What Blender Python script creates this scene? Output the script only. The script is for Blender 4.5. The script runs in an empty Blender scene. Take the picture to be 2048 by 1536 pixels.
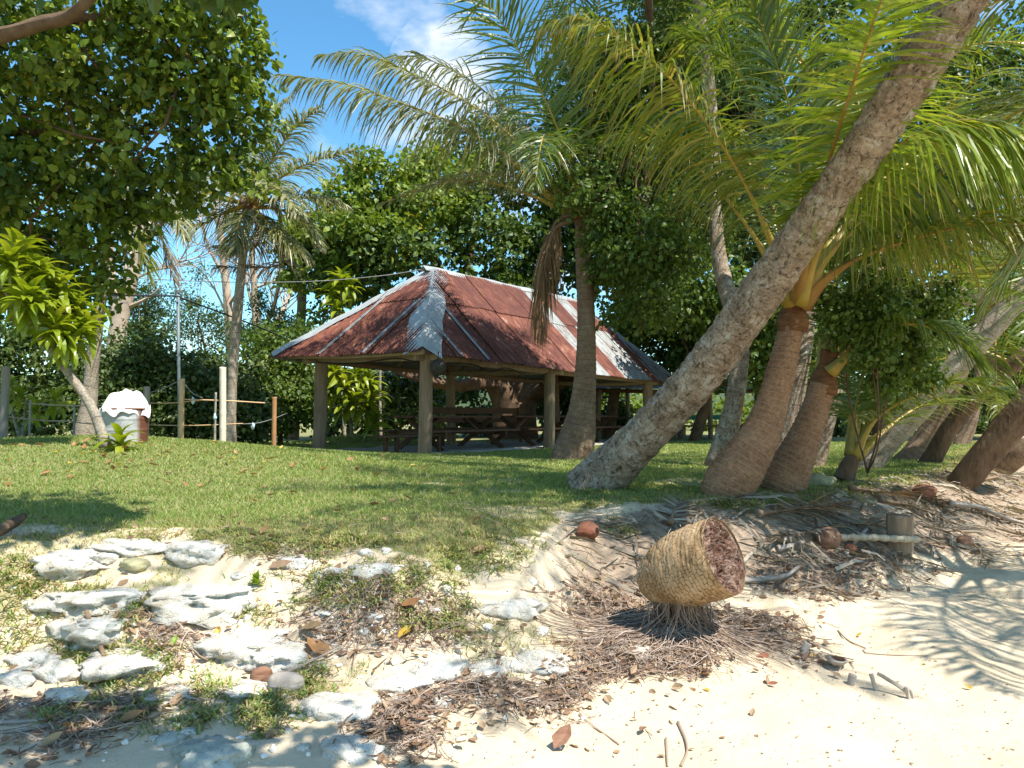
import bpy, math, random
import numpy as np
from mathutils import Vector, Matrix

S = bpy.context.scene
COL = S.collection
R = np.random.default_rng(7)
random.seed(7)

# ------------------------------------------------------------------ camera, sky, sun, exposure
F = 1560.0                       # focal length in pixels of a 2048 px wide frame
EYE = 1.6
PITCH = math.atan(62 / F)
cam_d = bpy.data.cameras.new('camera')
cam_d.sensor_width = 36.0
cam_d.lens = 36.0 * F / 2048
cam_d.clip_start = 0.05
cam_d.clip_end = 2000
cam = bpy.data.objects.new('camera', cam_d)
COL.objects.link(cam)
cam.location = (0, 0, EYE)
cam.rotation_euler = (math.pi / 2 + PITCH, 0, 0)
S.camera = cam

SUN_EL = math.radians(59)
sun_h = Vector((0.78, -0.62, 0)).normalized()            # horizontal direction towards the sun
sun_v = Vector((sun_h.x * math.cos(SUN_EL), sun_h.y * math.cos(SUN_EL), math.sin(SUN_EL)))
W = bpy.data.worlds.new('World')
S.world = W
W.use_nodes = True
wn = W.node_tree
wn.nodes.clear()


def wnode(t, **k):
    n = wn.nodes.new(t)
    for a, v in k.items():
        setattr(n, a, v)
    return n


sky = wnode('ShaderNodeTexSky', sky_type='NISHITA', sun_disc=False, sun_elevation=SUN_EL,
            sun_rotation=math.atan2(sun_h.x, sun_h.y), altitude=0, air_density=1.0, dust_density=0.15, ozone_density=2.5)
hs = wnode('ShaderNodeHueSaturation')
hs.inputs['Saturation'].default_value = 1.16
hs.inputs['Value'].default_value = 1.0
bg = wnode('ShaderNodeBackground')
bg.inputs['Strength'].default_value = 0.135
wo = wnode('ShaderNodeOutputWorld')
tc = wnode('ShaderNodeTexCoord')
mp = wnode('ShaderNodeMapping')
mp.inputs['Scale'].default_value = (1, 1, 1.9)
nz = wnode('ShaderNodeTexNoise')
nz.inputs['Scale'].default_value = 4.2
nz.inputs['Detail'].default_value = 7
nz.inputs['Roughness'].default_value = 0.55
rp = wnode('ShaderNodeValToRGB')
rp.color_ramp.elements[0].position = 0.52
rp.color_ramp.elements[1].position = 0.68
mx = wnode('ShaderNodeMix', data_type='RGBA')
mx.inputs['B'].default_value = (5.6, 5.6, 5.7, 1)
L = wn.links.new
L(tc.outputs['Generated'], mp.inputs['Vector'])
L(mp.outputs['Vector'], nz.inputs['Vector'])
L(nz.outputs['Fac'], rp.inputs['Fac'])
L(sky.outputs['Color'], hs.inputs['Color'])
tint = wnode('ShaderNodeMix', data_type='RGBA', blend_type='MULTIPLY')
tint.inputs['Factor'].default_value = 1.0
tint.inputs['B'].default_value = (0.76, 1.0, 0.94, 1)
L(hs.outputs['Color'], tint.inputs['A'])
L(tint.outputs['Result'], mx.inputs['A'])
# one fair weather cumulus to the north, and the noise clouds
cdir = Vector(((905 - 1024) / F, 1, (830 - 150) / F)).normalized()
dotn = wnode('ShaderNodeVectorMath', operation='DOT_PRODUCT')
dotn.inputs[1].default_value = cdir
nrm = wnode('ShaderNodeVectorMath', operation='NORMALIZE')
L(tc.outputs['Generated'], nrm.inputs[0])
L(nrm.outputs[0], dotn.inputs[0])
mr = wnode('ShaderNodeMapRange')
mr.inputs['From Min'].default_value = math.cos(math.radians(4.6))
mr.inputs['From Max'].default_value = 1.0
mr.inputs['To Max'].default_value = 0.3
L(dotn.outputs['Value'], mr.inputs['Value'])
nz2 = wnode('ShaderNodeTexNoise')
nz2.inputs['Scale'].default_value = 13
nz2.inputs['Detail'].default_value = 8
L(mp.outputs['Vector'], nz2.inputs['Vector'])
ad = wnode('ShaderNodeMath', operation='ADD')
L(mr.outputs[0], ad.inputs[0])
L(nz2.outputs['Fac'], ad.inputs[1])
rp2 = wnode('ShaderNodeValToRGB')
rp2.color_ramp.elements[0].position = 0.60
rp2.color_ramp.elements[1].position = 1.0
L(ad.outputs[0], rp2.inputs['Fac'])
gt = wnode('ShaderNodeMath', operation='GREATER_THAN')
gt.inputs[1].default_value = 0.0
L(mr.outputs[0], gt.inputs[0])
mu = wnode('ShaderNodeMath', operation='MULTIPLY')
L(rp2.outputs['Color'], mu.inputs[0])
L(gt.outputs[0], mu.inputs[1])
mxx = wnode('ShaderNodeMath', operation='MAXIMUM')
mxs = wnode('ShaderNodeMath', operation='MULTIPLY')
mxs.inputs[1].default_value = 0.6
L(rp.outputs['Color'], mxs.inputs[0])
L(mxs.outputs[0], mxx.inputs[0])
L(mu.outputs[0], mxx.inputs[1])
L(mxx.outputs[0], mx.inputs['Factor'])
L(mx.outputs['Result'], bg.inputs['Color'])
L(bg.outputs['Background'], wo.inputs['Surface'])

sun_d = bpy.data.lights.new('sun', 'SUN')
sun_d.energy = 4.6
sun_d.angle = math.radians(0.55)
sun_d.color = (1.0, 0.95, 0.86)
sun = bpy.data.objects.new('sun', sun_d)
COL.objects.link(sun)
sun.rotation_euler = sun_v.to_track_quat('Z', 'Y').to_euler()

S.view_settings.view_transform = 'Standard'
S.view_settings.look = 'None'
S.view_settings.gamma = 1
S.view_settings.use_curve_mapping = False
S.view_settings.exposure = 1.0
S.render.engine = 'CYCLES'
S.cycles.max_bounces = 6
S.cycles.diffuse_bounces = 4
S.cycles.glossy_bounces = 2
S.cycles.transmission_bounces = 3
S.cycles.transparent_max_bounces = 4
S.cycles.use_denoising = True


# ------------------------------------------------------------------ helpers
def P(px, py, D):
    u, v = (px - 1024) / F, (768 - py) / F
    y = math.cos(PITCH) - math.sin(PITCH) * v
    z = math.sin(PITCH) + math.cos(PITCH) * v
    k = D / y
    return np.array((u * k, D, EYE + z * k))


def PX(w, D):
    return w * D / F


def _h(ix, iy, seed):
    n = (ix.astype(np.int64) * 374761393 + iy.astype(np.int64) * 668265263 + seed * 1442695041) & 0x7fffffff
    n = ((n ^ (n >> 13)) * 1274126177) & 0x7fffffff
    return ((n ^ (n >> 16)) & 0xffff) / 65535.0


def vn(x, y, seed=0):
    x = np.asarray(x, float); y = np.asarray(y, float)
    ix, iy = np.floor(x), np.floor(y)
    fx, fy = x - ix, y - iy
    fx = fx * fx * (3 - 2 * fx); fy = fy * fy * (3 - 2 * fy)
    a, b = _h(ix, iy, seed), _h(ix + 1, iy, seed)
    c, d = _h(ix, iy + 1, seed), _h(ix + 1, iy + 1, seed)
    return (a * (1 - fx) + b * fx) * (1 - fy) + (c * (1 - fx) + d * fx) * fy


def fbm(x, y, seed=0, o=4):
    s, a, t = 0, 0.5, 0
    for i in range(o):
        s = s + a * vn(x * 2 ** i, y * 2 ** i, seed + i * 17)
        t += a
        a *= 0.5
    return s / t


def sm(x, a, b):
    t = np.clip((np.asarray(x, float) - a) / (b - a), 0, 1)
    return t * t * (3 - 2 * t)


BANK = np.array([(-60, -2), (-14, 3.2), (-8, 4.7), (-3.6, 5.55), (-1, 5.75), (0.55, 7.0), (2.2, 7.7), (4.0, 9.0), (6.6, 11.6),
                 (10, 17), (20, 31), (60, 85), (200, 260)], float)


def bank(x, y):
    """signed distance to the top of the bank, positive inland"""
    x = np.asarray(x, float); y = np.asarray(y, float)
    best = np.full(np.broadcast(x, y).shape, 1e9)
    sg = np.ones_like(best)
    for (ax, ay), (bx, by) in zip(BANK[:-1], BANK[1:]):
        dx, dy = bx - ax, by - ay
        t = np.clip(((x - ax) * dx + (y - ay) * dy) / (dx * dx + dy * dy), 0, 1)
        qx, qy = x - ax - t * dx, y - ay - t * dy
        d = np.hypot(qx, qy)
        c = dx * (y - ay) - dy * (x - ax)
        m = d < best
        best = np.where(m, d, best)
        sg = np.where(m, np.sign(c), sg)
    return best * sg


def G(x, y, fine=True):
    x = np.asarray(x, float); y = np.asarray(y, float)
    s = bank(x, y) + (fbm(x * 0.8, y * 0.8, 3) - 0.5) * 0.5
    z = np.where(s < -3, 0.05 - 0.035 * np.clip(-s - 3, 0, 40), 0.05)
    z = z + 0.13 * sm(s, -3, -1.5) + 0.60 * sm(s, -1.7, 0.15)
    z = z + 0.5 * np.exp(-(((x + 6.5) / 4.0) ** 2 + ((y - 11.6) / 3.6) ** 2)) * sm(s, 0, 2)
    z = z + 0.25 * np.exp(-(((x + 4.2) / 1.6) ** 2 + ((y - 22) / 1.2) ** 2))
    if fine:
        near = np.exp(-np.hypot(x, y - 4) / 14)
        z = z + near * (fbm(x * 1.7, y * 1.7, 11) - 0.5) * 0.10
        bk = sm(s, -2.6, -1.6) * (1 - sm(s, -0.3, 0.5))
        z = z + bk * (fbm(x * 4.5, y * 4.5, 23) - 0.5) * 0.13
        z = z + 0.09 * np.exp(-(((x - 1.12) / 0.42) ** 2 + ((y - 5.02) / 0.34) ** 2))
        bs = 1 - sm(s, -2.6, -1.6)
        z = z + near * bs * ((fbm(x * 2.6, y * 2.6, 61, 3) - 0.5) * 0.03 - 0.014 * sm(vn(x * 4.6, y * 4.6, 67), 0.72, 0.95))
    return z


def g1(x, y):
    return float(G(np.array([x]), np.array([y]))[0])


def gp(px, py):
    """the point of the ground on the ray through a pixel"""
    u, v = (px - 1024) / F, (768 - py) / F
    dy = math.cos(PITCH) - math.sin(PITCH) * v
    dz = math.sin(PITCH) + math.cos(PITCH) * v
    D = np.geomspace(1.8, 80, 1500)
    x, z = u * D / dy, EYE + dz * D / dy
    g = G(x, D)
    i = np.argmax(z < g) if np.any(z < g) else len(D) - 1
    return np.array((x[i], D[i], g[i]))


def nrmz(a):
    return a / np.maximum(np.linalg.norm(a, axis=-1, keepdims=True), 1e-9)


class Geo:
    def __init__(s):
        s.v, s.f, s.uv, s.at, s.n = [], [], [], [], 0

    def add(s, v, faces, mi=0, uv=None, at=None, smooth=True):
        """faces: int array (M,3) or (M,4) into v"""
        v = np.asarray(v, float).reshape(-1, 3)
        s.v.append(v)
        s.uv.append(np.zeros((len(v), 2)) if uv is None else np.asarray(uv, float))
        s.at.append(np.zeros(len(v)) if at is None else np.asarray(at, float))
        if not isinstance(faces, list):
            faces = [faces]
        for f in faces:
            f = np.asarray(f, int)
            if len(f):
                s.f.append((f + s.n, mi, smooth))
        s.n += len(v)

    def mesh(s, name, mats):
        me = bpy.data.meshes.new(name)
        if s.n == 0:
            return me
        V = np.concatenate(s.v)
        me.vertices.add(len(V))
        me.vertices.foreach_set('co', V.ravel())
        loops = np.concatenate([f.ravel() for f, _, _ in s.f])
        tot = np.concatenate([np.full(len(f), f.shape[1]) for f, _, _ in s.f])
        mi = np.concatenate([np.full(len(f), m) for f, m, _ in s.f])
        smo = np.concatenate([np.full(len(f), sh) for f, _, sh in s.f])
        me.loops.add(len(loops))
        me.loops.foreach_set('vertex_index', loops.astype(np.int32))
        me.polygons.add(len(tot))
        st = np.concatenate([[0], np.cumsum(tot)[:-1]])
        me.polygons.foreach_set('loop_start', st.astype(np.int32))
        me.polygons.foreach_set('loop_total', tot.astype(np.int32))
        me.polygons.foreach_set('material_index', mi.astype(np.int32))
        me.polygons.foreach_set('use_smooth', smo.astype(bool))
        for m in (mats if isinstance(mats, (list, tuple)) else [mats]):
            me.materials.append(m)
        UV = np.concatenate(s.uv)
        ul = me.uv_layers.new(name='UVMap')
        ul.data.foreach_set('uv', UV[loops].ravel())
        a = me.attributes.new('tip', 'FLOAT', 'POINT')
        a.data.foreach_set('value', np.concatenate(s.at))
        me.update(calc_edges=True)
        me.validate()
        return me

    def obj(s, name, mats, parent=None, origin=None):
        o = bpy.data.objects.new(name, None) if False else None
        me_off = None
        if origin is not None:
            origin = np.asarray(origin, float)
            s.v = [v - origin for v in s.v]
        o = bpy.data.objects.new(name, s.mesh(name, mats))
        COL.objects.link(o)
        if origin is not None:
            o.location = origin
        if parent is not None:
            o.parent = parent
            if origin is None:
                o.matrix_parent_inverse = Matrix.Translation(-world_loc(parent))
            else:
                o.location = Vector(origin) - world_loc(parent)
        return o


def world_loc(o):
    l = Vector(o.location)
    p = o.parent
    if p is not None:
        return o.matrix_parent_inverse.translation + l + world_loc(p)
    return l


def tag(o, label=None, cat=None, group=None, kind=None):
    if label: o['label'] = label
    if cat: o['category'] = cat
    if group: o['group'] = group
    if kind: o['kind'] = kind
    return o


def thing(name, label, cat, loc, group=None):
    o = bpy.data.objects.new(name, None)
    COL.objects.link(o)
    o.location = tuple(float(q) for q in loc)
    o.empty_display_size = 0.2
    return tag(o, label, cat, group)


def curve(pts, n):
    """Catmull-Rom through control points, n samples, evenly by chord"""
    p = np.asarray(pts, float)
    if len(p) == 2:
        return p[0] + (p[1] - p[0]) * np.linspace(0, 1, n)[:, None]
    e = np.vstack([2 * p[0] - p[1], p, 2 * p[-1] - p[-2]])
    out = []
    m = 24
    for i in range(1, len(e) - 2):
        t = np.linspace(0, 1, m, endpoint=False)[:, None]
        a, b, c, d = e[i - 1], e[i], e[i + 1], e[i + 2]
        out.append(0.5 * (2 * b + (c - a) * t + (2 * a - 5 * b + 4 * c - d) * t ** 2 + (3 * b - a - 3 * c + d) * t ** 3))
    q = np.vstack(out + [p[-1:]])
    sl = np.concatenate([[0], np.cumsum(np.linalg.norm(np.diff(q[:, :3], axis=0), axis=1))])
    t = np.linspace(0, sl[-1], n)
    return np.stack([np.interp(t, sl, q[:, k]) for k in range(q.shape[1])], 1)


def frames(p):
    T = nrmz(np.gradient(p, axis=0))
    ref = np.array((0, 0, 1.0)) if abs(T[0, 2]) < 0.9 else np.array((1.0, 0, 0))
    A = np.zeros_like(p)
    a = nrmz(np.cross(T[0], ref))
    for i in range(len(p)):
        a = a - T[i] * np.dot(a, T[i])
        a = a / max(np.linalg.norm(a), 1e-9)
        A[i] = a
    return T, A, np.cross(T, A)


def tube(g, p, r, n=8, mi=0, cap=True, disp=None, smooth=True, at=None, v0=0.0):
    p = np.asarray(p, float)
    m = len(p)
    r = np.broadcast_to(np.asarray(r, float), (m,))
    T, A, B = frames(p)
    sl = np.concatenate([[0], np.cumsum(np.linalg.norm(np.diff(p, axis=0), axis=1))]) + v0
    th = np.linspace(0, 2 * math.pi, n + 1)
    rr = r[:, None] * np.ones((1, n + 1))
    if disp is not None:
        rr = rr + disp(th[None, :], sl[:, None])
        rr[:, -1] = rr[:, 0]
    V = p[:, None] + rr[..., None] * (np.cos(th)[None, :, None] * A[:, None] + np.sin(th)[None, :, None] * B[:, None])
    uv = np.stack([np.broadcast_to(th / (2 * math.pi), (m, n + 1)), np.broadcast_to(sl[:, None], (m, n + 1))], -1)
    i, j = np.meshgrid(np.arange(m - 1), np.arange(n), indexing='ij')
    q = (i * (n + 1) + j).ravel()
    f = np.stack([q, q + 1, q + n + 2, q + n + 1], 1)
    V = V.reshape(-1, 3); uv = uv.reshape(-1, 2)
    fs = [f]
    a = np.repeat(at, n + 1) if at is not None else np.zeros(len(V))
    if cap:
        k = len(V)
        V = np.vstack([V, p[:1], p[-1:]])
        uv = np.vstack([uv, [[0.5, 0]], [[0.5, sl[-1]]]])
        a = np.concatenate([a, a[:1], a[-1:]])
        jj = np.arange(n)
        e = (m - 1) * (n + 1)
        fs.append(np.stack([np.full(n, k), jj + 1, jj], 1))
        fs.append(np.stack([np.full(n, k + 1), e + jj, e + jj + 1], 1))
    g.add(V, fs, mi, uv, a, smooth)


def box(g, c, half, X=None, Z=None, mi=0, bev=0.0, smooth=False, uv=True):
    """oriented box; X = long axis, Z = up"""
    X = nrmz(np.asarray(X if X is not None else (1, 0, 0), float))
    Z = np.asarray(Z if Z is not None else (0, 0, 1), float)
    Z = nrmz(Z - X * np.dot(X, Z))
    Y = np.cross(Z, X)
    s = np.array([(a, b, d) for a in (-1, 1) for b in (-1, 1) for d in (-1, 1)], float)
    V = np.asarray(c) + (s[:, :1] * half[0]) * X + (s[:, 1:2] * half[1]) * Y + (s[:, 2:] * half[2]) * Z
    f = np.array([(0, 1, 3, 2), (4, 6, 7, 5), (0, 4, 5, 1), (2, 3, 7, 6), (0, 2, 6, 4), (1, 5, 7, 3)])
    V2 = V[f.ravel()]
    uvs = np.stack([(s * half)[:, 0], (s * half)[:, 1] + (s * half)[:, 2]], 1)[f.ravel()]
    g.add(V2, np.arange(24).reshape(6, 4), mi, uvs, None, smooth)


def plank(g, a, b, w, t, up=(0, 0, 1), mi=0):
    a, b = np.asarray(a, float), np.asarray(b, float)
    d = b - a
    box(g, (a + b) / 2, (np.linalg.norm(d) / 2, w / 2, t / 2), d, up, mi)


# leaf templates: x along the leaf, y across, z normal
def leaf_tpl(kind):
    if kind == 'broad':      # heart-shaped, folded along the midrib
        v = np.array([(0, 0, 0), (0.28, 0.36, 0.06), (0.28, -0.36, 0.06), (0.45, 0, -0.02), (0.62, 0.27, 0.03), (0.62, -0.27, 0.03), (1, 0, -0.12)])
        f = np.array([(0, 3, 1), (0, 2, 3), (3, 4, 1), (3, 2, 5), (3, 6, 4), (3, 5, 6)])
    elif kind == 'small':
        v = np.array([(0, 0, 0), (0.5, 0.25, 0.05), (1, 0, -0.05), (0.5, -0.25, 0.05)])
        f = np.array([(0, 2, 1), (0, 3, 2)])
    elif kind == 'blade':    # long strap leaf
        v, f = [], []
        n = 6
        for i in range(n + 1):
            t = i / n
            w = 0.125 * (math.sin(math.pi * min(1, t * 0.86 + 0.12)) ** 0.8) * (1 if i < n else 0.02)
            x, z = t * (1 - 0.18 * t * t), 0.16 * t - 0.62 * t ** 2.0
            v += [(x, w, z + 0.35 * w), (x, 0, z), (x, -w, z + 0.35 * w)]
        for i in range(n):
            a = i * 3
            f += [(a, a + 1, a + 4), (a, a + 4, a + 3), (a + 1, a + 2, a + 5), (a + 1, a + 5, a + 4)]
        v, f = np.array(v), np.array(f)
    elif kind == 'curl':     # dry curled leaf
        v = np.array([(0, 0, 0.02), (0.3, 0.26, 0.16), (0.3, -0.26, 0.10), (0.35, 0, 0.02), (0.7, 0.2, 0.2), (0.7, -0.2, 0.08), (0.72, 0, 0.05), (1, 0.03, 0.17)])
        f = np.array([(0, 3, 1), (0, 2, 3), (3, 6, 4), (3, 4, 1), (3, 2, 5), (3, 5, 6), (6, 7, 4), (6, 5, 7)])
    return v.astype(float), f


TPL = {k: leaf_tpl(k) for k in ('broad', 'small', 'blade', 'curl')}


def place(g, kind, O, X, Z, sc, mi=0, at=None):
    """many copies of a leaf template"""
    v, f = TPL[kind]
    O = np.asarray(O, float); N = len(O)
    X = nrmz(np.asarray(X, float))
    Z = np.asarray(Z, float)
    Z = nrmz(Z - X * np.sum(X * Z, 1, keepdims=True))
    Y = np.cross(Z, X)
    sc = np.broadcast_to(np.asarray(sc, float), (N,))
    V = O[:, None] + sc[:, None, None] * (v[None, :, :1] * X[:, None] + v[None, :, 1:2] * Y[:, None] + v[None, :, 2:] * Z[:, None])
    Fc = (f[None] + (np.arange(N) * len(v))[:, None, None]).reshape(-1, 3)
    a = np.tile(v[:, 0], N) if at is None else np.repeat(at, len(v))
    g.add(V.reshape(-1, 3), Fc, mi, None, a, False)


def rdir(n):
    return nrmz(R.normal(size=(n, 3)))


# ------------------------------------------------------------------ materials
class M:
    def __init__(s, name):
        s.m = bpy.data.materials.new(name)
        s.m.use_nodes = True
        s.t = s.m.node_tree
        s.b = s.t.nodes['Principled BSDF']
        s.o = s.t.nodes['Material Output']
        s.b.inputs['Roughness'].default_value = 0.85
        s.b.inputs['Specular IOR Level'].default_value = 0.25

    def n(s, t, ins=None, **k):
        n = s.t.nodes.new(t)
        for a, v in k.items():
            setattr(n, a, v)
        for a, v in (ins or {}).items():
            if isinstance(v, bpy.types.NodeSocket):
                s.t.links.new(v, n.inputs[a])
            else:
                n.inputs[a].default_value = v
        return n

    def link(s, a, b):
        s.t.links.new(a, b)

    def co(s, kind='Object', scale=(1, 1, 1)):
        c = s.n('ShaderNodeTexCoord').outputs[kind]
        return s.n('ShaderNodeMapping', {'Vector': c, 'Scale': scale}).outputs[0]

    def noise(s, v, scale, detail=5, rough=0.6, dist=0.0):
        return s.n('ShaderNodeTexNoise', {'Vector': v, 'Scale': scale, 'Detail': detail, 'Roughness': rough, 'Distortion': dist}).outputs['Fac']

    def ramp(s, fac, stops):
        r = s.n('ShaderNodeValToRGB', {'Fac': fac})
        e = r.color_ramp.elements
        while len(e) < len(stops):
            e.new(0.5)
        for q, (p, c) in zip(e, stops):
            q.position = p
            q.color = (*c, 1) if len(c) == 3 else c
        return r.outputs['Color']

    def mix(s, fac, a, b, mode='MIX'):
        n = s.n('ShaderNodeMix', data_type='RGBA', blend_type=mode)
        for k, v in (('Factor', fac), ('A', a), ('B', b)):
            if isinstance(v, bpy.types.NodeSocket):
                s.link(v, n.inputs[k])
            else:
                n.inputs[k].default_value = v if k == 'Factor' else ((*v, 1) if len(v) == 3 else v)
        return n.outputs['Result']

    def math(s, op, a, b=None):
        n = s.n('ShaderNodeMath', operation=op)
        for i, v in enumerate((a, b)):
            if v is None: continue
            if isinstance(v, bpy.types.NodeSocket):
                s.link(v, n.inputs[i])
            else:
                n.inputs[i].default_value = v
        return n.outputs[0]

    def attr(s, name='tip'):
        return s.n('ShaderNodeAttribute', attribute_name=name).outputs['Fac']

    def isl(s):
        return s.n('ShaderNodeNewGeometry').outputs['Random Per Island']

    def orand(s):
        return s.n('ShaderNodeObjectInfo').outputs['Random']

    def col(s, c):
        s.link(c, s.b.inputs['Base Color'])

    def bump(s, h, st=0.5, d=0.02):
        n = s.n('ShaderNodeBump', {'Height': h, 'Strength': st, 'Distance': d})
        s.link(n.outputs[0], s.b.inputs['Normal'])


def leaf_mat(name, stops, tipcol=None, tipat=0.8, trans=0.38, rough=0.42, spec=0.45, by='island', tcol=(1.25, 1.2, 0.55)):
    m = M(name)
    r = m.isl() if by == 'island' else m.orand()
    c = m.ramp(r, stops)
    big = m.noise(m.co('Object'), 0.9, 3)
    c = m.mix(m.math('MULTIPLY', big, 0.45), c, stops[0][1])
    if tipcol:
        t = m.attr()
        t = m.n('ShaderNodeMapRange', {'Value': t, 'From Min': tipat, 'From Max': 1.0}).outputs[0]
        c = m.mix(m.math('MULTIPLY', t, 0.9), c, tipcol)
    m.col(c)
    m.b.inputs['Roughness'].default_value = rough
    m.b.inputs['Specular IOR Level'].default_value = spec
    tc_ = m.mix(1.0, c, tcol, 'MULTIPLY')
    tr = m.n('ShaderNodeBsdfTranslucent', {'Color': tc_})
    ms = m.n('ShaderNodeMixShader', {'Fac': trans})
    m.link(m.b.outputs[0], ms.inputs[1])
    m.link(tr.outputs[0], ms.inputs[2])
    m.link(ms.outputs[0], m.o.inputs['Surface'])
    return m.m


def simple(name, c1, c2, scale=6, bump=0.4, rough=0.85, stretch=(1, 1, 1), coord='Object', bd=0.01, obj=0.0, spec=0.25):
    m = M(name)
    v = m.co(coord, stretch)
    n = m.noise(v, scale, 6, 0.65)
    c = m.ramp(n, [(0.3, c1), (0.7, c2)])
    if obj:
        c = m.mix(m.math('MULTIPLY', m.orand(), obj), c, tuple(q * 0.45 for q in c1))
    m.col(c)
    m.b.inputs['Roughness'].default_value = rough
    m.b.inputs['Specular IOR Level'].default_value = spec
    if bump:
        m.bump(m.noise(v, scale * 3, 5), bump, bd)
    return m.m


def bark_ring(name, base, dark, light, freq=14.0, crack=0.5, lichen=None, lich_at=0.62, ringc=0.5, line=None, rw=0.06, dsc=(34, 14, 1), dth=0.36):
    """palm bark: ring scars round the trunk, short upright cracks, stains"""
    m = M(name)
    uv = m.n('ShaderNodeTexCoord').outputs['UV']
    ob = m.co('Object')
    wob = m.noise(ob, 2.2, 4, 0.6)
    sep = m.n('ShaderNodeSeparateXYZ', {'Vector': uv})
    vv = m.math('ADD', m.math('MULTIPLY', sep.outputs['Y'], freq), m.math('MULTIPLY', wob, 1.3))
    saw = m.math('FRACT', vv)
    ring = m.ramp(saw, [(0.0, (0, 0, 0)), (rw, (0.9,) * 3), (0.5, (1, 1, 1)), (0.94, (0.95,) * 3), (1.0, (0, 0, 0))])
    part = m.ramp(m.noise(ob, 4.5, 5, 0.7), [(0.36, (0.35,) * 3), (0.58, (1, 1, 1))])
    dash = m.noise(m.co('UV', dsc), 1.6, 6, 0.75, 0.5)
    st = m.noise(ob, 4.0, 8, 0.75)
    fine = m.noise(ob, 34, 5, 0.75)
    c = m.ramp(st, [(0.38, dark), (0.50, base), (0.61, light)])
    c = m.mix(0.5, c, m.ramp(fine, [(0.38, tuple(q * 0.6 for q in dark)), (0.50, base), (0.62, light)]))
    rm = m.math('MULTIPLY', m.math('MULTIPLY', m.math('SUBTRACT', 1.0, ring), ringc), part)
    c = m.mix(rm, c, line or tuple(q * 0.4 for q in dark))
    ck = m.ramp(dash, [(dth - 0.03, (1, 1, 1)), (dth + 0.05, (0, 0, 0))])
    c = m.mix(m.math('MULTIPLY', ck, crack), c, tuple(q * 0.4 for q in dark))
    if lichen:
        ln = m.noise(ob, 8.0, 7, 0.8, 0.6)
        lm = m.ramp(ln, [(lich_at - 0.04, (0, 0, 0)), (lich_at + 0.03, (1, 1, 1))])
        c = m.mix(m.math('MULTIPLY', lm, 0.7), c, lichen)
    m.col(c)
    h = m.math('ADD', m.math('MULTIPLY', m.math('MULTIPLY', ring, part), 0.35), m.math('ADD', m.math('MULTIPLY', dash, 0.8), m.math('MULTIPLY', fine, 0.7)))
    m.bump(h, 0.85, 0.022)
    return m.m


# ------------------------------------------------------------------ the palette
G_ = {}
G_['palm'] = leaf_mat('palm_leaflet_green', [(0.0, (0.075, 0.125, 0.016)), (0.5, (0.145, 0.205, 0.024)), (0.93, (0.22, 0.26, 0.035)), (1.0, (0.36, 0.30, 0.08))],
                      (0.34, 0.27, 0.10), 0.8, 0.42, 0.36, 0.6)
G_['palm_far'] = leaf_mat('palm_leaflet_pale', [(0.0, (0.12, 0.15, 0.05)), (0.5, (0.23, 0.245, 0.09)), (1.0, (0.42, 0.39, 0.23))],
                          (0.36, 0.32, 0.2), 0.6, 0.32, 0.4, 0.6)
G_['palm_young'] = leaf_mat('palm_leaflet_young', [(0.0, (0.15, 0.23, 0.02)), (0.6, (0.24, 0.32, 0.03)), (1.0, (0.38, 0.36, 0.065))],
                            (0.40, 0.27, 0.10), 0.85, 0.45, 0.33, 0.6)
G_['palm_yellow'] = leaf_mat('palm_leaflet_yellow', [(0.0, (0.12, 0.175, 0.02)), (0.55, (0.21, 0.24, 0.028)), (1.0, (0.42, 0.32, 0.06))],
                             (0.36, 0.22, 0.09), 0.7, 0.4, 0.4, 0.5)
G_['palm_dead'] = leaf_mat('palm_leaflet_dead', [(0.0, (0.15, 0.085, 0.045)), (0.6, (0.28, 0.17, 0.095)), (1.0, (0.4, 0.28, 0.17))], None, 1, 0.15, 0.8, 0.1)
G_['palm_grey'] = leaf_mat('palm_leaflet_weathered', [(0.0, (0.17, 0.135, 0.10)), (0.6, (0.31, 0.26, 0.20)), (1.0, (0.45, 0.40, 0.32))], None, 1, 0.1, 0.85, 0.1)
G_['rachis'] = simple('palm_stalk_yellow', (0.24, 0.19, 0.025), (0.40, 0.26, 0.045), 5, 0.1, 0.45, spec=0.4)
G_['rachis_red'] = simple('palm_stalk_reddish', (0.22, 0.10, 0.025), (0.34, 0.20, 0.05), 5, 0.1, 0.5)
G_['rachis_dead'] = simple('palm_stalk_dry', (0.16, 0.09, 0.05), (0.28, 0.19, 0.12), 8, 0.2, 0.8)
G_['fibre'] = simple('palm_sheath_fibre', (0.08, 0.035, 0.015), (0.24, 0.11, 0.045), 10, 0.7, 0.9, (1, 1, 3))
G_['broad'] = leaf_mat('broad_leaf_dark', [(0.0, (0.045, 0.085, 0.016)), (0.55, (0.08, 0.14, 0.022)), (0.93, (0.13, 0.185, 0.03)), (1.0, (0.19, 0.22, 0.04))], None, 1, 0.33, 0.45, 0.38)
G_['broad_lit'] = leaf_mat('broad_leaf_lit', [(0.0, (0.11, 0.175, 0.02)), (0.6, (0.185, 0.26, 0.03)), (0.975, (0.29, 0.33, 0.05)), (1.0, (0.48, 0.30, 0.03))], None, 1, 0.38, 0.45, 0.38)  # lighter copy of the broad leaf, sunlight put into its colour
G_['small'] = leaf_mat('small_leaf_dark', [(0.0, (0.062, 0.11, 0.018)), (0.6, (0.115, 0.18, 0.028)), (1.0, (0.19, 0.24, 0.04))], None, 1, 0.33, 0.45, 0.38)
G_['hedge'] = leaf_mat('hedge_leaf', [(0.0, (0.042, 0.074, 0.019)), (0.6, (0.085, 0.135, 0.028)), (1.0, (0.18, 0.22, 0.05))], None, 1, 0.26, 0.45, 0.4)
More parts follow.
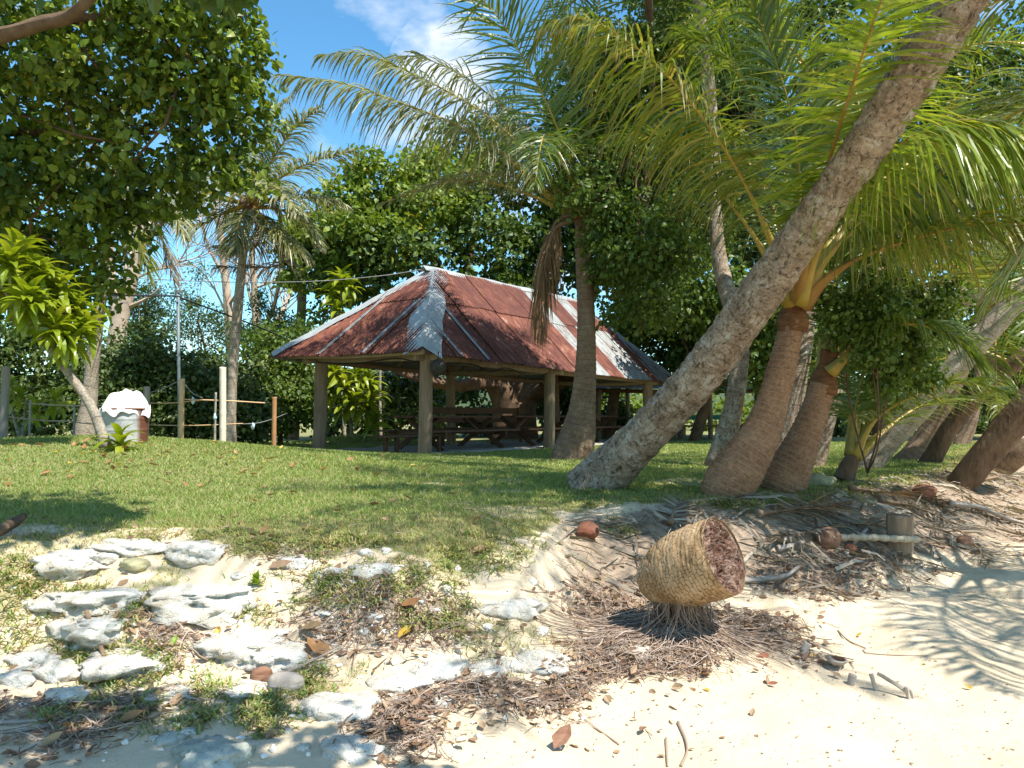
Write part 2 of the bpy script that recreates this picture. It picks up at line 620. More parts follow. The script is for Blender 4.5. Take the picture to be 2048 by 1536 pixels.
G_['feather'] = leaf_mat('feathery_leaf', [(0.0, (0.06, 0.11, 0.04)), (0.6, (0.10, 0.155, 0.05)), (1.0, (0.17, 0.2, 0.07))], None, 1, 0.4, 0.5, 0.3)
G_['ti'] = leaf_mat('ti_leaf', [(0.0, (0.17, 0.24, 0.012)), (0.6, (0.27, 0.33, 0.02)), (1.0, (0.37, 0.40, 0.04))], (0.36, 0.26, 0.07), 0.9, 0.4, 0.32, 0.6, by='object')
G_['dry_leaf'] = leaf_mat('dry_leaf_brown', [(0.0, (0.17, 0.095, 0.06)), (0.5, (0.31, 0.195, 0.12)), (1.0, (0.46, 0.33, 0.21))], None, 1, 0.15, 0.6, 0.3)
G_['orange_leaf'] = leaf_mat('dry_leaf_orange', [(0.0, (0.27, 0.13, 0.055)), (0.6, (0.38, 0.21, 0.09)), (1.0, (0.48, 0.33, 0.17))], None, 1, 0.2, 0.5, 0.3, by='object')
G_['yellow_leaf'] = leaf_mat('fallen_leaf_yellow', [(0.0, (0.5, 0.29, 0.03)), (1.0, (0.56, 0.42, 0.06))], None, 1, 0.2, 0.45, 0.4, by='object')
G_['green_leaf'] = leaf_mat('fallen_leaf_green', [(0.0, (0.2, 0.3, 0.03)), (1.0, (0.3, 0.4, 0.05))], None, 1, 0.3, 0.4, 0.4, by='object')
G_['grass'] = leaf_mat('grass_blade', [(0.0, (0.16, 0.245, 0.05)), (0.6, (0.275, 0.36, 0.09)), (0.9, (0.38, 0.42, 0.15)), (1.0, (0.52, 0.46, 0.25))], None, 1, 0.35, 0.5, 0.35)
G_['dry_grass'] = leaf_mat('grass_dry', [(0.0, (0.30, 0.22, 0.09)), (0.7, (0.46, 0.36, 0.17)), (1.0, (0.5, 0.43, 0.25))], None, 1, 0.25, 0.7, 0.2)
G_['bark_rust'] = bark_ring('bark_young_palm', (0.29, 0.155, 0.085), (0.18, 0.085, 0.045), (0.40, 0.245, 0.145), 15, 0.6, ringc=0.8, line=(0.44, 0.30, 0.20), rw=0.12)
G_['bark_grey'] = bark_ring('bark_old_palm', (0.29, 0.21, 0.145), (0.13, 0.085, 0.052), (0.44, 0.355, 0.265), 5, 0.9, (0.48, 0.45, 0.38), 0.58, ringc=0.6, dsc=(15, 8, 1), dth=0.42)
G_['bark_p1'] = bark_ring('bark_upright_palm', (0.23, 0.15, 0.095), (0.14, 0.08, 0.048), (0.32, 0.23, 0.155), 9, 0.6, ringc=0.8)
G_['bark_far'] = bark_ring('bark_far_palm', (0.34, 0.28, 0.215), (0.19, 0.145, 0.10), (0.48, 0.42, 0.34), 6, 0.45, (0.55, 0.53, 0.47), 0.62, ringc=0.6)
G_['bark_dark'] = simple('bark_dark_rough', (0.07, 0.042, 0.026), (0.19, 0.125, 0.08), 7, 1.0, 0.95, (1, 1, 0.4), bd=0.03)
G_['bark_tree'] = simple('bark_broad_tree', (0.075, 0.045, 0.026), (0.17, 0.108, 0.065), 5, 0.7, 0.9, bd=0.02)
G_['bark_pale'] = simple('bark_bare_tree', (0.33, 0.24, 0.17), (0.52, 0.42, 0.33), 3, 0.4, 0.85)
G_['twig'] = leaf_mat('dry_twig', [(0.0, (0.16, 0.105, 0.075)), (0.5, (0.32, 0.235, 0.175)), (1.0, (0.52, 0.43, 0.36))], None, 1, 0.02, 0.85, 0.15)
G_['wood_log'] = simple('weathered_log', (0.17, 0.105, 0.062), (0.31, 0.225, 0.15), 6, 0.5, 0.85, (3, 3, 0.35), bd=0.012)
G_['wood_dark'] = simple('stained_plank', (0.085, 0.04, 0.022), (0.17, 0.085, 0.045), 4, 0.4, 0.7, (1, 1, 1), obj=0.5)
G_['wood_beam'] = simple('pale_timber', (0.26, 0.19, 0.12), (0.40, 0.31, 0.21), 5, 0.4, 0.85, (1, 1, 1), obj=0.3)
G_['drift'] = simple('driftwood', (0.22, 0.18, 0.15), (0.46, 0.40, 0.34), 8, 0.5, 0.9, (1, 1, 1))
m = M('coral_limestone')
ob = m.co('Object')
n1 = m.noise(ob, 5, 7, 0.7)
n2 = m.noise(ob, 42, 5, 0.75)
n3 = m.noise(ob, 3.2, 6, 0.65, 0.4)
c = m.ramp(n1, [(0.36, (0.56, 0.49, 0.38)), (0.5, (0.72, 0.67, 0.57)), (0.62, (0.80, 0.77, 0.70))])
c = m.mix(m.math('MULTIPLY', m.ramp(n3, [(0.54, (0, 0, 0)), (0.66, (1, 1, 1))]), 0.35), c, (0.40, 0.38, 0.32))
c = m.mix(m.math('MULTIPLY', m.ramp(n2, [(0.34, (1, 1, 1)), (0.42, (0, 0, 0))]), 0.6), c, (0.22, 0.19, 0.14))
m.col(c)
m.bump(m.math('ADD', n1, m.math('MULTIPLY', n2, 0.6)), 1.0, 0.04)
G_['stone'] = m.m
G_['stone_grey'] = simple('coral_limestone_grey', (0.20, 0.22, 0.17), (0.50, 0.51, 0.46), 5, 1.0, 0.95, bd=0.03)
G_['stone_moss'] = simple('mossy_stone', (0.26, 0.24, 0.12), (0.45, 0.41, 0.25), 5, 0.8, 0.95, bd=0.03)
G_['husk'] = simple('coconut_husk', (0.14, 0.06, 0.035), (0.33, 0.19, 0.12), 6, 0.7, 0.85, (1, 1, 4))
G_['husk_red'] = simple('coconut_husk_red', (0.20, 0.065, 0.035), (0.33, 0.15, 0.09), 6, 0.5, 0.8)
G_['hole'] = simple('dark_hollow', (0.03, 0.015, 0.01), (0.06, 0.03, 0.02), 9, 0.5)
G_['bamboo'] = simple('bamboo_pole', (0.42, 0.25, 0.11), (0.62, 0.44, 0.26), 3, 0.2, 0.5, (1, 1, 0.3))
G_['bamboo_red'] = simple('bamboo_pole_red', (0.26, 0.12, 0.05), (0.42, 0.22, 0.10), 3, 0.2, 0.5, (1, 1, 0.3))
G_['bamboo_pale'] = simple('bamboo_pole_bleached', (0.52, 0.43, 0.33), (0.66, 0.59, 0.49), 3, 0.2, 0.55, (1, 1, 0.3))
G_['post_grey'] = simple('grey_post', (0.20, 0.175, 0.14), (0.36, 0.33, 0.28), 5, 0.5, 0.9, (2, 2, 0.4))
G_['metal_dark'] = simple('painted_steel_pole', (0.10, 0.13, 0.15), (0.17, 0.21, 0.23), 4, 0.1, 0.5, spec=0.5)
G_['cable'] = simple('cable_black', (0.02, 0.02, 0.022), (0.04, 0.04, 0.045), 4, 0, 0.6)
G_['cable_pale'] = simple('cable_grey', (0.2, 0.2, 0.2), (0.3, 0.3, 0.3), 4, 0, 0.6)
G_['sack'] = simple('white_woven_sack', (0.70, 0.69, 0.62), (0.82, 0.81, 0.76), 5, 0.5, 0.8, bd=0.02)
G_['green_paint'] = simple('green_painted_board', (0.01, 0.13, 0.085), (0.02, 0.19, 0.13), 5, 0.2, 0.5)
G_['concrete'] = simple('concrete_floor', (0.26, 0.235, 0.2), (0.42, 0.39, 0.34), 4, 0.4, 0.9)


def metal_roof(name, rust):
    m = M(name)
    ob = m.co('Object')
    uv = m.co('UV')
    st = m.noise(m.co('UV', (2.4, 0.7, 1)), 3.0, 7, 0.7, 0.6)
    bl = m.noise(uv, 1.7, 8, 0.7, 0.5)
    if rust:
        c = m.ramp(m.math('ADD', m.math('MULTIPLY', st, 0.5), m.math('MULTIPLY', bl, 0.5)),
                   [(0.34, (0.06, 0.02, 0.016)), (0.48, (0.125, 0.040, 0.027)), (0.57, (0.22, 0.078, 0.045)), (0.64, (0.36, 0.27, 0.23))])
        c = m.mix(m.math('MULTIPLY', m.orand(), 0.6), c, (0.075, 0.025, 0.02))
        m.b.inputs['Roughness'].default_value = 0.75
    else:
        c = m.ramp(m.math('ADD', m.math('MULTIPLY', st, 0.7), m.math('MULTIPLY', bl, 0.3)),
                   [(0.38, (0.13, 0.06, 0.04)), (0.48, (0.20, 0.21, 0.205)), (0.60, (0.28, 0.295, 0.295)), (0.8, (0.38, 0.39, 0.39))])
        m.b.inputs['Roughness'].default_value = 0.5
        m.b.inputs['Metallic'].default_value = 0.25
    back = m.n('ShaderNodeNewGeometry').outputs['Backfacing']
    under = m.ramp(st, [(0.3, (0.16, 0.16, 0.155)), (0.7, (0.30, 0.31, 0.30))])
    m.col(m.mix(back, c, under))          # the underside of the sheet never rusted
    m.bump(m.noise(ob, 30, 4), 0.25, 0.006)
    return m.m


G_['cap'] = simple('galvanised_cap', (0.27, 0.295, 0.30), (0.39, 0.415, 0.415), 3.5, 0.25, 0.5, spec=0.5)
G_['rust'] = metal_roof('rusty_corrugated_iron', True)
G_['galv'] = metal_roof('galvanised_corrugated_iron', False)

# ================================================================== THE GROUND
def axis(lo, hi, step, end_lo, end_hi, grow):
    a = list(np.arange(lo, hi, step))
    s, v = step, lo
    left = []
    while v > end_lo:
        s *= grow
        v -= s
        left.append(v)
    s, v = step, a[-1]
    right = []
    while v < end_hi:
        s *= grow
        v += s
        right.append(v)
    return np.array(left[::-1] + a + right)


def grass_mask(x, y):
    s = bank(x, y)
    n = fbm(x * 1.6, y * 1.6, 5)
    n2 = fbm(x * 3.1, y * 2.3, 9)
    lawn = sm(s + (n - 0.5) * 1.5 + 0.30 * sm(x, 1.0, 2.5) + 0.55 * np.exp(-((x + 0.3) / 1.0) ** 2), -0.30, 0.32)
    patch = sm(n2, 0.52, 0.64) * sm(s, -2.3, -1.2) * (1 - sm(x, 0.1, 0.9)) * 0.5
    bare = sm(fbm(x * 0.9 + 7, y * 0.9, 31), 0.66, 0.74) * 0.5
    return np.clip(np.maximum(lawn * (1 - bare), patch), 0, 1)


def litter_mask(x, y):
    s = bank(x, y) + (fbm(x * 1.2, y * 1.2, 41) - 0.5) * 0.9
    return sm(x, -0.1, 0.9) * sm(s, -1.75, -1.0) * (1 - sm(s, -0.15, 0.35))


gx = axis(-4.6, 5.6, 0.036, -220, 260, 1.085)
gy = axis(2.4, 8.6, 0.036, -12, 330, 1.055)
X, Y = np.meshgrid(gx, gy)
Z = G(X, Y)
far = np.hypot(X, Y)
g = Geo()
ny, nx = X.shape
i, j = np.meshgrid(np.arange(ny - 1), np.arange(nx - 1), indexing='ij')
q = (i * nx + j).ravel()
g.add(np.stack([X, Y, Z], -1).reshape(-1, 3), np.stack([q, q + 1, q + nx + 1, q + nx], 1), 0, None, grass_mask(X, Y).ravel())

m = M('sand_and_soil')
ob = m.co('Object')
gm = m.attr('tip')
lm = m.attr('litter')
n1 = m.noise(ob, 1.1, 6, 0.6)
n2 = m.noise(ob, 26, 5, 0.75)
n3 = m.noise(ob, 110, 3, 0.6)
sand = m.ramp(n1, [(0.3, (0.56, 0.445, 0.30)), (0.7, (0.66, 0.56, 0.415))])
sand = m.mix(m.math('MULTIPLY', n2, 0.35), sand, (0.44, 0.33, 0.21))
spk = m.ramp(m.noise(ob, 55, 4, 0.8), [(0.66, (0, 0, 0)), (0.72, (1, 1, 1))])
sand = m.mix(m.math('MULTIPLY', spk, 0.5), sand, (0.16, 0.11, 0.075))
wht = m.ramp(m.noise(ob, 38, 3, 0.7), [(0.66, (0, 0, 0)), (0.70, (1, 1, 1))])
sand = m.mix(m.math('MULTIPLY', wht, 0.6), sand, (0.78, 0.74, 0.66))
soil = m.ramp(n2, [(0.3, (0.15, 0.16, 0.06)), (0.7, (0.27, 0.25, 0.11))])
lit = m.ramp(n2, [(0.3, (0.21, 0.15, 0.105)), (0.6, (0.38, 0.29, 0.21)), (0.8, (0.50, 0.415, 0.31))])
e = m.math('ADD', gm, m.math('MULTIPLY', m.math('SUBTRACT', n2, 0.5), 0.9))
c = m.mix(m.ramp(e, [(0.35, (0, 0, 0)), (0.62, (1, 1, 1))]), sand, soil)
e2 = m.math('ADD', lm, m.math('MULTIPLY', m.math('SUBTRACT', n2, 0.5), 1.1))
c = m.mix(m.ramp(e2, [(0.4, (0, 0, 0)), (0.7, (1, 1, 1))]), c, lit)
m.col(c)
m.b.inputs['Roughness'].default_value = 0.95
m.b.inputs['Specular IOR Level'].default_value = 0.1
m.bump(m.math('ADD', m.math('MULTIPLY', n2, 0.8), m.math('ADD', m.math('MULTIPLY', n3, 0.25), m.noise(ob, 7, 4))), 0.7, 0.022)
ground = g.obj('ground', m.m)
a = ground.data.attributes.new('litter', 'FLOAT', 'POINT')
a.data.foreach_set('value', litter_mask(X, Y).ravel())
tag(ground, kind='structure')

# a far wooded ridge inland, closing the view behind the trees
hx = np.linspace(-160, 220, 120)
hz = 7 + 6 * fbm(hx * 0.02, hx * 0, 77)
g = Geo()
rows = []
for k, t in enumerate(np.linspace(0, 1, 7)):
    rows.append(np.stack([hx, 120 + 60 * t + 8 * vn(hx * 0.05, hx * 0 + k, 5), 0.3 + hz * (1 - (1 - t) ** 2) + 1.5 * (k > 0) * fbm(hx * 0.1, hx * 0 + k, 6)], -1))
V = np.stack(rows)
i, j = np.meshgrid(np.arange(6), np.arange(119), indexing='ij')
q = (i * 120 + j).ravel()
g.add(V.reshape(-1, 3), np.stack([q, q + 1, q + 121, q + 120], 1))
tag(g.obj('hill', simple('far_wood', (0.03, 0.05, 0.02), (0.07, 0.10, 0.04), 0.5, 0.8, bd=0.5)), kind='structure')

# ---- lawn: single short blades, denser the nearer
N = 620000
D = 3.4 + (24 - 3.4) * R.random(N) ** 1.45
x = (R.random(N) * 2 - 1) * D * 0.80
keep = R.random(N) < grass_mask(x, D) ** 1.3
x, D = x[keep], D[keep]
s_ = bank(x, D)
pav = np.zeros(len(x), bool)                 # nothing grows on the shelter floor
dl = (x + 1.74) * 0.59 + (D - 15.2) * 0.807
dw = (x + 1.74) * -0.807 + (D - 15.2) * 0.59
pav = (dl > 0.25) & (dl < 11.3) & (dw > 0.2) & (dw < 4.2)
x, D = x[~pav], D[~pav]
N = len(x)
z = G(x, D)
h = (0.020 + 0.028 * R.random(N) ** 2) * (0.8 + 0.5 * fbm(x * 1.5, D * 1.5, 55))
w = (0.0038 + 0.0022 * R.random(N)) * np.clip(D / 6.0, 0.8, 3)
th = R.random(N) * 2 * math.pi
le = R.normal(size=(N, 2)) * (h * 0.62)[:, None]
b = np.stack([x, D, z - 0.004], 1)
dx = np.stack([np.cos(th) * w, np.sin(th) * w, np.zeros(N)], 1)
tp = b + np.stack([le[:, 0], le[:, 1], h], 1)
V = np.stack([b - dx, b + dx, tp], 1).reshape(-1, 3)
dry = (R.random(N) < 0.10 + 0.5 * (1 - sm(bank(x, D), -0.5, 0.9)))
Fc = np.arange(N * 3).reshape(-1, 3)
g = Geo()
g.add(V, Fc[~dry], 0, None, None, False)
g.n = 0
g.f.append((Fc[dry], 1, False))
g.n = len(V)
tag(g.obj('lawn_grass', [G_['grass'], G_['dry_grass']]), 'short green turf grass covering the lawn above the sandy bank', 'grass', kind='stuff')

# ---- coarse spreading tufts on the bank
tx, ty = [], []
for (px, py, sx, sy, n) in [(60, 1180, 60, 45, 26), (150, 1210, 60, 25, 16), (30, 1270, 40, 30, 10), (180, 1310, 60, 25, 15), (300, 1330, 70, 40, 22), (720, 1180, 70, 40, 26),
                            (640, 1175, 50, 30, 18), (810, 1170, 40, 45, 20), (560, 1100, 60, 20, 16), (860, 1250, 70, 25, 18), (450, 1400, 120, 40, 26), (620, 1370, 50, 30, 12),
                            (560, 1440, 60, 30, 14), (330, 1440, 80, 30, 12), (200, 1380, 60, 30, 10), (950, 1120, 60, 30, 12), (1000, 1090, 90, 25, 18), (480, 1230, 60, 30, 10),
                            (260, 1230, 60, 30, 12), (900, 1200, 60, 30, 8), (120, 1440, 70, 25, 8), (1240, 1060, 25, 15, 8), (1180, 1000, 60, 20, 22), (1260, 985, 40, 14, 14), (1640, 990, 60, 14, 26),
                            (1720, 960, 50, 12, 18), (1480, 1012, 35, 8, 14), (700, 1085, 150, 18, 26), (300, 1075, 160, 14, 16), (1380, 1080, 40, 20, 8), (1330, 990, 60, 14, 16), (1195, 978, 50, 8, 22), (1240, 968, 25, 10, 10), (1450, 1008, 55, 6, 24), (1570, 1002, 45, 6, 18), (1150, 924, 32, 4, 14), (1690, 965, 40, 6, 10)]:
    for _ in range(n):
        p = gp(px + R.normal() * sx * 0.6, py + R.normal() * sy * 0.6)
        tx.append(p[0]); ty.append(p[1])
tx, ty = np.array(tx), np.array(ty)
nb = 26
T = len(tx)
bx = np.repeat(tx, nb) + R.normal(size=T * nb) * 0.035
by = np.repeat(ty, nb) + R.normal(size=T * nb) * 0.035
bz = G(bx, by)
az = R.random(T * nb) * 2 * math.pi
sz = np.repeat(0.05 + 0.05 * R.random(T), nb) * (0.5 + R.random(T * nb))
up = 0.25 + 0.9 * R.random(T * nb)
d0 = nrmz(np.stack([np.cos(az), np.sin(az), up], 1))
sd = np.stack([-np.sin(az), np.cos(az), 0 * az], 1) * 0.0042
b = np.stack([bx, by, bz], 1)
mid = b + d0 * (sz * 0.55)[:, None]
tip = b + d0 * sz[:, None] + np.stack([0 * az, 0 * az, -0.35 * sz], 1)
V = np.stack([b - sd, b + sd, mid + sd * 0.9, mid - sd * 0.9, tip], 1).reshape(-1, 3)
k = np.arange(T * nb) * 5
dry = R.random(T * nb) < 0.42
g = Geo()
tri = np.concatenate([np.stack([k, k + 1, k + 2], 1), np.stack([k, k + 2, k + 3], 1), np.stack([k + 3, k + 2, k + 4], 1)])
d3 = np.concatenate([dry, dry, dry])
g.add(V, tri[~d3], 0, None, None, False)
g.f.append((tri[d3], 1, False))
tag(g.obj('bank_grass', [G_['grass'], G_['dry_grass']]), 'spiky half dry grass tufts growing between the white stones of the bank', 'grass', kind='stuff')

# ================================================================== THE PICNIC SHELTER
A0 = np.array((-1.74, 15.2)); dd = np.array((0.590, 0.807)); pp = np.array((-0.807, 0.590))
LL, WW, RA, RB, HR = 11.7, 4.56, 2.82, 9.4, 5.1
FLOOR = 0.80


def SW(l, w, z):
    q = A0 + dd * l + pp * w
    return np.array((q[0], q[1], z))


def eave(l, w):
    return 2.92 - 0.22 * l / LL + 0.10 * w / WW


shelter = thing('picnic_shelter', 'open picnic shelter with a rusty hipped corrugated iron roof on thick log posts', 'shelter', SW(5.8, 2.2, FLOOR))
d3 = np.array((*dd, 0)); p3 = np.array((*pp, 0)); zz = np.array((0, 0, 1.0))

# floor slab: a low irregular pad of pale screed
g = Geo()
ls, ws = np.linspace(0.2, 11.4, 40), np.linspace(0.15, 4.3, 14)
V = np.array([[SW(l + 0.12 * math.sin(w * 3), w + 0.12 * math.sin(l * 2.3), FLOOR + (0.0 if 0 < a < 39 and 0 < b_ < 13 else -0.5) + 0.012 * math.sin(l * 5 + w * 3)) for b_, w in enumerate(ws)] for a, l in enumerate(ls)])
i, j = np.meshgrid(np.arange(39), np.arange(13), indexing='ij')
q = (i * 14 + j).ravel()
g.add(V.reshape(-1, 3), np.stack([q, q + 14, q + 15, q + 1], 1))
g.obj('floor', G_['concrete'], shelter)

# posts (coconut logs)
for k, (l, w, r) in enumerate([(0.35, 0.22, 0.135), (4.85, 0.22, 0.135), (10.2, 0.22, 0.15), (0.42, 3.50, 0.145), (4.95, 3.55, 0.125), (10.1, 3.5, 0.13)]):
    b = SW(l, w, 0); t = SW(l, w, 0)
    b[2] = g1(b[0], b[1]) - 0.3
    t[2] = eave(l, w) + 0.05
    b[:2] += R.normal(size=2) * 0.03
    g = Geo()
    ph = R.random() * 6
    tube(g, curve([b, (b + t) / 2 + R.normal(size=3) * 0.012, t], 14), np.linspace(r * 1.06, r * 0.96, 14), 18, 0, True,
         lambda th, s, ph=ph: 0.006 * np.sin(3 * th + ph) + 0.004 * np.sin(s * 4 + th) - 0.022 * np.exp(-((np.mod(th + ph, 2 * math.pi) - 3) / 0.12) ** 2))
    o = g.obj('post', G_['wood_log'], shelter)

# beams along the eaves and rafters under the sheets
def beam(name, a, b, r, mat, square=False):
    g = Geo()
    if square:
        plank(g, a, b, r * 1.2, r * 2.2)
    else:
        n = 10
        tube(g, curve([a, (a + b) / 2 + np.array((0, 0, -0.03)) + R.normal(size=3) * 0.02, b], n), r, 9, 0, True, lambda th, s: 0.008 * np.sin(2 * th + s * 2))
    return g.obj(name, mat, shelter)


for w in (0.22, 3.55):
    beam('beam', SW(0.0, w, eave(0, w) - 0.17), SW(5.2, w, eave(5, w) - 0.17), 0.06, G_['wood_log'], w < 1)
    beam('beam', SW(5.0, w, eave(5, w) - 0.16), SW(11.2, w, eave(11, w) - 0.10), 0.06, G_['wood_log'], w < 1)
for l in (0.35, 4.9, 10.2):
    beam('beam', SW(l, -0.1, eave(l, 0) - 0.15), SW(l, 4.0, eave(l, 4) - 0.15), 0.07, G_['wood_beam'], l < 1)
beam('eave_pole', SW(0.0, 0.0, eave(0, 0) - 0.10), SW(0.0, 4.1, eave(0, 4) - 0.10), 0.045, G_['wood_beam'])
for l in np.arange(3.0, 9.4, 0.9):
    for sgn, wa in ((1, 0.05), (-1, WW - 0.05)):
        a = SW(l, wa, eave(l, wa) - 0.05 + (0 if sgn > 0 else 0.0)); b = SW(l, WW / 2, HR - 0.10)
        g = Geo(); plank(g, a, b, 0.07, 0.10); g.obj('rafter', G_['wood_beam'], shelter)
for l in np.arange(0.6, 2.9, 0.75):
    for wa in (0.05, WW - 0.05):
        t_ = l / RA
        a = SW(l, wa, eave(l, wa) - 0.05); b = SW(l, wa + (WW / 2 - wa) * t_ * 0.95, eave(l, 0) + (HR - 2.95) * t_ * 0.95 - 0.08)
        g = Geo(); plank(g, a, b, 0.07, 0.10); g.obj('rafter', G_['wood_beam'], shelter)
for w in np.arange(0.9, 4.2, 0.75):
    t_ = 1 - abs(w - WW / 2) / (WW / 2)
    a = SW(0.05, w, eave(0, w) - 0.05); b = SW(0.05 + (RA - 0.05) * t_ * 0.95, w, eave(0, w) + (HR - 2.95) * t_ * 0.95 - 0.08)
    g = Geo(); plank(g, a, b, 0.07, 0.10); g.obj('rafter', G_['wood_beam'], shelter)
for (l0, w0, l1, w1) in ((0, 0, RA, WW / 2), (0, WW, RA, WW / 2), (LL, 0, RB, WW / 2), (LL, WW, RB, WW / 2), (RA, WW / 2, RB, WW / 2)):
    a = SW(l0, w0, (eave(l0, w0) if w0 != WW / 2 else HR) - 0.09); b = SW(l1, w1, HR - 0.09)
    beam('hip_rafter', a, b, 0.05, G_['wood_beam'])

# corrugated sheets, one object each
PITCHW = 0.095


def sheet(O, U, Vd, vlen, dz, u0, u1, v0, v1, vmax, mat, lift, name='roof_sheet'):
    cols = max(3, int(round((u1 - u0) / (PITCHW / 4))))
    u = np.linspace(u0, u1, cols + 1)
    nrow = max(2, int((v1 - v0) / 0.45) + 1)
    vm = np.maximum(np.minimum(v1, vmax(u)), np.minimum(v0, vmax(u)))
    vlo = np.minimum(v0, vm)
    if np.all(vm - vlo < 1e-3): return None
    t = np.linspace(0, 1, nrow)[:, None]
    v = vlo + (vm - vlo) * t
    Nn = np.cross(U, Vd)
    hgt = 0.017 * np.cos(2 * math.pi * u / PITCHW) + lift + 0.012 * np.sin(u * 2.1 + v * 1.3)
    pts = O + u[None, :, None] * U + v[..., None] * Vd + np.broadcast_to(hgt, v.shape)[..., None] * Nn
    pts[..., 2] += dz(u)[None] * (1 - v / vlen)
    uv = np.stack([np.broadcast_to(u, v.shape) + R.random() * 50, v + R.random() * 50], -1)
    i, j = np.meshgrid(np.arange(nrow - 1), np.arange(cols), indexing='ij')
    q = (i * (cols + 1) + j).ravel()
    g = Geo()
    g.add(pts.reshape(-1, 3), np.stack([q, q + 1, q + cols + 2, q + cols + 1], 1), 0, uv.reshape(-1, 2))
    return g.obj(name, mat, shelter)


def slope(h, rise, d):
    v = d * h + zz * rise
    return v / np.linalg.norm(v), float(np.linalg.norm(v))


rise = HR - 2.92
faces = []
V1, n1_ = slope(RA, rise, d3)
faces.append((SW(0, WW, 2.92), -p3, V1, n1_, WW, lambda u: np.minimum(u, WW - u) / (WW / 2) * n1_, lambda u: 0.10 * (1 - u / WW), 'end'))
V2, n2_ = slope(WW / 2, rise, p3)
faces.append((SW(0, 0, 2.92), d3, V2, n2_, LL, lambda u: np.minimum(np.minimum(u / RA, (LL - u) / (LL - RB)), 1) * n2_, lambda u: -0.22 * u / LL, 'front'))
V3, n3_ = slope(LL - RB, rise, -d3)
faces.append((SW(LL, 0, 2.92), p3, V3, n3_, WW, lambda u: np.minimum(u, WW - u) / (WW / 2) * n3_, lambda u: -0.22 + 0 * u, 'far'))
V4, n4_ = slope(WW / 2, rise, -p3)
faces.append((SW(LL, WW, 2.92), -d3, V4, n4_, LL, lambda u: np.minimum(np.minimum(u / (LL - RB), (LL - u) / RA), 1) * n4_, lambda u: -0.22 * (1 - u / LL) + 0.1, 'back'))
galv_front = {(8, 1): 1, (8, 0): 1, (10, 0): 1, (11, 0): 1, (13, 0): 1, (10, 1): 1}
for (O, U, Vd, vl, Lu, vm, dz, nm) in faces:
    k, u = 0, 0.0
    while u < Lu - 0.05:
        u1 = min(u + 0.80, Lu)
        for t_, (a, b) in enumerate(((-0.20 - 0.05 * R.random(), vl * 0.56 + 0.1), (vl * 0.56 - 0.05 + 0.1 * R.random(), vl))):
            gal = galv_front.get((k, t_), 0) if nm == 'front' else (R.random() < 0.25 if nm in ('far', 'back') else 0)
            o = sheet(O, U, Vd, vl, dz, u - 0.03, u1 + 0.03, a, b, vm, G_['galv'] if gal else G_['rust'], 0.020 * (k % 2) + 0.026 * t_ + 0.02 + 0.008 * R.random())
            if o is not None and gal: o['label'] = 'pale galvanised sheet among the rusty ones'
        u = u1
        k += 1
# bright lapping strips between the rusty sheets
for (fi, uu, a, b) in ((0, 0.37, -0.2, 9), (0, 0.67, -0.2, 9), (1, 0.083, -0.2, 9), (1, 0.161, -0.2, 2.0), (1, 0.66, 0.9, 9), (1, 0.80, 0.2, 9), (1, 0.87, -0.2, 9)):
    O, U, Vd, vl, Lu, vm, dz, nm = faces[fi]
    o = sheet(O, U, Vd, vl, dz, uu * Lu - 0.05, uu * Lu + 0.05, a, min(b, vl), vm, G_['galv'], 0.062, 'lap_strip')
# folded hip and ridge caps
for (l0, w0, l1, w1, ww_, fx, fy) in ((0, 0, RA, WW / 2, 0.42, p3, d3), (0, WW, RA, WW / 2, 0.26, -p3, d3), (LL, 0, RB, WW / 2, 0.26, p3, -d3), (LL, WW, RB, WW / 2, 0.25, -p3, -d3), (RA - 0.15, WW / 2, RB + 0.1, WW / 2, 0.14, -p3, p3)):
    za = eave(l0, w0) if abs(w0 - WW / 2) > 0.1 else HR
    a, b = SW(l0, w0, za + 0.08), SW(l1, w1, HR + 0.10)
    ax = nrmz(b - a)
    n = 14
    g = Geo()
    # each wing lies in its roof face
    rows = []
    ridge = abs(za - HR) < 1e-6
    for t in np.linspace(-0.03, 1.0, n):
        c = a + (b - a) * t
        c = c + zz * 0.012 * math.sin(t * 23)
        if ridge:
            wa = nrmz(-p3 * (WW / 2) - zz * rise); wb = nrmz(p3 * (WW / 2) - zz * rise)
        else:
            # direction down the two faces, square to the hip
            f1 = fx; f2 = fy
            nA = np.cross(ax, f2) ; nB = np.cross(ax, f1)
            wa = nrmz(f1 * 1.0 - ax * np.dot(f1, ax)); wb = nrmz(f2 * 1.0 - ax * np.dot(f2, ax))
        j1, j2 = 1 + 0.05 * R.normal(), 1 + 0.05 * R.normal()
        rows.append([c + wa * ww_ * j1 - zz * 0.02, c + wa * ww_ * 0.1, c + zz * 0.012, c + wb * ww_ * 0.1, c + wb * ww_ * j2 - zz * 0.02])
    V = np.array(rows)
    i, j = np.meshgrid(np.arange(n - 1), np.arange(4), indexing='ij')
    q = (i * 5 + j).ravel()
    f = np.stack([q, q + 5, q + 6, q + 1], 1)
    fn = np.cross(V[1, 0] - V[0, 0], V[0, 1] - V[0, 0])
    if fn[2] < 0: f = f[:, ::-1]
    uv = np.stack([np.broadcast_to(np.arange(5) * 0.1, (n, 5)), np.broadcast_to(np.linspace(0, 4, n)[:, None], (n, 5))], -1)
    g.add(V.reshape(-1, 3), f, 0, uv.reshape(-1, 2) + R.random() * 9, None, False)
    g.obj('ridge_cap' if ridge else 'hip_cap', G_['cap'], shelter)

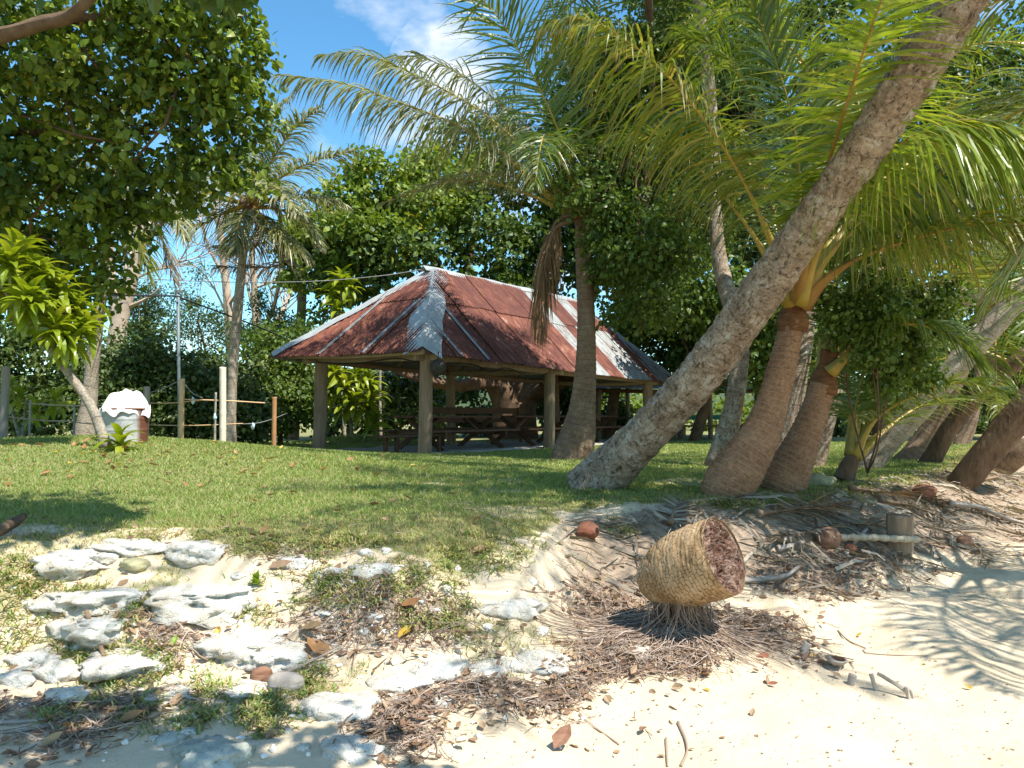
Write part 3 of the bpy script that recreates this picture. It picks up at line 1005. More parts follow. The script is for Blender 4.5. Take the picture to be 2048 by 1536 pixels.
# a dark round float hanging below the eave beside the near post
g = Geo()
c = P(876, 735, 15.3)
th = np.linspace(0.05, math.pi - 0.05, 13)
tube(g, np.stack([0 * th + c[0], 0 * th + c[1], c[2] + 0.165 * np.cos(th)], 1), 0.165 * np.sin(th), 18, 0, True, lambda t, s: 0.004 * np.sin(8 * t))
fl = thing('hanging_float', 'dark round net float hanging under the eave beside the near log post', 'float', c)
g.obj('ball', simple('net_dark', (0.03, 0.025, 0.02), (0.07, 0.06, 0.05), 30, 0.8), fl)
g = Geo()
tube(g, curve([c + (0, 0, 0.14), c + (0.01, 0, 0.3), SW(0.75, 0.25, eave(0.7, 0.2) - 0.02)], 8), 0.012, 6)
g.obj('cord', G_['cable'], fl)
# a slack black cable looping under the near eave
g = Geo()
tube(g, curve([SW(0.2, 3.4, 2.78), SW(0.2, 2.2, 2.70), SW(0.25, 1.0, 2.76), SW(0.3, 0.35, 2.66), SW(1.6, 0.1, 2.68), SW(2.3, 0.1, 2.55), SW(2.9, 0.1, 2.66), SW(3.9, 0.1, 2.50), SW(4.6, 0.12, 2.62)], 60), 0.014, 5)
tag(g.obj('cable', G_['cable'], None, SW(0.3, 0.35, 2.66)), 'slack black cable looping along the eave beam of the shelter', 'cable')


# ---- picnic tables
def picnic_table(l, w, length, label, turn=0.0, h=0.76):
    c = SW(l, w, FLOOR)
    ca, sa = math.cos(turn), math.sin(turn)
    ax = d3 * ca + p3 * sa
    ay = -d3 * sa + p3 * ca
    t = thing('picnic_table', label, 'table', c, 'picnic tables in the shelter')
    Q = lambda a, b, z: c + ax * a + ay * b + zz * z
    for b in (-0.30, -0.10, 0.10, 0.30):
        g = Geo(); plank(g, Q(-length / 2 + R.normal() * 0.02, b, h), Q(length / 2 + R.normal() * 0.02, b, h), 0.185, 0.045); g.obj('table_plank', G_['wood_dark'], t)
    for s in (-1, 1):
        for k in (0.62, 0.80):
            g = Geo(); plank(g, Q(-length / 2 - 0.1, s * k, 0.44), Q(length / 2 + 0.1, s * k, 0.44), 0.16, 0.045); g.obj('seat_plank', G_['wood_dark'], t)
    for e in (-length / 2 + 0.4, length / 2 - 0.4):
        for s in (-1, 1):
            g = Geo(); plank(g, Q(e + 0.03 * s, -s * 0.34, h - 0.03), Q(e + 0.03 * s, s * 0.72, 0.0), 0.05, 0.11, ay); g.obj('leg', G_['wood_dark'], t)
        g = Geo(); plank(g, Q(e - 0.07, -0.86, 0.375), Q(e - 0.07, 0.86, 0.375), 0.05, 0.10); g.obj('cross_bar', G_['wood_dark'], t)
        s = 1 if e < 0 else -1
        g = Geo(); plank(g, Q(e, 0, 0.36), Q(e + s * 0.62, 0, h - 0.04), 0.05, 0.09, ay); g.obj('brace', G_['wood_dark'], t)
    return t


picnic_table(2.9, 1.75, 3.0, 'brown plank picnic table nearest the near corner post of the shelter')
picnic_table(6.6, 1.85, 3.0, 'brown plank picnic table behind the middle post and the upright palm')
picnic_table(9.6, 1.9, 2.2, 'short picnic table at the far right end of the shelter')


def bench(l, w, length, label, back=True, h=0.44):
    t = thing('bench', label, 'bench', SW(l, w, FLOOR), 'plank benches in the shelter')
    for k in (-0.11, 0.11):
        g = Geo(); plank(g, SW(l - length / 2, w + k, FLOOR + h), SW(l + length / 2, w + k, FLOOR + h), 0.19, 0.045); g.obj('seat_plank', G_['wood_dark'], t)
    if back:
        for z in (0.68, 0.92):
            g = Geo(); plank(g, SW(l - length / 2, w + 0.28, FLOOR + z), SW(l + length / 2, w + 0.30, FLOOR + z), 0.04, 0.17); g.obj('back_plank', G_['wood_dark'], t)
    for e in (-length / 2 + 0.35, length / 2 - 0.35):
        for k in (-0.16, 0.16):
            g = Geo(); plank(g, SW(l + e, w + k, FLOOR - 0.02), SW(l + e, w + k, FLOOR + h - 0.02), 0.07, 0.07, d3); g.obj('leg', G_['wood_dark'], t)
        if back:
            g = Geo(); plank(g, SW(l + e, w + 0.22, FLOOR + h - 0.1), SW(l + e, w + 0.27, FLOOR + 1.02), 0.07, 0.05, d3); g.obj('back_post', G_['wood_dark'], t)


bench(5.9, 3.1, 4.6, 'long brown bench with a two plank backrest along the back of the shelter')
bench(1.0, 1.2, 2.0, 'low brown plank bench beside the near post at the left end of the shelter', False, 0.36)

# ---- the second hut further back
hut = thing('open_hut', 'low open hut with a rusty iron roof behind the leaning palm', 'hut', (4.8, 27.5, 0.8))
hc = np.array((4.6, 27.0, 0.0)); hu = nrmz(np.array((1, 0.12, 0))); hv = np.array((-0.12, 1, 0))
HQ = lambda a, b, z: hc + hu * a + hv * b + zz * z
for a in (-1.6, 0.35, 2.35, 4.3):
    for b in (0.0, 3.4):
        g = Geo()
        p0 = HQ(a, b, 0.5); p1 = HQ(a + R.normal() * 0.05, b, 2.48 + 0.11 * b)
        tube(g, curve([p0, (p0 + p1) / 2 + R.normal(size=3) * 0.03, p1], 8), 0.085, 9)
        g.obj('post', G_['wood_log'] if b < 1 else G_['bark_pale'], hut)
for b in (0.0, 3.4):
    g = Geo(); tube(g, curve([HQ(-2.2, b, 2.46 + 0.11 * b), HQ(1, b, 2.41 + 0.11 * b), HQ(4.8, b, 2.46 + 0.11 * b)], 10), 0.07, 8); g.obj('beam', G_['wood_dark'], hut)
for k in range(9):
    a0 = -2.4 + k * 0.82
    u = np.linspace(a0, a0 + 0.86, 37); v = np.linspace(-0.7, 4.2, 3)
    V = np.array([[HQ(a, b, 2.56 + 0.11 * b + 0.012 * math.cos(2 * math.pi * a / 0.09) + 0.012 * (k % 2)) for a in u] for b in v])
    i, j = np.meshgrid(np.arange(2), np.arange(36), indexing='ij')
    q = (i * 37 + j).ravel()
    g = Geo()
    uv = np.stack(np.meshgrid(u, v), -1)
    g.add(V.reshape(-1, 3), np.stack([q, q + 1, q + 38, q + 37], 1), 0, uv.reshape(-1, 2))
    g.obj('roof_sheet', G_['rust'], hut)
tbl = thing('painted_table', 'green painted board table standing in the low hut behind the palms', 'table', HQ(2.4, 0.9, 0.8))
for k in range(3):
    g = Geo(); plank(g, HQ(1.2, 0.5 + 0.25 * k, 1.52), HQ(3.4, 0.5 + 0.25 * k, 1.52), 0.24, 0.16 if k == 0 else 0.05); g.obj('table_plank', G_['green_paint'], tbl)
for a in (1.4, 3.2):
    for b in (0.5, 1.0):
        g = Geo(); plank(g, HQ(a, b, 0.75), HQ(a, b, 1.46), 0.08, 0.08, hu); g.obj('leg', G_['wood_log'], tbl)
bn = thing('bench', 'dark plank bench in the low hut under the edge of the green table', 'bench', HQ(2.4, -0.1, 0.8))
g = Geo(); plank(g, HQ(1.0, -0.1, 1.22), HQ(3.6, -0.1, 1.22), 0.3, 0.06); g.obj('seat_plank', G_['wood_dark'], bn)
for a in (1.3, 3.3):
    g = Geo(); tube(g, np.array([HQ(a, -0.1, 0.7), HQ(a, -0.1, 1.19)]), 0.12, 9); g.obj('leg', G_['wood_log'], bn)
tb2 = thing('picnic_table', 'dark long table in the low hut seen between the two palm trunks', 'table', HQ(-1.0, 1.0, 0.8))
for k in range(3):
    g = Geo(); plank(g, HQ(-2.4, 0.8 + 0.25 * k, 1.5), HQ(0.2, 0.8 + 0.25 * k, 1.5), 0.24, 0.06); g.obj('table_plank', G_['wood_dark'], tb2)
for a in (-2.2, 0.0):
    g = Geo(); plank(g, HQ(a, 1.05, 0.75), HQ(a, 1.05, 1.47), 0.4, 0.08, hu); g.obj('leg', G_['wood_dark'], tb2)

# ================================================================== PALMS
def frond(parent, ctl, nl=75, ll=0.8, lw=0.036, mat='palm', rmat='rachis', bare=0.18, droop=0.45, side=None, rr=0.028, fwd=0.55, lift=0.25, jit=0.16, ns=4, hang=0.0, label=None):
    lw = lw * (0.68 if mat != 'palm_far' else 0.85)
    ll = ll * 1.12
    c = curve(ctl, 28)
    T = nrmz(np.gradient(c, axis=0))
    up = np.array((0, 0, 1.0))
    sd = np.cross(T, up)
    bad = np.linalg.norm(sd, axis=1) < 0.25
    if side is not None:
        sd = np.asarray(side, float) - T * np.sum(T * np.asarray(side, float), 1, keepdims=True)
    elif bad.any():
        ref = sd[~bad].mean(0) if (~bad).any() else np.array((1.0, 0, 0))
        sd[bad] = ref - T[bad] * (T[bad] @ ref)[:, None]
    Sd = nrmz(sd)
    Nn = nrmz(np.cross(Sd, T))
    ln = np.sum(np.linalg.norm(np.diff(c, axis=0), axis=1))
    g = Geo()
    t = np.linspace(bare, 0.995, nl) + R.normal(size=nl) * 0.002
    t = np.clip(t, 0, 1)
    u = (t - bare) / (1 - bare)
    idx = t * 27
    def samp(a):
        i = np.clip(idx.astype(int), 0, 26); f = (idx - i)[:, None]
        return a[i] * (1 - f) + a[i + 1] * f
    B, TT, SS, NN = samp(c), nrmz(samp(T)), nrmz(samp(Sd)), nrmz(samp(Nn))
    prof = (0.55 + 0.45 * np.sin(math.pi * np.clip(u * 0.9 + 0.12, 0, 1))) * (1 - 0.55 * u ** 4)
    for s in (-1, 1):
        m_ = R.random(nl) > 0.07
        n = m_.sum()
        Lf = ll * prof[m_] * (1 + R.normal(size=n) * 0.09)
        um = u[m_][:, None]
        dirn = SS[m_] * s * (1 - 0.35 * um) + TT[m_] * (fwd * (0.7 + 0.9 * um)) + NN[m_] * lift + R.normal(size=(n, 3)) * jit
        dirn[:, 2] -= hang
        dirn = nrmz(dirn)
        dr = droop * (0.55 + 0.9 * R.random(n) ** 1.3) * (0.8 + 0.4 * um[:, 0])
        q = np.linspace(0, 1, ns + 1)
        wd = TT[m_] - dirn * np.sum(TT[m_] * dirn, 1, keepdims=True)
        wd = nrmz(wd + 0.35 * NN[m_] * R.normal(size=(n, 1)))
        pts, wid = [], []
        pos = B[m_].copy()
        for k, s_ in enumerate(q):
            pts.append(pos.copy())
            wid.append(lw * (0.45 + 0.55 * math.sin(math.pi * min(1, s_ * 0.9 + 0.18))) * (1 - s_ ** 3) + 0.0015)
            st = nrmz(dirn + np.array((0, 0, -1.0)) * (dr * 2.0 * (s_ + 0.5 / ns) ** 1.3)[:, None])
            pos = pos + st * (Lf / ns)[:, None]
        pts = np.stack(pts, 1)
        wid = np.array(wid)
        Vv = np.stack([pts - wd[:, None] * wid[None, :, None] * 0.5, pts + wd[:, None] * wid[None, :, None] * 0.5], 2)
        base = (np.arange(n) * (2 * (ns + 1)))[:, None]
        kk = np.arange(ns)[None] * 2 + base
        kk = kk.ravel()
        g.add(Vv.reshape(-1, 3), np.stack([kk, kk + 1, kk + 3, kk + 2], 1), 0, None, np.tile(np.repeat(q, 2), n), False)
    o = g.obj('frond', G_[mat], parent)
    if label: o['label'] = label
    g = Geo()
    rad = rr * (1 - np.linspace(0, 1, 28) ** 0.8) * 0.85 + 0.004
    rad[:7] = rr * np.array((2.7, 2.3, 1.95, 1.65, 1.4, 1.2, 1.05))
    tube(g, c, rad, 6)
    r_ = g.obj('rachis', G_[rmat], o)
    return o


def ptube(parent, path, mat, n=18, m=60, name='trunk', dispa=0.010, ringf=9.0, ring=0.004, rough=0.0):
    """path: rows of px, py, depth, width in px"""
    a = np.array([(*P(x, y, D), PX(w, D) / 2) for x, y, D, w in path])
    c = curve(a, m)
    g = Geo()
    ph = R.random() * 9
    tube(g, c[:, :3], c[:, 3], n, 0, True, lambda th, s: dispa * (np.sin(2 * th + s * 1.7 + ph) + 0.6 * np.sin(3 * th - s * 2.3)) + ring * (np.mod(s * ringf + 0.25 * np.sin(th + ph) + 0.5 * np.sin(s * 3), 1.0) - 0.5) + dispa * 0.7 * (vn(th * 6, s * 9, 3) - 0.5) + rough * (fbm(th * 3.5, s * 14, 31, 4) - 0.5) * 2)
    return g.obj(name, mat, parent), c


def crown(parent, c, n, length, seed, lo=-25, hi=80, az=(0, 360), mats=('palm',), nl=60, ll=0.75, lw=0.036, droop=0.45, rr=0.026, sag=1.0, rmat='rachis'):
    rg = np.random.default_rng(seed)
    for k in range(n):
        t = (k + 0.5) / n
        el = math.radians(hi + (lo - hi) * t + rg.normal() * 6)
        a = math.radians(az[0] + ((k * 137.5 + rg.normal() * 12) % 360) / 360 * (az[1] - az[0]))
        h = np.array((math.cos(a), math.sin(a), 0))
        Ln = length * (0.85 + 0.3 * rg.random())
        d = h * math.cos(el) + np.array((0, 0, math.sin(el)))
        p1 = c + d * Ln * 0.4
        p2 = c + d * Ln * 0.72 + h * Ln * 0.06 - np.array((0, 0, 1)) * Ln * 0.10 * sag
        p3_ = c + d * Ln * 0.9 + h * Ln * 0.13 - np.array((0, 0, 1)) * Ln * 0.34 * sag
        mt = mats[k % len(mats)]
        frond(parent, [c + d * 0.05, p1, p2, p3_], nl, ll, lw, mt, rmat if mt not in ('palm_dead', 'palm_grey') else 'rachis_dead', 0.17, droop, None, rr)


def fibre_cap(parent, c, r, h, seed, axis=(0, 0, 1)):
    """the sheath fibre and old leaf bases round the growing point"""
    rg = np.random.default_rng(seed)
    ax = nrmz(np.array(axis, float))
    g = Geo()
    t = np.linspace(0, 1, 10)[:, None]
    tube(g, c - ax * h * 0.5 + ax * h * t, r * (0.95 - 0.35 * t[:, 0] + 0.12 * np.sin(t[:, 0] * 7)), 14, 0, True, lambda th, s: 0.15 * r * np.sin(5 * th + s * 8) + 0.1 * r * np.sin(11 * th))
    g.obj('leaf_sheath', G_['fibre'], parent)


def pts(*a):
    return [P(*q) for q in a]


# ---- the leaning palm across the picture
b = gp(1205, 962)
leaning = thing('coconut_palm', 'thick grey coconut palm leaning right across the picture, its crown above the frame', 'palm tree', b)
ptube(leaning, [(1172, 985, 8.75, 104), (1215, 945, 8.62, 100), (1262, 898, 8.45, 90), (1318, 840, 8.2, 85), (1400, 748, 7.8, 82), (1500, 618, 7.3, 82), (1620, 450, 6.7, 84), (1740, 278, 6.1, 92), (1850, 110, 5.6, 98), (1960, -70, 5.25, 100), (2075, -280, 5.0, 96), (2160, -560, 5.0, 90), (2210, -900, 5.2, 80)],
      G_['bark_grey'], 56, 300, dispa=0.012, ringf=7, ring=0.014, rough=0.017)
cc = P(2214, -930, 5.22)
fibre_cap(leaning, cc, 0.17, 0.5, 1, (0.5, -0.2, 0.8))
crown(leaning, cc, 18, 4.6, 11, -30, 75, mats=('palm', 'palm', 'palm_young'), nl=64, ll=0.85)

# ---- the upright palm in front of the shelter
b = gp(1148, 918)
upright = thing('coconut_palm', 'upright brown coconut palm with a swollen foot standing in front of the shelter', 'palm tree', b)
ptube(upright, [(1138, 935, 14.6, 86), (1146, 905, 14.6, 80), (1158, 860, 14.6, 66), (1166, 810, 14.6, 50), (1171, 740, 14.6, 42), (1172, 650, 14.6, 38), (1170, 560, 14.6, 36), (1168, 480, 14.6, 33), (1166, 415, 14.6, 31)], G_['bark_p1'], 20, 220, ring=0.010)
c1 = P(1166, 400, 14.6)
fibre_cap(upright, c1, 0.21, 0.8, 2)
for cl, kw in [
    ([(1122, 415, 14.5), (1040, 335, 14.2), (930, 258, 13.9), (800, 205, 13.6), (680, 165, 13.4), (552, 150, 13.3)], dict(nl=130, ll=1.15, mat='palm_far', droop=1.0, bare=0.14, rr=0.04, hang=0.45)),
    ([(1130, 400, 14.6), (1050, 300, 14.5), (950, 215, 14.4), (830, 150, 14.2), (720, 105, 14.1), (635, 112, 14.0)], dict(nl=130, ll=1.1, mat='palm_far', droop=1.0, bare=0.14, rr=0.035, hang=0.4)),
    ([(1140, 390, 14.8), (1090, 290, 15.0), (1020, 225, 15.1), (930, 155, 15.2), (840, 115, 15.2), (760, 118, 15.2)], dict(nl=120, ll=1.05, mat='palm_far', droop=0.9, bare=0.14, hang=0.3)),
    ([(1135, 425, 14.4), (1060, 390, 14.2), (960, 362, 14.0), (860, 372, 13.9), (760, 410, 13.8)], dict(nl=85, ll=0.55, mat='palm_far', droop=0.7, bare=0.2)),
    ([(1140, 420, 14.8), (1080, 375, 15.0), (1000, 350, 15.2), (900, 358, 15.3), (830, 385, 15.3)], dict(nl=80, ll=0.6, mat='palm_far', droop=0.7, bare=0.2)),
    ([(1160, 385, 14.4), (1120, 270, 14.0), (1060, 140, 13.6), (985, 20, 13.3), (900, -60, 13.2)], dict(nl=90, ll=1.35, lw=0.055, mat='palm', droop=0.35, bare=0.18, side=(0.75, 0.2, 0.5))),
    ([(1166, 380, 14.6), (1150, 200, 14.6), (1110, 30, 14.5), (1040, -110, 14.4)], dict(nl=80, ll=1.2, lw=0.05, mat='palm', droop=0.4, bare=0.2)),
    ([(1170, 380, 14.6), (1185, 180, 14.6), (1200, -20, 14.4), (1230, -160, 14.0)], dict(nl=70, ll=1.1, lw=0.045, mat='palm', droop=0.5, bare=0.2)),
    ([(1175, 385, 14.6), (1230, 240, 14.4), (1310, 130, 14.2), (1400, 100, 14.0), (1480, 150, 13.9)], dict(nl=80, ll=1.0, mat='palm', droop=0.7, bare=0.2)),
    ([(1172, 395, 14.8), (1240, 310, 15.1), (1340, 260, 15.5), (1440, 270, 15.7), (1510, 330, 15.8)], dict(nl=80, ll=0.9, mat='palm', droop=0.7, bare=0.2)),
    ([(1160, 390, 14.2), (1110, 300, 13.4), (1090, 270, 12.6), (1080, 300, 11.9), (1070, 370, 11.5)], dict(nl=70, ll=0.85, mat='palm', droop=0.8, bare=0.2)),
    ([(1160, 400, 14.9), (1120, 270, 15.6), (1060, 200, 16.4), (1000, 200, 17.0)], dict(nl=70, ll=0.9, mat='palm', droop=0.6, bare=0.2)),
    ([(1150, 430, 14.4), (1112, 445, 14.25), (1092, 520, 14.2), (1078, 610, 14.2), (1084, 668, 14.2)], dict(nl=110, ll=1.05, lw=0.03, mat='palm_dead', rmat='rachis_dead', droop=2.4, bare=0.12, hang=1.2, side=(1, 0.2, 0), jit=0.16, fwd=0.9, label='brown dead frond hanging down')),
    ([(1140, 440, 14.3), (1105, 465, 14.2), (1088, 540, 14.1), (1072, 600, 14.1)], dict(nl=80, ll=0.9, lw=0.03, mat='palm_dead', rmat='rachis_dead', droop=2.4, bare=0.12, hang=1.2, side=(0.8, 0.6, 0), jit=0.16, fwd=0.9, label='second brown dead frond hanging down')),
]:
    frond(upright, pts(*cl), **kw)

# ---- the curved palm with the yellow leaf stalks
b = gp(1448, 992)
curved = thing('coconut_palm', 'curved ringed brown palm with bright yellow leaf stalks right of the leaning trunk', 'palm tree', b)
ptube(curved, [(1440, 1016, 7.95, 60), (1446, 1006, 7.95, 88), (1453, 988, 7.95, 104), (1463, 962, 7.95, 103), (1487, 925, 7.95, 92), (1520, 868, 7.95, 74), (1545, 800, 7.95, 58), (1562, 740, 7.95, 52), (1575, 690, 7.95, 47), (1585, 640, 7.95, 44)], G_['bark_rust'], 24, 300, ringf=17, ring=0.010)
c3 = P(1590, 615, 7.95)
fibre_cap(curved, c3, 0.135, 0.5, 3, (0.12, 0, 1))
for cl, kw in [
    ([(1582, 610, 7.9), (1545, 490, 7.7), (1478, 345, 7.4), (1390, 215, 7.1), (1290, 110, 6.9), (1180, 40, 6.8), (1090, 45, 6.7)], dict(nl=140, ll=0.85, mat='palm_yellow', droop=1.3, bare=0.32, rr=0.032, hang=0.35)),
    ([(1580, 610, 8.0), (1525, 500, 8.0), (1455, 400, 8.0), (1380, 320, 8.1), (1290, 270, 8.2), (1200, 280, 8.3)], dict(nl=90, ll=0.7, mat='palm', droop=0.9, bare=0.36, rr=0.032)),
    ([(1596, 600, 7.7), (1628, 430, 7.0), (1668, 290, 6.3), (1715, 140, 5.7), (1760, 10, 5.25), (1800, -90, 5.0)], dict(nl=110, ll=0.82, lw=0.042, mat='palm_young', rmat='rachis_red', droop=0.42, bare=0.28, side=(0.93, 0.35, -0.1), lift=0.1, rr=0.03, fwd=0.35)),
    ([(1592, 600, 7.9), (1600, 430, 7.8), (1590, 270, 7.6), (1550, 120, 7.4), (1490, -20, 7.2)], dict(nl=100, ll=0.85, lw=0.04, mat='palm', droop=0.4, bare=0.25, side=(0.9, 0.3, 0.2), rr=0.03)),
    ([(1592, 600, 8.0), (1585, 420, 8.2), (1530, 240, 8.4), (1450, 110, 8.5), (1350, 60, 8.6)], dict(nl=100, ll=0.85, lw=0.04, mat='palm', droop=0.6, bare=0.25)),
    ([(1604, 605, 7.9), (1650, 520, 7.8), (1730, 440, 7.6), (1830, 375, 7.4), (1950, 330, 7.2), (2090, 330, 7.0)], dict(nl=130, ll=1.1, lw=0.04, mat='palm', droop=1.3, bare=0.30, rr=0.034, hang=0.5)),
    ([(1604, 605, 8.0), (1660, 500, 8.2), (1740, 400, 8.4), (1850, 300, 8.6), (1980, 230, 8.8), (2100, 220, 9.0)], dict(nl=130, ll=1.1, lw=0.04, mat='palm', droop=1.2, bare=0.30, rr=0.034, hang=0.4)),
    ([(1606, 612, 7.8), (1650, 560, 7.6), (1720, 515, 7.3), (1800, 486, 7.0), (1900, 458, 6.7), (2010, 445, 6.45), (2120, 480, 6.3)], dict(nl=80, ll=0.85, lw=0.036, mat='palm_yellow', rmat='rachis_red', droop=1.2, bare=0.36, rr=0.034)),
    ([(1600, 605, 7.7), (1640, 490, 7.3), (1720, 360, 6.8), (1830, 270, 6.4), (1960, 240, 6.1), (2080, 290, 5.9)], dict(nl=140, ll=1.1, lw=0.036, mat='palm_young', droop=1.4, bare=0.34, rr=0.034, hang=0.6)),
    ([(1600, 605, 8.2), (1670, 470, 8.6), (1780, 350, 9.0), (1900, 380, 9.4), (2000, 450, 9.6)], dict(nl=120, ll=1.1, lw=0.038, mat='palm', droop=1.3, bare=0.3, rr=0.034, hang=0.5)),
    ([(1588, 605, 8.0), (1560, 460, 8.3), (1500, 330, 8.6), (1400, 240, 8.9), (1300, 220, 9.1)], dict(nl=110, ll=1.0, lw=0.036, mat='palm', droop=1.3, bare=0.3, rr=0.032, hang=0.4)),
    ([(1598, 600, 8.1), (1640, 400, 8.6), (1720, 230, 9.0), (1830, 110, 9.4), (1960, 60, 9.6)], dict(nl=90, ll=0.9, mat='palm', droop=0.6, bare=0.25)),
    ([(1598, 600, 8.3), (1620, 450, 9.0), (1650, 320, 9.8), (1680, 260, 10.6)], dict(nl=80, ll=0.85, mat='palm', droop=0.6, bare=0.25)),
    ([(1590, 600, 8.3), (1560, 470, 9.2), (1540, 400, 10.0), (1500, 380, 10.8)], dict(nl=80, ll=0.8, mat='palm', droop=0.7, bare=0.25)),
]:
    frond(curved, pts(*cl), **kw)

# ---- its shorter neighbour
b = gp(1560, 985)
short = thing('coconut_palm', 'short ringed brown palm curving up just right of the yellow stalked palm', 'palm tree', b)
ptube(short, [(1552, 1000, 8.6, 56), (1558, 990, 8.6, 80), (1565, 972, 8.6, 92), (1574, 950, 8.6, 90), (1592, 912, 8.6, 78), (1612, 865, 8.6, 64), (1630, 815, 8.6, 54), (1645, 770, 8.6, 48)], G_['bark_rust'], 22, 230, ringf=17, ring=0.010)
c4 = P(1652, 745, 8.6)
fibre_cap(short, c4, 0.135, 0.5, 4, (0.2, 0, 1))
for cl, kw in [
    ([(1655, 740, 8.6), (1690, 640, 8.7), (1745, 560, 8.8), (1830, 500, 9.0), (1930, 520, 9.2)], dict(nl=80, ll=0.8, droop=0.8, bare=0.3)),
    ([(1660, 745, 8.5), (1720, 690, 8.3), (1790, 650, 8.0), (1880, 660, 7.7), (1960, 730, 7.5)], dict(nl=80, ll=0.75, droop=0.8, bare=0.35)),
    ([(1650, 735, 8.7), (1665, 600, 9.0), (1690, 480, 9.3), (1740, 390, 9.6)], dict(nl=80, ll=0.8, droop=0.5, bare=0.3)),
    ([(1656, 742, 8.7), (1730, 640, 9.2), (1820, 580, 9.7), (1930, 560, 10.2), (2030, 590, 10.5)], dict(nl=80, ll=0.8, droop=0.8, bare=0.3)),
    ([(1645, 740, 8.9), (1640, 640, 9.6), (1620, 560, 10.4), (1600, 540, 11.2)], dict(nl=60, ll=0.7, droop=0.8, bare=0.3)),
]:
    frond(short, pts(*cl), mat='palm', rr=0.032, **kw)

# ---- a stemless young palm behind the mossy stone
b = gp(1695, 945)
young = thing('coconut_palm', 'young trunkless palm with green stalks rising behind the mossy stone', 'palm tree', b)
ptube(young, [(1686, 960, 9.6, 40), (1696, 935, 9.6, 34), (1708, 912, 9.6, 26)], G_['bark_dark'], 14, 20, 'leaf_sheath')
for cl in [[(1708, 915, 9.6), (1750, 840, 9.4), (1830, 790, 9.1), (1930, 765, 8.8), (2030, 790, 8.6)], [(1705, 910, 9.6), (1715, 800, 9.7), (1750, 690, 9.8), (1820, 600, 9.9)],
           [(1700, 910, 9.7), (1700, 790, 9.9), (1690, 680, 10.1), (1660, 590, 10.2)], [(1710, 910, 9.7), (1770, 780, 9.9), (1860, 690, 10.2), (1960, 680, 10.5)],
           [(1712, 915, 9.6), (1770, 860, 9.8), (1850, 810, 10.1), (1960, 800, 10.5), (2040, 830, 10.8)], [(1700, 910, 9.8), (1730, 820, 10.5), (1790, 760, 11.2), (1870, 740, 11.9)]]:
    frond(young, pts(*cl), 80, 0.62, 0.034, 'palm', 'rachis', 0.22, 0.6)

# ---- palm off to the right whose fronds reach into the picture
xr = np.array((6.4, 6.4))
offr = thing('coconut_palm', 'palm standing on the beach edge beyond the right side, only fronds reaching in', 'palm tree', (xr[0], xr[1], g1(*xr)))
g = Geo()
cR = np.array((5.9, 5.6, 4.0))
tube(g, curve([(6.4, 6.4, g1(*xr) - 0.2), (6.4, 6.2, 1.6), (6.15, 5.9, 3.0), cR], 40), np.linspace(0.24, 0.14, 40), 16, 0, True, lambda th, s: 0.008 * (np.mod(s * 9, 1.0)))
g.obj('trunk', G_['bark_rust'], offr)
for cl, kw in [
    ([(5.9, 5.6, 4.0), (5.3, 5.9, 4.9), (4.5, 6.3, 5.2), (3.7, 6.8, 4.9), (3.3, 7.1, 4.4)], {}),
    ([(5.9, 5.6, 4.0), (5.2, 6.2, 4.4), (4.5, 7.0, 4.3), (4.0, 7.6, 3.8)], {}),
    ([(5.9, 5.6, 4.0), (5.2, 5.2, 4.6), (4.4, 4.9, 4.6), (3.7, 4.7, 4.1)], {}),
    ([(5.9, 5.6, 4.0), (5.6, 6.6, 4.6), (5.3, 7.7, 4.5), (5.1, 8.6, 3.8)], {}),
    ([(5.9, 5.6, 4.0), (5.2, 5.9, 3.9), (4.5, 6.3, 3.3), (4.0, 6.6, 2.5)], {'droop': 0.7}),
    ([(5.9, 5.6, 4.0), (6.0, 4.6, 4.7), (5.9, 3.6, 4.7), (5.8, 2.8, 4.1)], {}),
    ([(5.9, 5.6, 4.0), (5.4, 4.6, 4.4), (4.9, 3.8, 4.2), (4.5, 3.1, 3.6)], {}),
    ([(5.9, 5.6, 4.0), (6.6, 4.9, 4.8), (7.4, 4.2, 4.9), (8.2, 3.6, 4.3)], {}),
    ([(5.9, 5.6, 4.0), (6.8, 5.6, 4.9), (7.8, 5.7, 4.9), (8.6, 5.8, 4.2)], {}),
    ([(5.9, 5.6, 4.0), (6.5, 6.5, 4.8), (7.0, 7.4, 4.8), (7.5, 8.3, 4.0)], {}),
    ([(5.9, 5.6, 4.0), (5.8, 5.6, 5.2), (5.5, 5.7, 6.3), (5.0, 5.9, 7.0)], {}),
]:
    frond(offr, cl, 80, 0.75, 0.036, 'palm', 'rachis', 0.2, kw.get('droop', 0.5))
fibre_cap(offr, cR, 0.16, 0.5, 5)

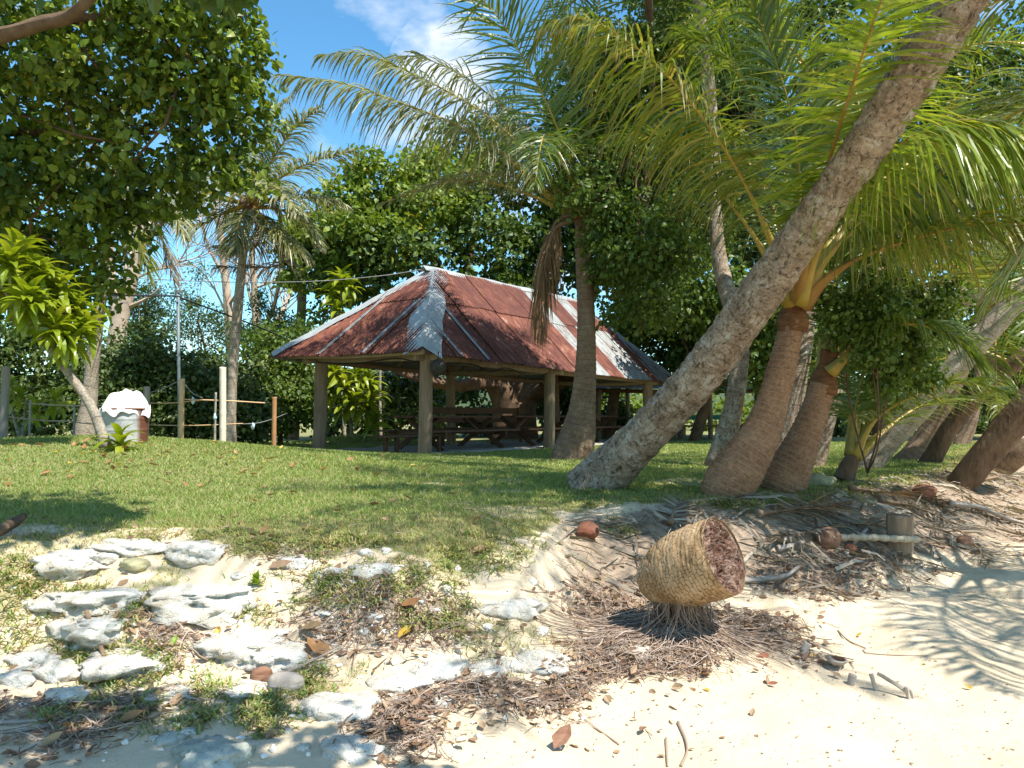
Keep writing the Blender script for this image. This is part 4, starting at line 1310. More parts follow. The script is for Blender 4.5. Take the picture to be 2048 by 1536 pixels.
# ---- the pale palm far left behind the fence
far1 = thing('coconut_palm', 'tall slender palm with tattered pale fronds rising behind the bamboo fence', 'palm tree', (P(460, 860, 17.0)[0], 17.0, g1(P(460, 860, 17.0)[0], 17.0)))
ptube(far1, [(457, 900, 17, 32), (460, 850, 17, 24), (466, 740, 17, 19), (473, 640, 17, 18), (484, 530, 17, 17), (497, 425, 17, 16)], G_['bark_far'], 14, 60)
cf = P(500, 405, 17.0)
fibre_cap(far1, cf, 0.15, 0.45, 6)
for cl, kw in [
    ([(500, 400, 17), (545, 320, 17), (590, 255, 16.8), (640, 215, 16.6)], {}), ([(500, 398, 17), (525, 310, 17.4), (550, 230, 17.6), (585, 190, 17.8)], {}),
    ([(505, 402, 17), (570, 350, 16.6), (640, 318, 16.2), (710, 300, 16)], {}), ([(505, 408, 17), (570, 398, 17), (640, 396, 16.8), (690, 410, 16.6)], {}),
    ([(505, 412, 17), (560, 420, 17.3), (610, 445, 17.5), (640, 490, 17.5)], {}), ([(495, 405, 17), (450, 400, 16.8), (395, 380, 16.6), (340, 375, 16.4)], {'mat': 'palm_yellow'}),
    ([(495, 400, 17), (440, 370, 17.4), (390, 330, 17.6), (340, 320, 17.8)], {}), ([(495, 408, 17), (440, 430, 17), (400, 450, 16.8), (340, 440, 16.6), (300, 480, 16.5)], {}),
    ([(502, 412, 17), (540, 450, 16.8), (580, 490, 16.6), (620, 520, 16.6)], {}), ([(498, 412, 17), (520, 470, 17.3), (500, 500, 17.5), (430, 495, 17.6)], {'mat': 'palm_grey'}),
    ([(500, 395, 17), (490, 310, 17), (470, 230, 17), (430, 180, 17)], {}), ([(505, 410, 17), (545, 480, 17.4), (560, 530, 17.4), (430, 535, 17.4)], {'mat': 'palm_grey'}),
    ([(500, 400, 16.8), (520, 370, 15.8), (560, 380, 14.9), (600, 430, 14.4)], {}), ([(500, 415, 17), (480, 440, 16.7), (470, 500, 16.6)], {}),
]:
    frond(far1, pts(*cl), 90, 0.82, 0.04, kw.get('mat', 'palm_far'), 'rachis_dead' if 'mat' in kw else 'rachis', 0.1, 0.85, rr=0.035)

far2 = thing('coconut_palm', 'palm with a pale curved foot behind the leaning ti plant stem at left', 'palm tree', (P(170, 870, 14.4)[0], 14.4, g1(P(170, 870, 14.4)[0], 14.4)))
ptube(far2, [(160, 905, 14.4, 46), (168, 865, 14.4, 40), (178, 800, 14.4, 29), (186, 720, 14.4, 24), (196, 640, 14.4, 22), (205, 560, 14.4, 20), (215, 440, 14.4, 19), (225, 400, 14.4, 17)], G_['bark_far'], 14, 60)
cf2 = P(228, 380, 14.4)
fibre_cap(far2, cf2, 0.2, 0.7, 7)
for cl, kw in [([(228, 385, 14.4), (250, 410, 14.2), (275, 470, 14), (300, 560, 14)], {'mat': 'palm_yellow'}), ([(225, 375, 14.4), (180, 260, 14.4), (130, 160, 14.3), (80, 110, 14.2)], {}),
               ([(225, 378, 14.4), (160, 330, 14.2), (100, 320, 14), (50, 370, 13.8)], {}), ([(232, 378, 14.4), (290, 350, 14.4), (340, 400, 14.3), (370, 480, 14.2)], {}),
               ([(232, 382, 14.4), (280, 400, 14.8), (320, 470, 15), (350, 570, 15)], {'mat': 'palm_grey'}), ([(230, 375, 14.4), (250, 270, 14.4), (260, 190, 14.4), (280, 130, 14.4)], {}),
               ([(222, 380, 14.4), (180, 400, 14.6), (140, 470, 14.8), (120, 560, 14.8)], {})]:
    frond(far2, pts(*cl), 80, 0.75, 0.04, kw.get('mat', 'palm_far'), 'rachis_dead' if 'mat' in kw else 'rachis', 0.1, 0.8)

# ---- other trunks of the grove, with crowns in the canopy
def grove(label, path, mat, cr=8, length=3.6, seed=0, crown_at=None, mats=('palm',), lo=-30, hi=70, nl=46, m=60, **kw):
    x, y, D, w = path[0]
    p = P(x, y, D)
    t = thing('coconut_palm', label, 'palm tree', (p[0], p[1], g1(p[0], p[1])))
    o, c = ptube(t, path, mat, 16, m, **kw)
    if cr:
        e = c[-1, :3]
        fibre_cap(t, e, c[-1, 3] * 1.2, 0.6, seed)
        crown(t, e, cr, length, seed, lo, hi, mats=mats, nl=nl, ll=0.8, lw=0.042)
    return t


grove('grey blotched palm trunk wavering upward just behind the leaning trunk', [(1436, 940, 12.5, 60), (1448, 890, 12.5, 48), (1466, 820, 12.5, 40), (1478, 740, 12.5, 38), (1478, 680, 12.6, 36), (1462, 610, 12.9, 32), (1440, 520, 13.3, 29), (1430, 420, 13.6, 27), (1424, 250, 13.8, 25), (1400, 20, 13.6, 23), (1370, -180, 13.2, 21)], G_['bark_grey'], 18, 4.6, 21, nl=60)
grove('straight grey palm trunk seen between the two ringed brown palms', [(1545, 950, 11.5, 46), (1572, 880, 11.5, 42), (1590, 800, 11.5, 38), (1604, 700, 11.5, 36), (1620, 560, 11.6, 32), (1650, 350, 11.8, 30), (1670, 200, 11.9, 28)], G_['bark_grey'], 10, 3.4, 22)
grove('smooth grey trunk leaning behind the short ringed palm', [(1622, 950, 12.5, 42), (1640, 890, 12.5, 38), (1660, 820, 12.5, 34), (1690, 720, 12.5, 32), (1740, 560, 12.6, 30), (1790, 420, 12.8, 28)], G_['bark_grey'], 9, 3.2, 23)
grove('pale stepped trunk leaning far right over the path behind the young palm', [(1722, 945, 12.3, 62), (1760, 900, 12.2, 52), (1815, 840, 12.0, 50), (1880, 770, 11.8, 48), (1960, 680, 11.6, 44), (2060, 570, 11.4, 42), (2160, 450, 11.3, 38)], G_['bark_far'], 8, 3.2, 24)
grove('brown palm trunk leaning right beside the bright patch of far lawn', [(1808, 935, 14.5, 52), (1836, 895, 14.5, 42), (1870, 840, 14.4, 36), (1910, 765, 14.3, 34), (1950, 680, 14.2, 32), (1990, 580, 14.1, 28)], G_['bark_p1'], 8, 3.2, 25)
grove('crooked brown trunk with a peeling side near the far lawn', [(1850, 945, 13.6, 44), (1872, 905, 13.5, 38), (1900, 855, 13.3, 36), (1945, 800, 13.0, 34), (2000, 750, 12.7, 32), (2080, 690, 12.4, 30), (2180, 600, 12, 28)], G_['bark_dark'], 0, 3, 26, ring=0.0)
grove('massive dark shaggy trunk leaning out at the right edge over roots', [(1885, 1025, 10.8, 66), (1920, 975, 10.7, 58), (1965, 915, 10.5, 54), (2020, 850, 10.3, 54), (2080, 780, 10.1, 52), (2180, 660, 9.9, 48), (2290, 520, 9.7, 44)], G_['bark_dark'], 0, 3, 27, dispa=0.02, ring=0.0)
grove('grey trunk nearly lying along the beach at the right edge', [(1960, 960, 14.0, 50), (2000, 935, 13.8, 46), (2050, 900, 13.5, 44), (2140, 840, 13.2, 40), (2260, 740, 13, 36)], G_['bark_p1'], 0, 3, 28)
grove('thin far trunk standing on the bright lawn between the leaning palms', [(1920, 895, 22, 30), (1940, 850, 22, 24), (1955, 780, 22, 20), (1960, 700, 22, 18)], G_['bark_p1'], 6, 3.4, 29, nl=36)
grove('slender grey trunk left of the shelter behind the orange post', [(584, 885, 26, 26), (590, 800, 26, 20), (598, 700, 26, 18), (604, 600, 26, 17), (606, 440, 26, 16)], G_['bark_p1'], 0, 3, 30)
grove('pale dead limb lying high across the grove at the right', [(1830, 612, 13.5, 20), (1890, 598, 13.4, 30), (1960, 592, 13.3, 32), (2040, 580, 13.2, 30), (2160, 560, 13, 34), (2300, 900, 12.9, 44)], G_['bark_far'], 0, 3, 31, ring=0)

# ================================================================== BROADLEAF TREES, SHRUBS, HEDGE
def blobs(rows):
    return [(P(x, y, D), PX(r, D)) for x, y, D, r in rows]


def foliage(parent, bl, n, kind, size, mat, name='foliage', stuff=True, individual=0, twigs=True, clump=0.28, per=14, flat=0.75, upb=0.6, mat_part=None, seed=0):
    """leaves in loose clumps spread through and over the blobs of a crown"""
    vol = np.array([r ** 2 for _, r in bl])
    cnt = np.maximum(1, (n / per * vol / vol.sum()).astype(int))
    O, Xd, Zd, sc = [], [], [], []
    for (c, r), k in zip(bl, cnt):
        ns_ = 7
        sdv = rdir(ns_)
        sc0 = c + sdv * (r * (0.45 + 0.3 * R.random((ns_, 1)))) * np.array((1, 1, 0.85))
        sr = r * (0.34 + 0.22 * R.random(ns_))
        w_ = sr ** 2
        which = R.choice(ns_, k, p=w_ / w_.sum())
        dv = rdir(k)
        dv = np.where((dv * sdv[which]).sum(1, keepdims=True) < -0.35, -dv, dv)
        cl = sc0[which] + dv * (sr[which] * (0.72 + 0.4 * R.random(k)))[:, None]
        cs = clump * (0.6 + 0.8 * R.random(k))
        pos = np.repeat(cl, per, 0) + rdir(k * per) * (np.repeat(cs, per) * R.random(k * per) ** 0.5)[:, None] * np.array((1, 1, flat))
        out = np.repeat(dv, per, 0)
        xd = out * 0.5 + rdir(k * per) * 0.9 + np.array((0, 0, -0.45))
        zd = out * 0.5 + np.array((0, 0, upb)) + rdir(k * per) * 0.75
        O.append(pos); Xd.append(xd); Zd.append(zd)
        sc.append(size * (0.5 + 0.8 * R.random(k * per)))
    O, Xd, Zd, sc = map(np.concatenate, (O, Xd, Zd, sc))
    if individual:
        dist = np.linalg.norm(O - np.array((0, 0, EYE)), axis=1)
        pxx = (O[:, 0] / O[:, 1] * F + 1024); vis = (pxx > 0) & (pxx < 2048) & (O[:, 1] > 1)
        order = np.argsort(np.where(vis, dist, 1e9))[:individual]
        me = None
        for q in order:
            if me is None:
                g = Geo()
                place(g, kind, np.zeros((1, 3)), np.array([(1, 0, 0)]), np.array([(0, 0, 1)]), 1.0)
                me = g.mesh('leaf', mat_part or mat)
            o = bpy.data.objects.new('leaf', me)
            COL.objects.link(o)
            xx = Vector(Xd[q]).normalized(); z_ = Vector(Zd[q]); z_ = (z_ - xx * z_.dot(xx)).normalized(); y_ = z_.cross(xx)
            mt = Matrix((xx, y_, z_)).transposed().to_4x4()
            pl = world_loc(parent)
            o.matrix_world = Matrix.Translation(Vector(O[q]) - pl) @ mt @ Matrix.Scale(float(sc[q]), 4)
            o.parent = parent
        keep = np.ones(len(O), bool); keep[order] = False
        O, Xd, Zd, sc = O[keep], Xd[keep], Zd[keep], sc[keep]
    g = Geo()
    place(g, kind, O, Xd, Zd, sc)
    o = g.obj(name, mat, parent)
    if stuff: o['kind'] = 'stuff'
    return o


def limbs(parent, start, bl, r0, mat, name='limb', r1=0.02, sag=0.15, every=1, mid=None):
    for k, (c, r) in enumerate(bl[::every]):
        s = np.asarray(start, float) if mid is None else np.asarray(mid[k % len(mid)], float)
        m_ = s * 0.45 + c * 0.55 + np.array((0, 0, sag)) + R.normal(size=3) * 0.12 * np.linalg.norm(c - s) * 0.5
        g = Geo()
        cc_ = curve([s, m_, c + R.normal(size=3) * 0.1 * r], 14)
        tube(g, cc_, np.linspace(r0, r1, 14), 7, 0, True)
        for _ in range(4):
            e = c + rdir(1)[0] * r * 0.9
            a = cc_[R.integers(7, 13)]
            tube(g, curve([a, (a + e) / 2 + R.normal(size=3) * 0.08 * r, e], 7), np.linspace(r1 * 0.9, 0.004, 7), 4, 0, False)
        g.obj(name, mat, parent)


# ---- the big tree hanging in from the left
tl = thing('broadleaf_tree', 'big dark broadleaf tree whose leafy boughs hang in at the upper left', 'tree', (-9.3, 9.9, g1(-9.3, 9.9)))
g = Geo()
tube(g, curve([(-9.3, 9.9, 0.5), (-9.1, 9.8, 2.0), (-8.6, 9.7, 3.4), (-8.1, 9.6, 5.0)], 24), np.linspace(0.42, 0.26, 24), 16, 0, True, lambda th, s: 0.03 * np.sin(3 * th + s))
g.obj('trunk', G_['bark_tree'], tl)
for cl, r0, r1 in [([(-8.0, 9.6, 4.4), P(-120, 130, 9.3), P(60, 55, 9.1), P(150, 25, 8.9), P(240, -80, 8.6)], 0.16, 0.05), ([P(90, 42, 10.0), P(200, 35, 10.2), P(300, 60, 10.4), P(400, 130, 10.8)], 0.07, 0.02),
                   ([(-8.2, 9.6, 3.6), P(-60, 290, 11.1), P(90, 262, 11.1), P(180, 278, 11.2), P(250, 268, 11.3), P(330, 240, 11.5), P(450, 200, 11.7)], 0.10, 0.025), ([P(250, 268, 11.3), P(340, 262, 11.1), P(400, 250, 11.1)], 0.04, 0.012),
                   ([(-8.4, 9.6, 3.0), P(-40, 300, 11.1), P(30, 345, 11.1), P(62, 385, 11.1)], 0.06, 0.015), ([(-8.3, 9.6, 3.2), P(-100, 450, 12.0), P(60, 470, 12.0), P(190, 500, 12.0)], 0.07, 0.015),
                   ([(-8.1, 9.6, 4.8), (-5.4, 6.0, 5.3), (-3.0, 3.9, 5.0), (-1.6, 3.2, 4.9)], 0.13, 0.04), ([(-8.1, 9.6, 4.8), (-5.6, 4.6, 5.2), (-2.6, 2.2, 4.9), (-0.2, 1.9, 4.5), (1.1, 1.9, 4.15)], 0.12, 0.03),  # two unseen limbs added to carry the overhead shade foliage
                   ([P(150, 100, 10.8), P(180, 140, 11.1), P(205, 130, 11.1)], 0.03, 0.012), ([P(165, 95, 10.4), P(195, 135, 10.4)], 0.03, 0.015)]:
    g = Geo()
    tube(g, curve(cl, 30), np.linspace(r0, r1, 30), 9, 0, True, lambda th, s: 0.008 * np.sin(4 * th + s * 5))
    g.obj('limb', G_['bark_tree'], tl)
bl1 = blobs([(60, 120, 10.5, 120), (190, 110, 10.4, 110), (320, 110, 10.6, 110), (430, 70, 10.8, 85), (470, 160, 11.1, 70), (120, -20, 10.2, 130), (300, -10, 10.2, 130), (440, -20, 10.6, 90), (490, 30, 11.1, 40),
             (30, 230, 11.1, 90), (380, 200, 11.1, 90), (470, 230, 11.3, 75), (300, 190, 11.1, 80), (180, 220, 11.1, 80), (60, 330, 11.3, 95), (200, 320, 11.1, 85), (320, 310, 11.3, 80), (420, 300, 11.3, 80),
             (505, 260, 11.5, 45), (490, 330, 11.5, 50), (330, 380, 11.9, 65), (230, 380, 11.9, 75), (340, 420, 11.7, 35), (110, 420, 12.1, 100), (200, 450, 12.1, 80), (30, 470, 12.6, 90), (140, 530, 12.6, 75), (220, 540, 12.3, 50), (50, 580, 12.8, 70), (180, 590, 12.6, 45), (255, 470, 12.1, 35),
             (-60, 50, 10.2, 140), (-80, 250, 10.6, 130), (-80, 450, 11.9, 120), (500, 100, 11.1, 35)])
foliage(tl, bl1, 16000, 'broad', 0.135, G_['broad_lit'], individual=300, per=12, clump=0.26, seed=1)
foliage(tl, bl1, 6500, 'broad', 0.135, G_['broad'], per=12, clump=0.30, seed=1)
limbs(tl, P(150, 270, 10.6), bl1, 0.022, G_['bark_tree'], 'branch', 0.008, 0.1, 4, [P(150, 270, 10.6), P(90, 50, 10.2), P(330, 250, 10.6), P(60, 440, 11.4)])
def sunward(px, py, h):
    return gp(px, py) + np.array(sun_v) * (h / math.sin(SUN_EL))


blo_shade = [(sunward(x, y, h), r) for x, y, h, r in [(30, 1020, 5.0, 0.6), (110, 1030, 5.0, 0.55), (190, 1022, 4.9, 0.42), (-40, 1040, 4.2, 0.7), (70, 1045, 4.4, 0.5), (160, 1040, 4.5, 0.35), (20, 1500, 4.2, 0.45), (160, 1480, 4.3, 0.4), (300, 1520, 4.2, 0.4), (400, 1540, 4.0, 0.3), (640, 1530, 4.0, 0.25)]]  # unseen leaf clumps overhead, added to shade the lawn edge and foreground
foliage(tl, blo_shade, 4200, 'broad', 0.135, G_['broad'], 'foliage', per=12, clump=0.28)

# ---- the big spreading tree behind the shelter
tm = thing('broadleaf_tree', 'spreading tree with a thick pale forked trunk standing behind the shelter', 'tree', (P(1035, 830, 27.5)[0], 27.5, 0.78))
for path, r0, r1 in [([(1028, 890, 27.5), (1030, 840, 27.5), (1034, 805, 27.5)], 0.85, 0.7), ([(1022, 850, 27.4), (1005, 790, 27.2), (985, 750, 27), (950, 690, 26.6), (900, 600, 26), (860, 500, 25.6)], 0.48, 0.14),
                     ([(1000, 765, 27.1), (960, 765, 26.4), (910, 770, 26), (862, 762, 25.6), (800, 740, 25.2), (720, 690, 24.8), (660, 620, 24.6)], 0.22, 0.09), ([(1038, 820, 27.5), (1060, 770, 27.6), (1085, 700, 27.8), (1100, 600, 28), (1120, 520, 28)], 0.5, 0.15),
                     ([(1034, 815, 27.5), (1030, 740, 27.8), (1020, 640, 28), (1000, 520, 28)], 0.42, 0.12), ([(1050, 800, 27.5), (1090, 775, 27), (1150, 755, 26.6), (1230, 720, 26.2)], 0.3, 0.1), ([(900, 600, 26), (830, 560, 25.5), (760, 480, 25)], 0.16, 0.05), ([(950, 690, 26.6), (930, 560, 26), (960, 440, 26)], 0.16, 0.05)]:
    g = Geo()
    c = curve(pts(*path), 26)
    tube(g, c, np.linspace(r0, r1, 26), 16, 0, True, lambda th, s: 0.04 * np.sin(3 * th + s * 2) + 0.05 * (vn(th * 3, s * 2, 8) - 0.5))
    g.obj('trunk' if r0 > 0.8 else 'limb', G_['bark_tree'], tm)
bl2 = blobs([(735, 330, 25, 42), (790, 345, 25, 52), (850, 350, 25.5, 55), (700, 400, 25, 55), (770, 410, 24.5, 65), (850, 430, 25, 75), (930, 390, 26, 75), (640, 460, 24.5, 55), (590, 490, 24, 42), (700, 480, 24, 65), (780, 500, 24, 70), (620, 550, 24, 48),
             (870, 510, 24.6, 75), (960, 470, 25.5, 80), (1040, 430, 26.5, 85), (1040, 520, 26, 75), (960, 560, 25, 55), (1110, 540, 27, 75), (1010, 360, 27, 80), (690, 560, 24.4, 50), (750, 570, 24.5, 48), (660, 620, 24.5, 35), (1100, 620, 27, 60), (1060, 590, 26.4, 55), (900, 300, 28, 60), (1000, 290, 28, 70)])
foliage(tm, bl2[:12], 15000, 'broad', 0.20, G_['broad_lit'], per=12, clump=0.5)  # left part of the crown coloured as if in sun
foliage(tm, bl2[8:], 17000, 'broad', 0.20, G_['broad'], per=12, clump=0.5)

# ---- the small leaved tree round the upright palm
ts = thing('broadleaf_tree', 'dense small leaved tree filling the gap between the upright palm and the leaning trunk', 'tree', (P(1166, 880, 15.6)[0], 15.6, 0.8))
g = Geo()
tube(g, curve(pts((1162, 895, 15.6), (1168, 800, 15.6), (1172, 690, 15.5), (1180, 590, 15.2), (1260, 430, 14.8), (1310, 260, 14.8), (1300, 120, 15)), 40), np.linspace(0.13, 0.05, 40), 10)
g.obj('trunk', G_['bark_tree'], ts)
bl3 = blobs([(1215, 500, 13.8, 46), (1220, 420, 14, 62), (1280, 480, 13.6, 70), (1330, 440, 13.8, 60), (1240, 540, 14.2, 65), (1300, 560, 14.2, 65), (1350, 520, 14, 55), (1200, 330, 14.4, 75), (1290, 340, 14.6, 80), (1370, 360, 14.6, 70), (1250, 220, 15, 85), (1350, 230, 15, 85),
             (1160, 230, 15.2, 65), (1300, 110, 15.2, 90), (1400, 130, 15.2, 85), (1200, 110, 15.4, 75), (1330, 10, 15.2, 90), (1450, 30, 15.4, 90), (1225, 605, 14.6, 38), (1275, 615, 14.8, 36), (1420, 460, 15, 50), (1130, 330, 14, 45), (1140, 400, 13.9, 36), (1195, 400, 13.8, 50), (1285, 655, 14.8, 16), (1330, 600, 14.8, 34)])
foliage(ts, bl3, 28000, 'broad', 0.105, G_['small'], individual=150, per=12, clump=0.30)
limbs(ts, P(1288, 560, 15.0), bl3, 0.035, G_['bark_tree'], 'limb', 0.01, 0.1, 1, [P(1288, 560, 15.0), P(1302, 400, 14.8), P(1310, 240, 14.8)])

bl3_shade = [(sunward(x, y, h), r) for x, y, h, r in [(650, 905, 10.5, 0.5), (760, 915, 10.5, 0.55), (880, 925, 10, 0.6), (990, 935, 9.5, 0.65), (1080, 915, 9.8, 0.6), (1150, 955, 9.0, 0.6), (1260, 990, 8.5, 0.6), (940, 905, 10.4, 0.5), (1350, 970, 8.6, 0.6), (1240, 935, 9.0, 0.6), (1470, 955, 8.6, 0.5), (1060, 960, 9, 0.4)]]  # unseen leaf clumps above the frame, put there to shade the lawn
foliage(ts, bl3_shade, 4200, 'broad', 0.12, G_['small'], per=12, clump=0.26)
for q0, q1 in ((0, 5), (5, 9)):  # unseen limbs added to reach the shading clumps
    g = Geo()
    tube(g, curve([P(1300, 120, 15), P(1330, -300, 13.0)] + [bl3_shade[k][0] for k in range(q1 - 1, q0 - 1, -1)], 40), np.linspace(0.06, 0.012, 40), 7)
    g.obj('limb', G_['bark_tree'], ts)

# ---- shrub among the palms at right
sr = thing('shrub', 'bushy green shrub at head height beside the crown of the short ringed palm', 'shrub', (P(1735, 950, 9.2)[0], 9.2, g1(P(1735, 950, 9.2)[0], 9.2)))
bl4 = blobs([(1690, 640, 8.3, 42), (1745, 612, 8.2, 44), (1800, 640, 8.5, 38), (1850, 600, 8.8, 36), (1745, 690, 8.1, 40), (1815, 705, 8.4, 34), (1650, 600, 8.4, 24), (1880, 655, 8.9, 32), 
             (1775, 755, 8.6, 28), (1905, 590, 9, 28), (1850, 740, 8.8, 26), (1730, 560, 8.6, 26)])
foliage(sr, bl4, 8500, 'broad', 0.068, G_['small'], per=10, clump=0.17)
limbs(sr, P(1735, 945, 9.2), bl4, 0.014, G_['bark_tree'], 'branch', 0.005, -0.15, 4)

# ---- trees of the background, each its own
def backtree(label, rows, n, size, mat, foot, r0=0.18, kind='broad', clump=0.5, per=12, cat='tree', name='broadleaf_tree', lm=True):
    x, y, D = foot
    p = P(x, y, D)
    zf = g1(p[0], p[1])
    t = thing(name, label, cat, (p[0], p[1], zf))
    bl = blobs(rows)
    foliage(t, bl, n, kind, size, mat, per=per, clump=clump)
    top = np.mean([c for c, _ in bl], 0)
    g = Geo()
    b0 = np.array((p[0], p[1], zf - 0.2))
    tube(g, curve([b0, b0 * 0.5 + top * 0.5 + R.normal(size=3) * 0.15, top], 16), np.linspace(r0, r0 * 0.5, 16), 9)
    g.obj('trunk', G_['bark_tree'], t)
    if lm: limbs(t, (b0 + top) / 2, bl, r0 * 0.35, G_['bark_tree'], 'limb', r0 * 0.1)
    return t


backtree('dark glossy tree behind the low hut and the middle of the leaning trunk', [(1250, 610, 26, 85), (1340, 640, 26, 90), (1440, 660, 25, 95), (1340, 700, 26, 50), (1410, 740, 25, 60), (1500, 700, 22.5, 75), (1480, 590, 22, 90), (1390, 580, 22, 85), (1570, 640, 22, 85), (1560, 740, 22.5, 60)], 24000, 0.17, G_['small'], (1385, 880, 24.5), 0.2)
backtree('tall dark tree showing sky through it above the yellow leaf stalks', [(1450, 480, 23, 100), (1560, 480, 23, 110), (1430, 350, 23, 100), (1550, 340, 23, 120), (1640, 250, 23, 120), (1500, 200, 23, 120), (1620, 100, 23, 130), (1450, 80, 23, 110)], 20000, 0.19, G_['broad'], (1520, 870, 24), 0.22)
backtree('dark leafy tree between the upright palm and the tall grey palm trunk', [(1180, 300, 27, 120), (1300, 350, 27, 120), (1200, 470, 27, 110), (1320, 200, 27, 130), (1160, 180, 27, 100), (1400, 260, 27, 120), (1310, 500, 27, 100), (1250, 60, 27, 120), (1400, 90, 27, 120), (1420, 420, 27, 100), (1130, 420, 27.5, 80)], 26000, 0.2, G_['broad'], (1215, 870, 28), 0.22)
backtree('broad dark tree behind the grove under the bending fronds', [(1690, 450, 24, 120), (1800, 420, 24, 130), (1740, 560, 24, 110), (1850, 560, 24, 110), (1800, 300, 24, 130), (1700, 680, 25, 80), (1800, 700, 25, 85)], 20000, 0.19, G_['broad'], (1760, 860, 25), 0.22)
backtree('tall leafy tree closing the upper right corner behind the palms', [(1950, 450, 25, 140), (2060, 380, 25, 150), (1900, 200, 25, 150), (2030, 180, 25, 160), (1780, 130, 25, 130), (1950, 30, 25, 150), (2100, 560, 25, 130)], 18000, 0.2, G_['broad'], (2000, 860, 26), 0.22)
backtree('rounded tree over the far end of the beach at the right edge', [(1930, 640, 27, 100), (2020, 660, 27, 110), (1900, 740, 28, 80), (1990, 760, 28, 85), (2090, 720, 27, 110)], 12000, 0.2, G_['hedge'], (1990, 880, 28), 0.2)
backtree('low bush beyond the far lawn between the leaning trunks', [(1700, 840, 32, 50), (1760, 830, 32, 50), (1840, 830, 34, 50), (1920, 840, 34, 48), (2000, 845, 34, 50), (1640, 840, 30, 45)], 7000, 0.2, G_['hedge'], (1800, 880, 33), 0.08, cat='bush', name='bush', lm=False)
backtree('sunlit bush behind the low hut seen between its posts', [(1250, 840, 38, 45), (1320, 830, 40, 50), (1430, 835, 40, 48), (1500, 830, 40, 45), (1380, 800, 44, 60), (1250, 790, 44, 50)], 7000, 0.24, G_['broad_lit'], (1330, 880, 40), 0.08, cat='bush', name='bush', lm=False)
# hedge left of and behind the shelter: separate bushes
backtree('dark bush behind the fence at the far left edge', [(10, 780, 17.5, 75), (70, 800, 17.5, 60), (0, 700, 18, 85), (80, 720, 18, 80), (60, 840, 17, 50), (-80, 760, 18, 90)], 9000, 0.13, G_['hedge'], (30, 885, 18), 0.08, cat='bush', name='bush', lm=False)
backtree('dark bush between the pale palm foot and the drum', [(150, 760, 18, 65), (220, 780, 18, 65), (140, 830, 17.5, 50), (230, 840, 17.5, 50), (200, 720, 18.5, 55), (280, 740, 18.5, 60), (280, 820, 18, 60)], 10000, 0.12, G_['hedge'], (200, 885, 18), 0.08, cat='bush', name='bush', lm=False)
backtree('dark leafy bush topping the fence left of the steel pole', [(310, 720, 19, 50), (330, 780, 18.5, 60), (300, 840, 18, 50), (370, 760, 19, 55), (390, 820, 18.5, 60), (285, 690, 19.5, 35)], 10000, 0.12, G_['hedge'], (335, 885, 18.6), 0.08, cat='bush', name='bush', lm=False)
backtree('dark bush behind the tall bamboo post', [(430, 790, 19, 55), (480, 770, 19.5, 55), (430, 850, 18.5, 40), (500, 840, 18.8, 50), (410, 740, 20, 32)], 9000, 0.12, G_['hedge'], (460, 885, 19), 0.08, cat='bush', name='bush', lm=False)
backtree('fresh green bush at the left corner of the rusty roof', [(560, 720, 20.5, 55), (530, 690, 21, 40), (600, 760, 20.5, 50), (550, 790, 20, 50), (610, 690, 21, 40), (580, 840, 20, 50), (520, 840, 19.5, 40)], 9000, 0.13, G_['small'], (560, 885, 20.4), 0.08, cat='bush', name='bush', lm=False)
backtree('shaded bush behind the shelter seen between its left posts', [(670, 800, 27, 55), (740, 790, 27, 55), (800, 790, 27, 50), (700, 850, 26.5, 45), (780, 850, 26.5, 45), (860, 800, 28, 55), (850, 850, 27, 40)], 8000, 0.18, G_['hedge'], (760, 885, 27.5), 0.08, cat='bush', name='bush', lm=False)
backtree('shaded bush behind the shelter right of the rear log post', [(930, 800, 30, 50), (960, 840, 30, 40), (1090, 800, 31, 50), (1130, 830, 31, 45), (1200, 820, 31, 48), (1160, 780, 32, 40), (1230, 850, 31, 35)], 8000, 0.2, G_['hedge'], (1080, 885, 31), 0.08, cat='bush', name='bush', lm=False)
# feathery acacias in the gap
backtree('light feathery tree in the gap beside the steel pole', [(270, 620, 26, 45), (320, 600, 26, 40), (300, 640, 26, 38), (240, 600, 26, 40), (350, 640, 26, 26)], 5000, 0.11, G_['feather'], (250, 880, 26), 0.1, 'small', 0.55, 20)
backtree('thin feathery sapling with tufted tops right of the steel pole', [(396, 545, 24, 16), (385, 590, 24, 22), (375, 660, 24, 24), (410, 620, 24, 28), (420, 680, 24, 30), (395, 720, 24, 28), (340, 650, 24, 16), (440, 640, 24, 24)], 4200, 0.10, G_['feather'], (405, 880, 24), 0.05, 'small', 0.35, 20)
backtree('feathery green tree left of the roof corner behind the far palm', [(540, 640, 25, 26), (570, 660, 25, 30), (520, 600, 25, 20), (500, 660, 25, 25)], 3200, 0.11, G_['feather'], (545, 880, 25), 0.08, 'small', 0.4, 20)

